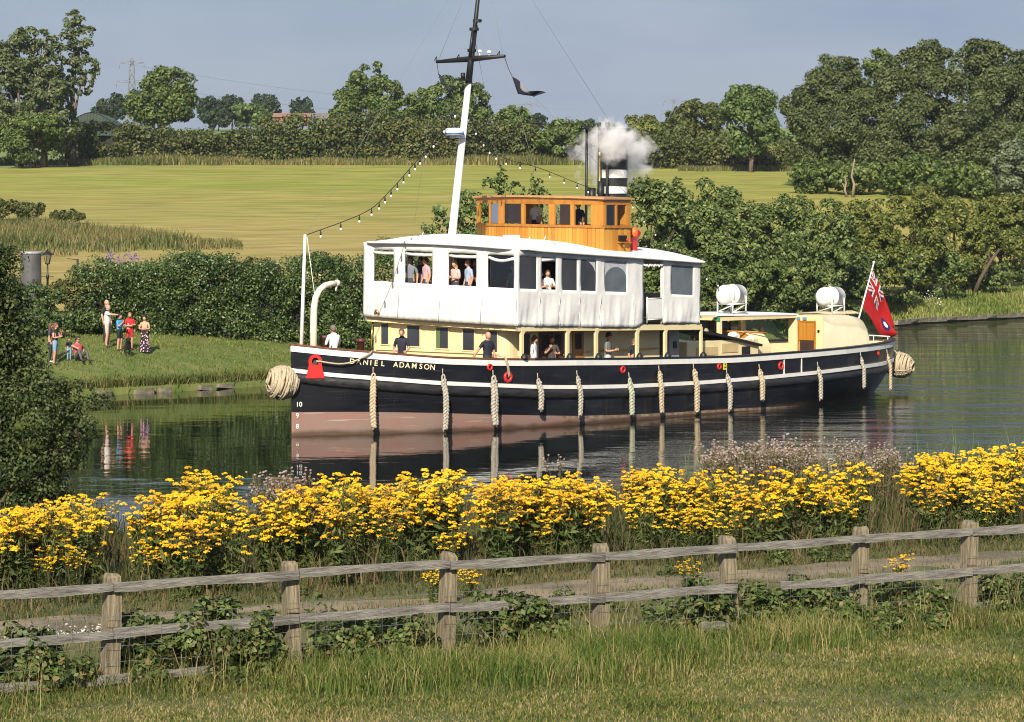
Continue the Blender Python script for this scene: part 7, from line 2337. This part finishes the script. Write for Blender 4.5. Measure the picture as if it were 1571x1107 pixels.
# rows of flower tops as the photograph shows them: column, lowest and highest flower row
ENV = [(-20, 800, 870), (40, 772, 860), (90, 765, 850), (150, 760, 865), (215, 775, 850), (262, 750, 840), (300, 722, 800), (340, 735, 850), (395, 790, 870), (430, 762, 865), (470, 732, 855), (540, 732, 850), (580, 748, 860), (640, 728, 850), (665, 722, 840), (705, 745, 850), (760, 735, 850), (800, 738, 840), (870, 728, 820), (905, 740, 850), (985, 718, 800), (1020, 718, 850), (1080, 726, 830), (1110, 722, 830), (1190, 738, 830), (1245, 736, 800), (1300, 748, 815), (1345, 765, 810), (1400, 700, 770), (1440, 692, 790), (1490, 690, 800), (1545, 684, 800), (1600, 682, 800)]
ENV = np.array(ENV, float)
DEN = np.array([(-20, .5), (0, .5), (60, 1), (130, .9), (150, .3), (175, .9), (205, .2), (240, .8), (262, .3), (290, 1), (345, 1), (365, .12), (400, .12), (425, 1), (540, 1), (572, .3), (600, .9), (690, 1), (722, .25), (745, .25), (770, 1), (930, 1), (950, .25), (975, 1), (1220, 1), (1234, .35), (1260, 1), (1330, .9), (1350, .04), (1392, .04), (1405, 1), (1600, 1)])
def den(u): return float(np.interp(u, DEN[:, 0], DEN[:, 1]))
spots = []
for k in range(9000):
    if len(spots) >= 135: break
    u = g.uniform(-10, 1590)
    lo = float(np.interp(u, ENV[:, 0], ENV[:, 1])); hi = float(np.interp(u, ENV[:, 0], ENV[:, 2]))
    perp = 6.2 + 7.0 * g.random()
    al = u_al(u, perp); x, y = fpt(al, perp)
    # the plants grow in patches
    if vnoise(x, y, .62, 12) < .2 + .3 * (g.random() - .5): continue
    if g.random() > den(u) ** 2: continue
    vt = lo + (hi - 8 - lo) * g.random() ** 1.35
    sc = (HC - (vt - VH) / F * y - lawn_z(x, y)) / 1.06
    if not .5 < sc < 1.35: continue
    if any((x - a) ** 2 + (y - b) ** 2 < .04 for a, b, _ in spots): continue
    spots.append((x, y, sc))
# the tallest ones carry the outline of the clump
for u, lo, hi in ENV:
    for q in range(2):
        uu = u + g.uniform(-16, 16)
        if den(uu) < .5: continue
        best = None
        for perp in np.arange(7.5, 15.5, .25):
            x, y = fpt(u_al(uu, perp), perp)
            for sc in (1.0, 1.15, 1.3):
                vt = VH + (HC - (lawn_z(x, y) + 1.06 * sc)) / y * F
                e = abs(vt - lo - 4 - 10 * q)
                if best is None or e < best[0]: best = (e, x, y, sc)
        spots.append(best[1:])
plant_set('ragwort', ragwort_mesh, 9, spots, '{size} yellow ragwort at the {row} of the flower band, {bay}', 'ragwort', 'ragwort along the near bank', 21)
# one ragwort low before the fence, a few by the path
for u, v_, sc, lab in ((283, 1040, .42, 'small ragwort growing on the camera side of the fence at the left'),):
    Y = F * (HC - 2.28) / (v_ - VH); x = at(u, Y)
    r0 = [ragwort_mesh(301)]
    r = empty('ragwort', (x, Y, lawn_z(x, Y))); r.scale = (sc,) * 3
    tag(r, lab, 'ragwort', 'ragwort by the fence')
    for nm, me in zip(('stems', 'leaves', 'flower_heads'), r0[0]): link(nm, me, r)
pathside = []
for u, v_ in ((1055, 905), (690, 925), (720, 915), (1380, 905), (665, 925), (115, 905)):
    Y = F * (HC - 2.25) / (v_ - VH); pathside.append((at(u, Y), Y, g.uniform(.38, .5)))
plant_set('ragwort', ragwort_mesh, 2, pathside, 'short ragwort by itself at the path edge, {bay}', 'ragwort', 'short ragwort by the path', 23)
tsp = []
def thist(u0, u1, vlo, n, p0, p1):
    c = 0
    for k in range(n * 12):
        if c >= n: break
        u = g.uniform(u0, u1); perp = g.uniform(p0, p1); sc = g.uniform(.9, 1.25)
        x, y = fpt(u_al(u, perp), perp)
        vt = VH + (HC - (lawn_z(x, y) + 1.1 * sc)) / y * F
        if vt < vlo + g.uniform(-6, 14): continue
        tsp.append((x, y, sc)); c += 1
thist(1095, 1400, 676, 62, 11, 16.2); thist(400, 480, 730, 14, 10, 14); thist(470, 560, 722, 12, 12, 15); thist(700, 800, 726, 12, 11, 14); thist(860, 980, 708, 22, 12, 15.5); thist(1330, 1400, 745, 12, 8, 11)
thist(-10, 60, 800, 6, 8, 12); thist(560, 660, 815, 5, 6.6, 8); thist(1420, 1571, 682, 10, 13, 15)
plant_set('thistle', thistle_mesh, 7, tsp, '{size} downy thistle at the {row} of the flower band, {bay}', 'thistle', 'thistles along the near bank', 24)

# rough growth between the flowers: grass, dead stalks
g = np.random.default_rng(31)
def strip(n, p0, p1, a0=-6, a1=20):
    al = g.uniform(a0, a1, n); pf = g.uniform(p0, p1, n)
    return FO[0] + FD[0] * al + FN[0] * pf, FO[1] + FD[1] * al + FN[1] * pf
def gr(name, label, X, Y, H, W, cols, lean, seed, patch=.5, ps=.9):
    gg = np.random.default_rng(seed)
    P = np.stack([X, Y, ground_z(X, Y) - .01], 1)
    me = blade_mesh(name, P, H, W, gg.uniform(.1, lean, len(X)), leaf_mat(name + '_blades', cols, .75, .3, patch=patch, pscale=ps), g=gg)
    return tag(link(name, me), label, 'grass', kind='stuff')
X, Y = strip(32000, 6.0, 16.5, -8, 24)
gr('verge_growth', 'rough green and brown growth under the flowers', X, Y, g.uniform(.12, .62, len(X)) * (1 + .4 * vnoise(X, Y, .7, 3)), g.uniform(.005, .014, len(X)), [(.022, .034, .010), (.045, .062, .016), (.08, .10, .026), (.12, .085, .04), (.20, .145, .075)], .8, 32)
X, Y = strip(1500, 15.5, 18.0, 17, 25)
gr('reeds', 'pale green reeds at the water behind the flowers on the right', X, Y, g.uniform(.8, 1.7, len(X)), .011, [(.10, .15, .07), (.16, .22, .10), (.22, .28, .15)], .35, 33)
# lawn before the fence
n = 118000
al = g.uniform(-5.5, 17.5, n * 3); pf = -g.uniform(.0, 1, n * 3) * 8.5 + .05
X = FO[0] + FD[0] * al + FN[0] * pf; Y = FO[1] + FD[1] * al + FN[1] * pf
k = (Y > 26.6) & (np.abs(X) < (845 / F) * Y + .6)
k &= (Y > 27.4) | (g.uniform(0, 1, len(X)) < .4)
X, Y, pf = X[k][:n], Y[k][:n], pf[k][:n]; n = len(X)
pt = vnoise(X, Y, .55, 5) * .5 + vnoise(X, Y, .22, 6) * .5
H = g.uniform(.035, .08, n) * (1 + .4 * pt) + .03 * sm(pf, -1.4, -.5)
gr('lawn_grass', 'short dry-tipped lawn grass in the foreground', X, Y, np.clip(H, .015, .3), g.uniform(.0035, .008, n), [(.045, .075, .013), (.08, .125, .02), (.12, .165, .03), (.19, .195, .045), (.27, .225, .08), (.40, .32, .16)], 1.2, 34, .85, .45)
# longer tufts along the foot of the fence, greenest and thickest below the middle posts
n = 42000
al = g.uniform(-5.5, 17.5, n); pf = -np.abs(g.normal(0, .75, n)) + .35
k = g.uniform(0, 1, n) < (.35 + .65 * sm(vnoise(al, 0 * al, .9, 8), -.2, .6))
al, pf = al[k], pf[k]
X = FO[0] + FD[0] * al + FN[0] * pf; Y = FO[1] + FD[1] * al + FN[1] * pf
gr('fence_grass', 'long mixed grass along the foot of the fence', X, Y, g.uniform(.06, .30, len(X)) * (1 + .6 * vnoise(al, pf, .45, 9)), g.uniform(.003, .008, len(X)), [(.035, .06, .012), (.07, .11, .02), (.115, .155, .03), (.18, .18, .05), (.32, .25, .11)], 1.3, 35, .7, 1.2)
n = 13000
c = g.integers(0, 9, n)
cc = np.array([(880, 1010), (905, 1030), (960, 1005), (1010, 1010), (820, 1040), (1230, 985), (650, 1035), (1175, 965), (560, 1050)])
Yc = F * (HC - 2.28) / (cc[:, 1] - VH); Xc = at(cc[:, 0], Yc)
X = Xc[c] + g.normal(0, .42, n); Y = Yc[c] + g.normal(0, .42, n)
gr('tussock_grass', 'knee-high straw and green tussocks before the middle of the fence', X, Y, g.uniform(.15, .45, n), g.uniform(.003, .006, n), [(.045, .09, .014), (.08, .145, .02), (.13, .19, .03), (.22, .22, .06), (.38, .30, .14)], 1.0, 36, .8, 1.5)
X, Y = strip(30000, .2, 4.0, -6, 20)
gr('path_edge_grass', 'weedy grass between the fence and the path', X, Y, g.uniform(.03, .15, len(X)) * (.5 + 1.0 * sm(vnoise(X, Y, .8, 4), -.2, .7)), g.uniform(.003, .007, len(X)), [(.045, .065, .014), (.085, .115, .025), (.13, .155, .04), (.25, .19, .08)], .9, 37)
X, Y = strip(18000, 5.1, 7.2, -6, 22)
gr('path_far_grass', 'short tufts along the far edge of the path', X, Y, g.uniform(.03, .14, len(X)), g.uniform(.004, .009, len(X)), [(.04, .055, .014), (.08, .09, .025), (.13, .11, .04), (.22, .16, .075)], 1.2, 38)
X, Y = strip(6000, 3.5, 5.4, -6, 22)
gr('path_weeds', 'sparse tufts on the worn path', X, Y, g.uniform(.03, .12, len(X)), .005, [(.06, .08, .02), (.12, .13, .035), (.24, .19, .08)], .9, 39)

# brambles and broad-leaved weeds tangled in the fence: each clump a thing of its own
LM['bramble'] = leaf_mat('bramble_leaves', [(.03, .05, .014), (.065, .105, .025), (.11, .16, .04), (.18, .23, .07), (.22, .14, .07)], .5, .3)
br = [(235, 1015, 150, 120, 'bramble clump right of the first fence post'), (330, 985, 120, 150, 'bramble clump between the first two posts'), (395, 1000, 90, 120, 'bramble clump left of the second post'), (530, 960, 130, 80, 'bramble trailing under the middle rail past the second post'), (625, 955, 110, 90, 'leafy bramble under the middle rail left of the third post'), (790, 975, 150, 110, 'dense bramble right of the third post'), (850, 950, 90, 70, 'bramble left of the fourth post'),
      (1085, 940, 120, 80, 'bramble above the broken rail end'), (1160, 945, 110, 90, 'bramble clump right of the fifth post'), (1245, 915, 90, 90, 'bramble covering the broken middle rail'), (1290, 905, 80, 70, 'bramble left of the sixth post'), (1400, 915, 130, 60, 'low bramble between the last two posts'), (1530, 885, 110, 70, 'bramble at the right end of the fence'), (60, 985, 150, 110, 'bramble in the left corner under the rails'), (1360, 950, 60, 34, 'low weed on the lawn edge between the last posts'), (1440, 945, 50, 26, 'small dark weed on the lawn edge')]
for i, (u, v_, w, hpx, lab) in enumerate(br):
    Y = F * (HC - 2.3) / (v_ + hpx * .45 - VH); Y = max(Y, 28.0)
    x = at(u, Y); al = (x - FO[0]) * FD[0] + (Y - FO[1]) * FD[1]
    x, Y = fpt(u_al(u, .05 if v_ < 1200 else -.5), .05)
    if i >= 14: x, Y = fpt(u_al(u, -.75), -.75)
    gz = lawn_z(x, Y); rw = w / F * Y / 2; rh = hpx / F * Y / 2
    gg = np.random.default_rng(400 + i)
    lob = [(x + gg.uniform(-.6, .6) * rw, Y + gg.uniform(-.25, .25), gz + rh * gg.uniform(.25, 1.3), rw * gg.uniform(.3, .5), .2, rh * gg.uniform(.35, .6)) for k in range(10)]
    q, C, nn = foliage(lob, .036, 1.1, gg, 'bramble', (x, Y, gz), asp=.68, clump=.45, up=.5)
    r = empty('bramble', (x, Y, gz)); tag(r, lab, 'bramble', 'brambles along the fence')
    link('leaves', np_mesh('leaves', q, 4, LM['bramble']), r)
    b = MB()
    for k in range(6):
        e = C[gg.integers(len(C))] - np.array([x, Y, gz]); b.tube([(gg.uniform(-.15, .15), gg.uniform(-.1, .1), 0), tuple(e * np.array([.6, .6, 1.15])), tuple(e)], [.006, .005, .003], 4)
    b.build('canes', mat('bramble_cane', (.20, .09, .06), .8), r)

# the hawthorn leaning in from the left over the water
LM['thorn'] = leaf_mat('leaning_thorn_leaves', [(.02, .036, .011), (.045, .070, .019), (.085, .115, .032), (.15, .175, .06)], .55, .3, spec=.35)
tree('hawthorn', 'dark hawthorn leaning in from the left edge over the water', -70, 372, 300, 49.5, 'thorn', .0, .034, 1.0,
     lobes=[(-4, 405, 26, 30, 0), (-30, 430, 70, 60, 0), (6, 458, 40, 40, 0), (0, 505, 54, 44, .2), (30, 520, 30, 24, 0), (10, 570, 55, 50, .2), (62, 592, 44, 28, 0), (110, 606, 38, 24, 0), (150, 615, 22, 14, 0), (40, 640, 70, 50, 0), (112, 650, 36, 30, -.1), (90, 690, 44, 36, 0), (30, 710, 70, 46, 0), (118, 705, 18, 26, 0), (60, 745, 46, 36, .2), (0, 780, 60, 40, 0), (-60, 560, 90, 120, .5), (-60, 700, 90, 90, .5)], seed=500, clump=.42, trunk_r=.16, asp=.62)


LM['weed'] = leaf_mat('verge_weed_leaves', [(.03, .05, .014), (.06, .095, .022), (.10, .145, .034), (.16, .20, .06)], .55, .3)
gw = np.random.default_rng(600)
wv = []
for k in range(5):
    n = 130
    d = gw.normal(0, 1, (n, 2)); d = d / np.maximum(np.linalg.norm(d, axis=1, keepdims=True), 1e-6) * np.sqrt(gw.uniform(0, 1, (n, 1))) * .17
    z = gw.uniform(.01, .22, n) * (1.15 - np.linalg.norm(d, axis=1) / .2)
    wv.append(np_mesh('leaves', leaf_quads(np.concatenate([d, z[:, None]], 1), np.concatenate([d * 3, np.ones((n, 1))], 1), gw.uniform(.018, .042, n), .5, .5, gw), 4, LM['weed']))
cnt = {}
for k in range(120):
    al = gw.uniform(-3, 17); pf = gw.choice([gw.uniform(-.7, .5), gw.uniform(.5, 3.6), gw.uniform(5.2, 6.6)], p=[.45, .35, .2])
    x, y = fpt(al, pf)
    r = link('verge_weed', wv[k % 5], None, (x, y, lawn_z(x, y)), (0, 0, gw.uniform(0, 6.28)))
    sc = gw.uniform(.6, 1.5); r.scale = (sc, sc, sc * gw.uniform(.7, 1.4))
    bay = ORD[sum(CX + F * x / y > q for q in POST_U)]
    tag(r, 'low leafy green weed %s, %s' % ('at the foot of the fence' if pf < .5 else 'between fence and path' if pf < 4 else 'beyond the path', bay), 'weed', 'low weeds along the path and fence')

# tall wispy stalks and bents standing along the fence
n = 1500
al = gw.uniform(-4, 17, n); pf = gw.normal(-.25, .45, n)
X = FO[0] + FD[0] * al + FN[0] * pf; Y = FO[1] + FD[1] * al + FN[1] * pf
gr('bent_stalks', 'tall thin dry stalks standing along the fence', X, Y, gw.uniform(.3, .85, n) * (1 + .3 * vnoise(al, pf, .7, 3)), gw.uniform(.002, .004, n), [(.10, .13, .03), (.20, .19, .06), (.36, .28, .13), (.45, .36, .2)], .9, 41)

# ---------------------------------------------------------------- summer haze over the valley
hz_m = bpy.data.materials.new('summer_haze'); hz_m.use_nodes = True
hn = hz_m.node_tree.nodes; hl = hz_m.node_tree.links
hn.clear()
ho = hn.new('ShaderNodeOutputMaterial'); hv = hn.new('ShaderNodeVolumePrincipled')
hv.inputs['Color'].default_value = (.70, .82, 1.0, 1); hv.inputs['Density'].default_value = .00007; hv.inputs['Anisotropy'].default_value = .0
hl.new(hv.outputs[0], ho.inputs['Volume'])
b = MB(); b.box((100, 1000, 38.4), (1900, 2400, 84))
hz = b.build('haze', hz_m)
tag(hz, 'thin summer haze over the whole valley', 'haze', kind='stuff')
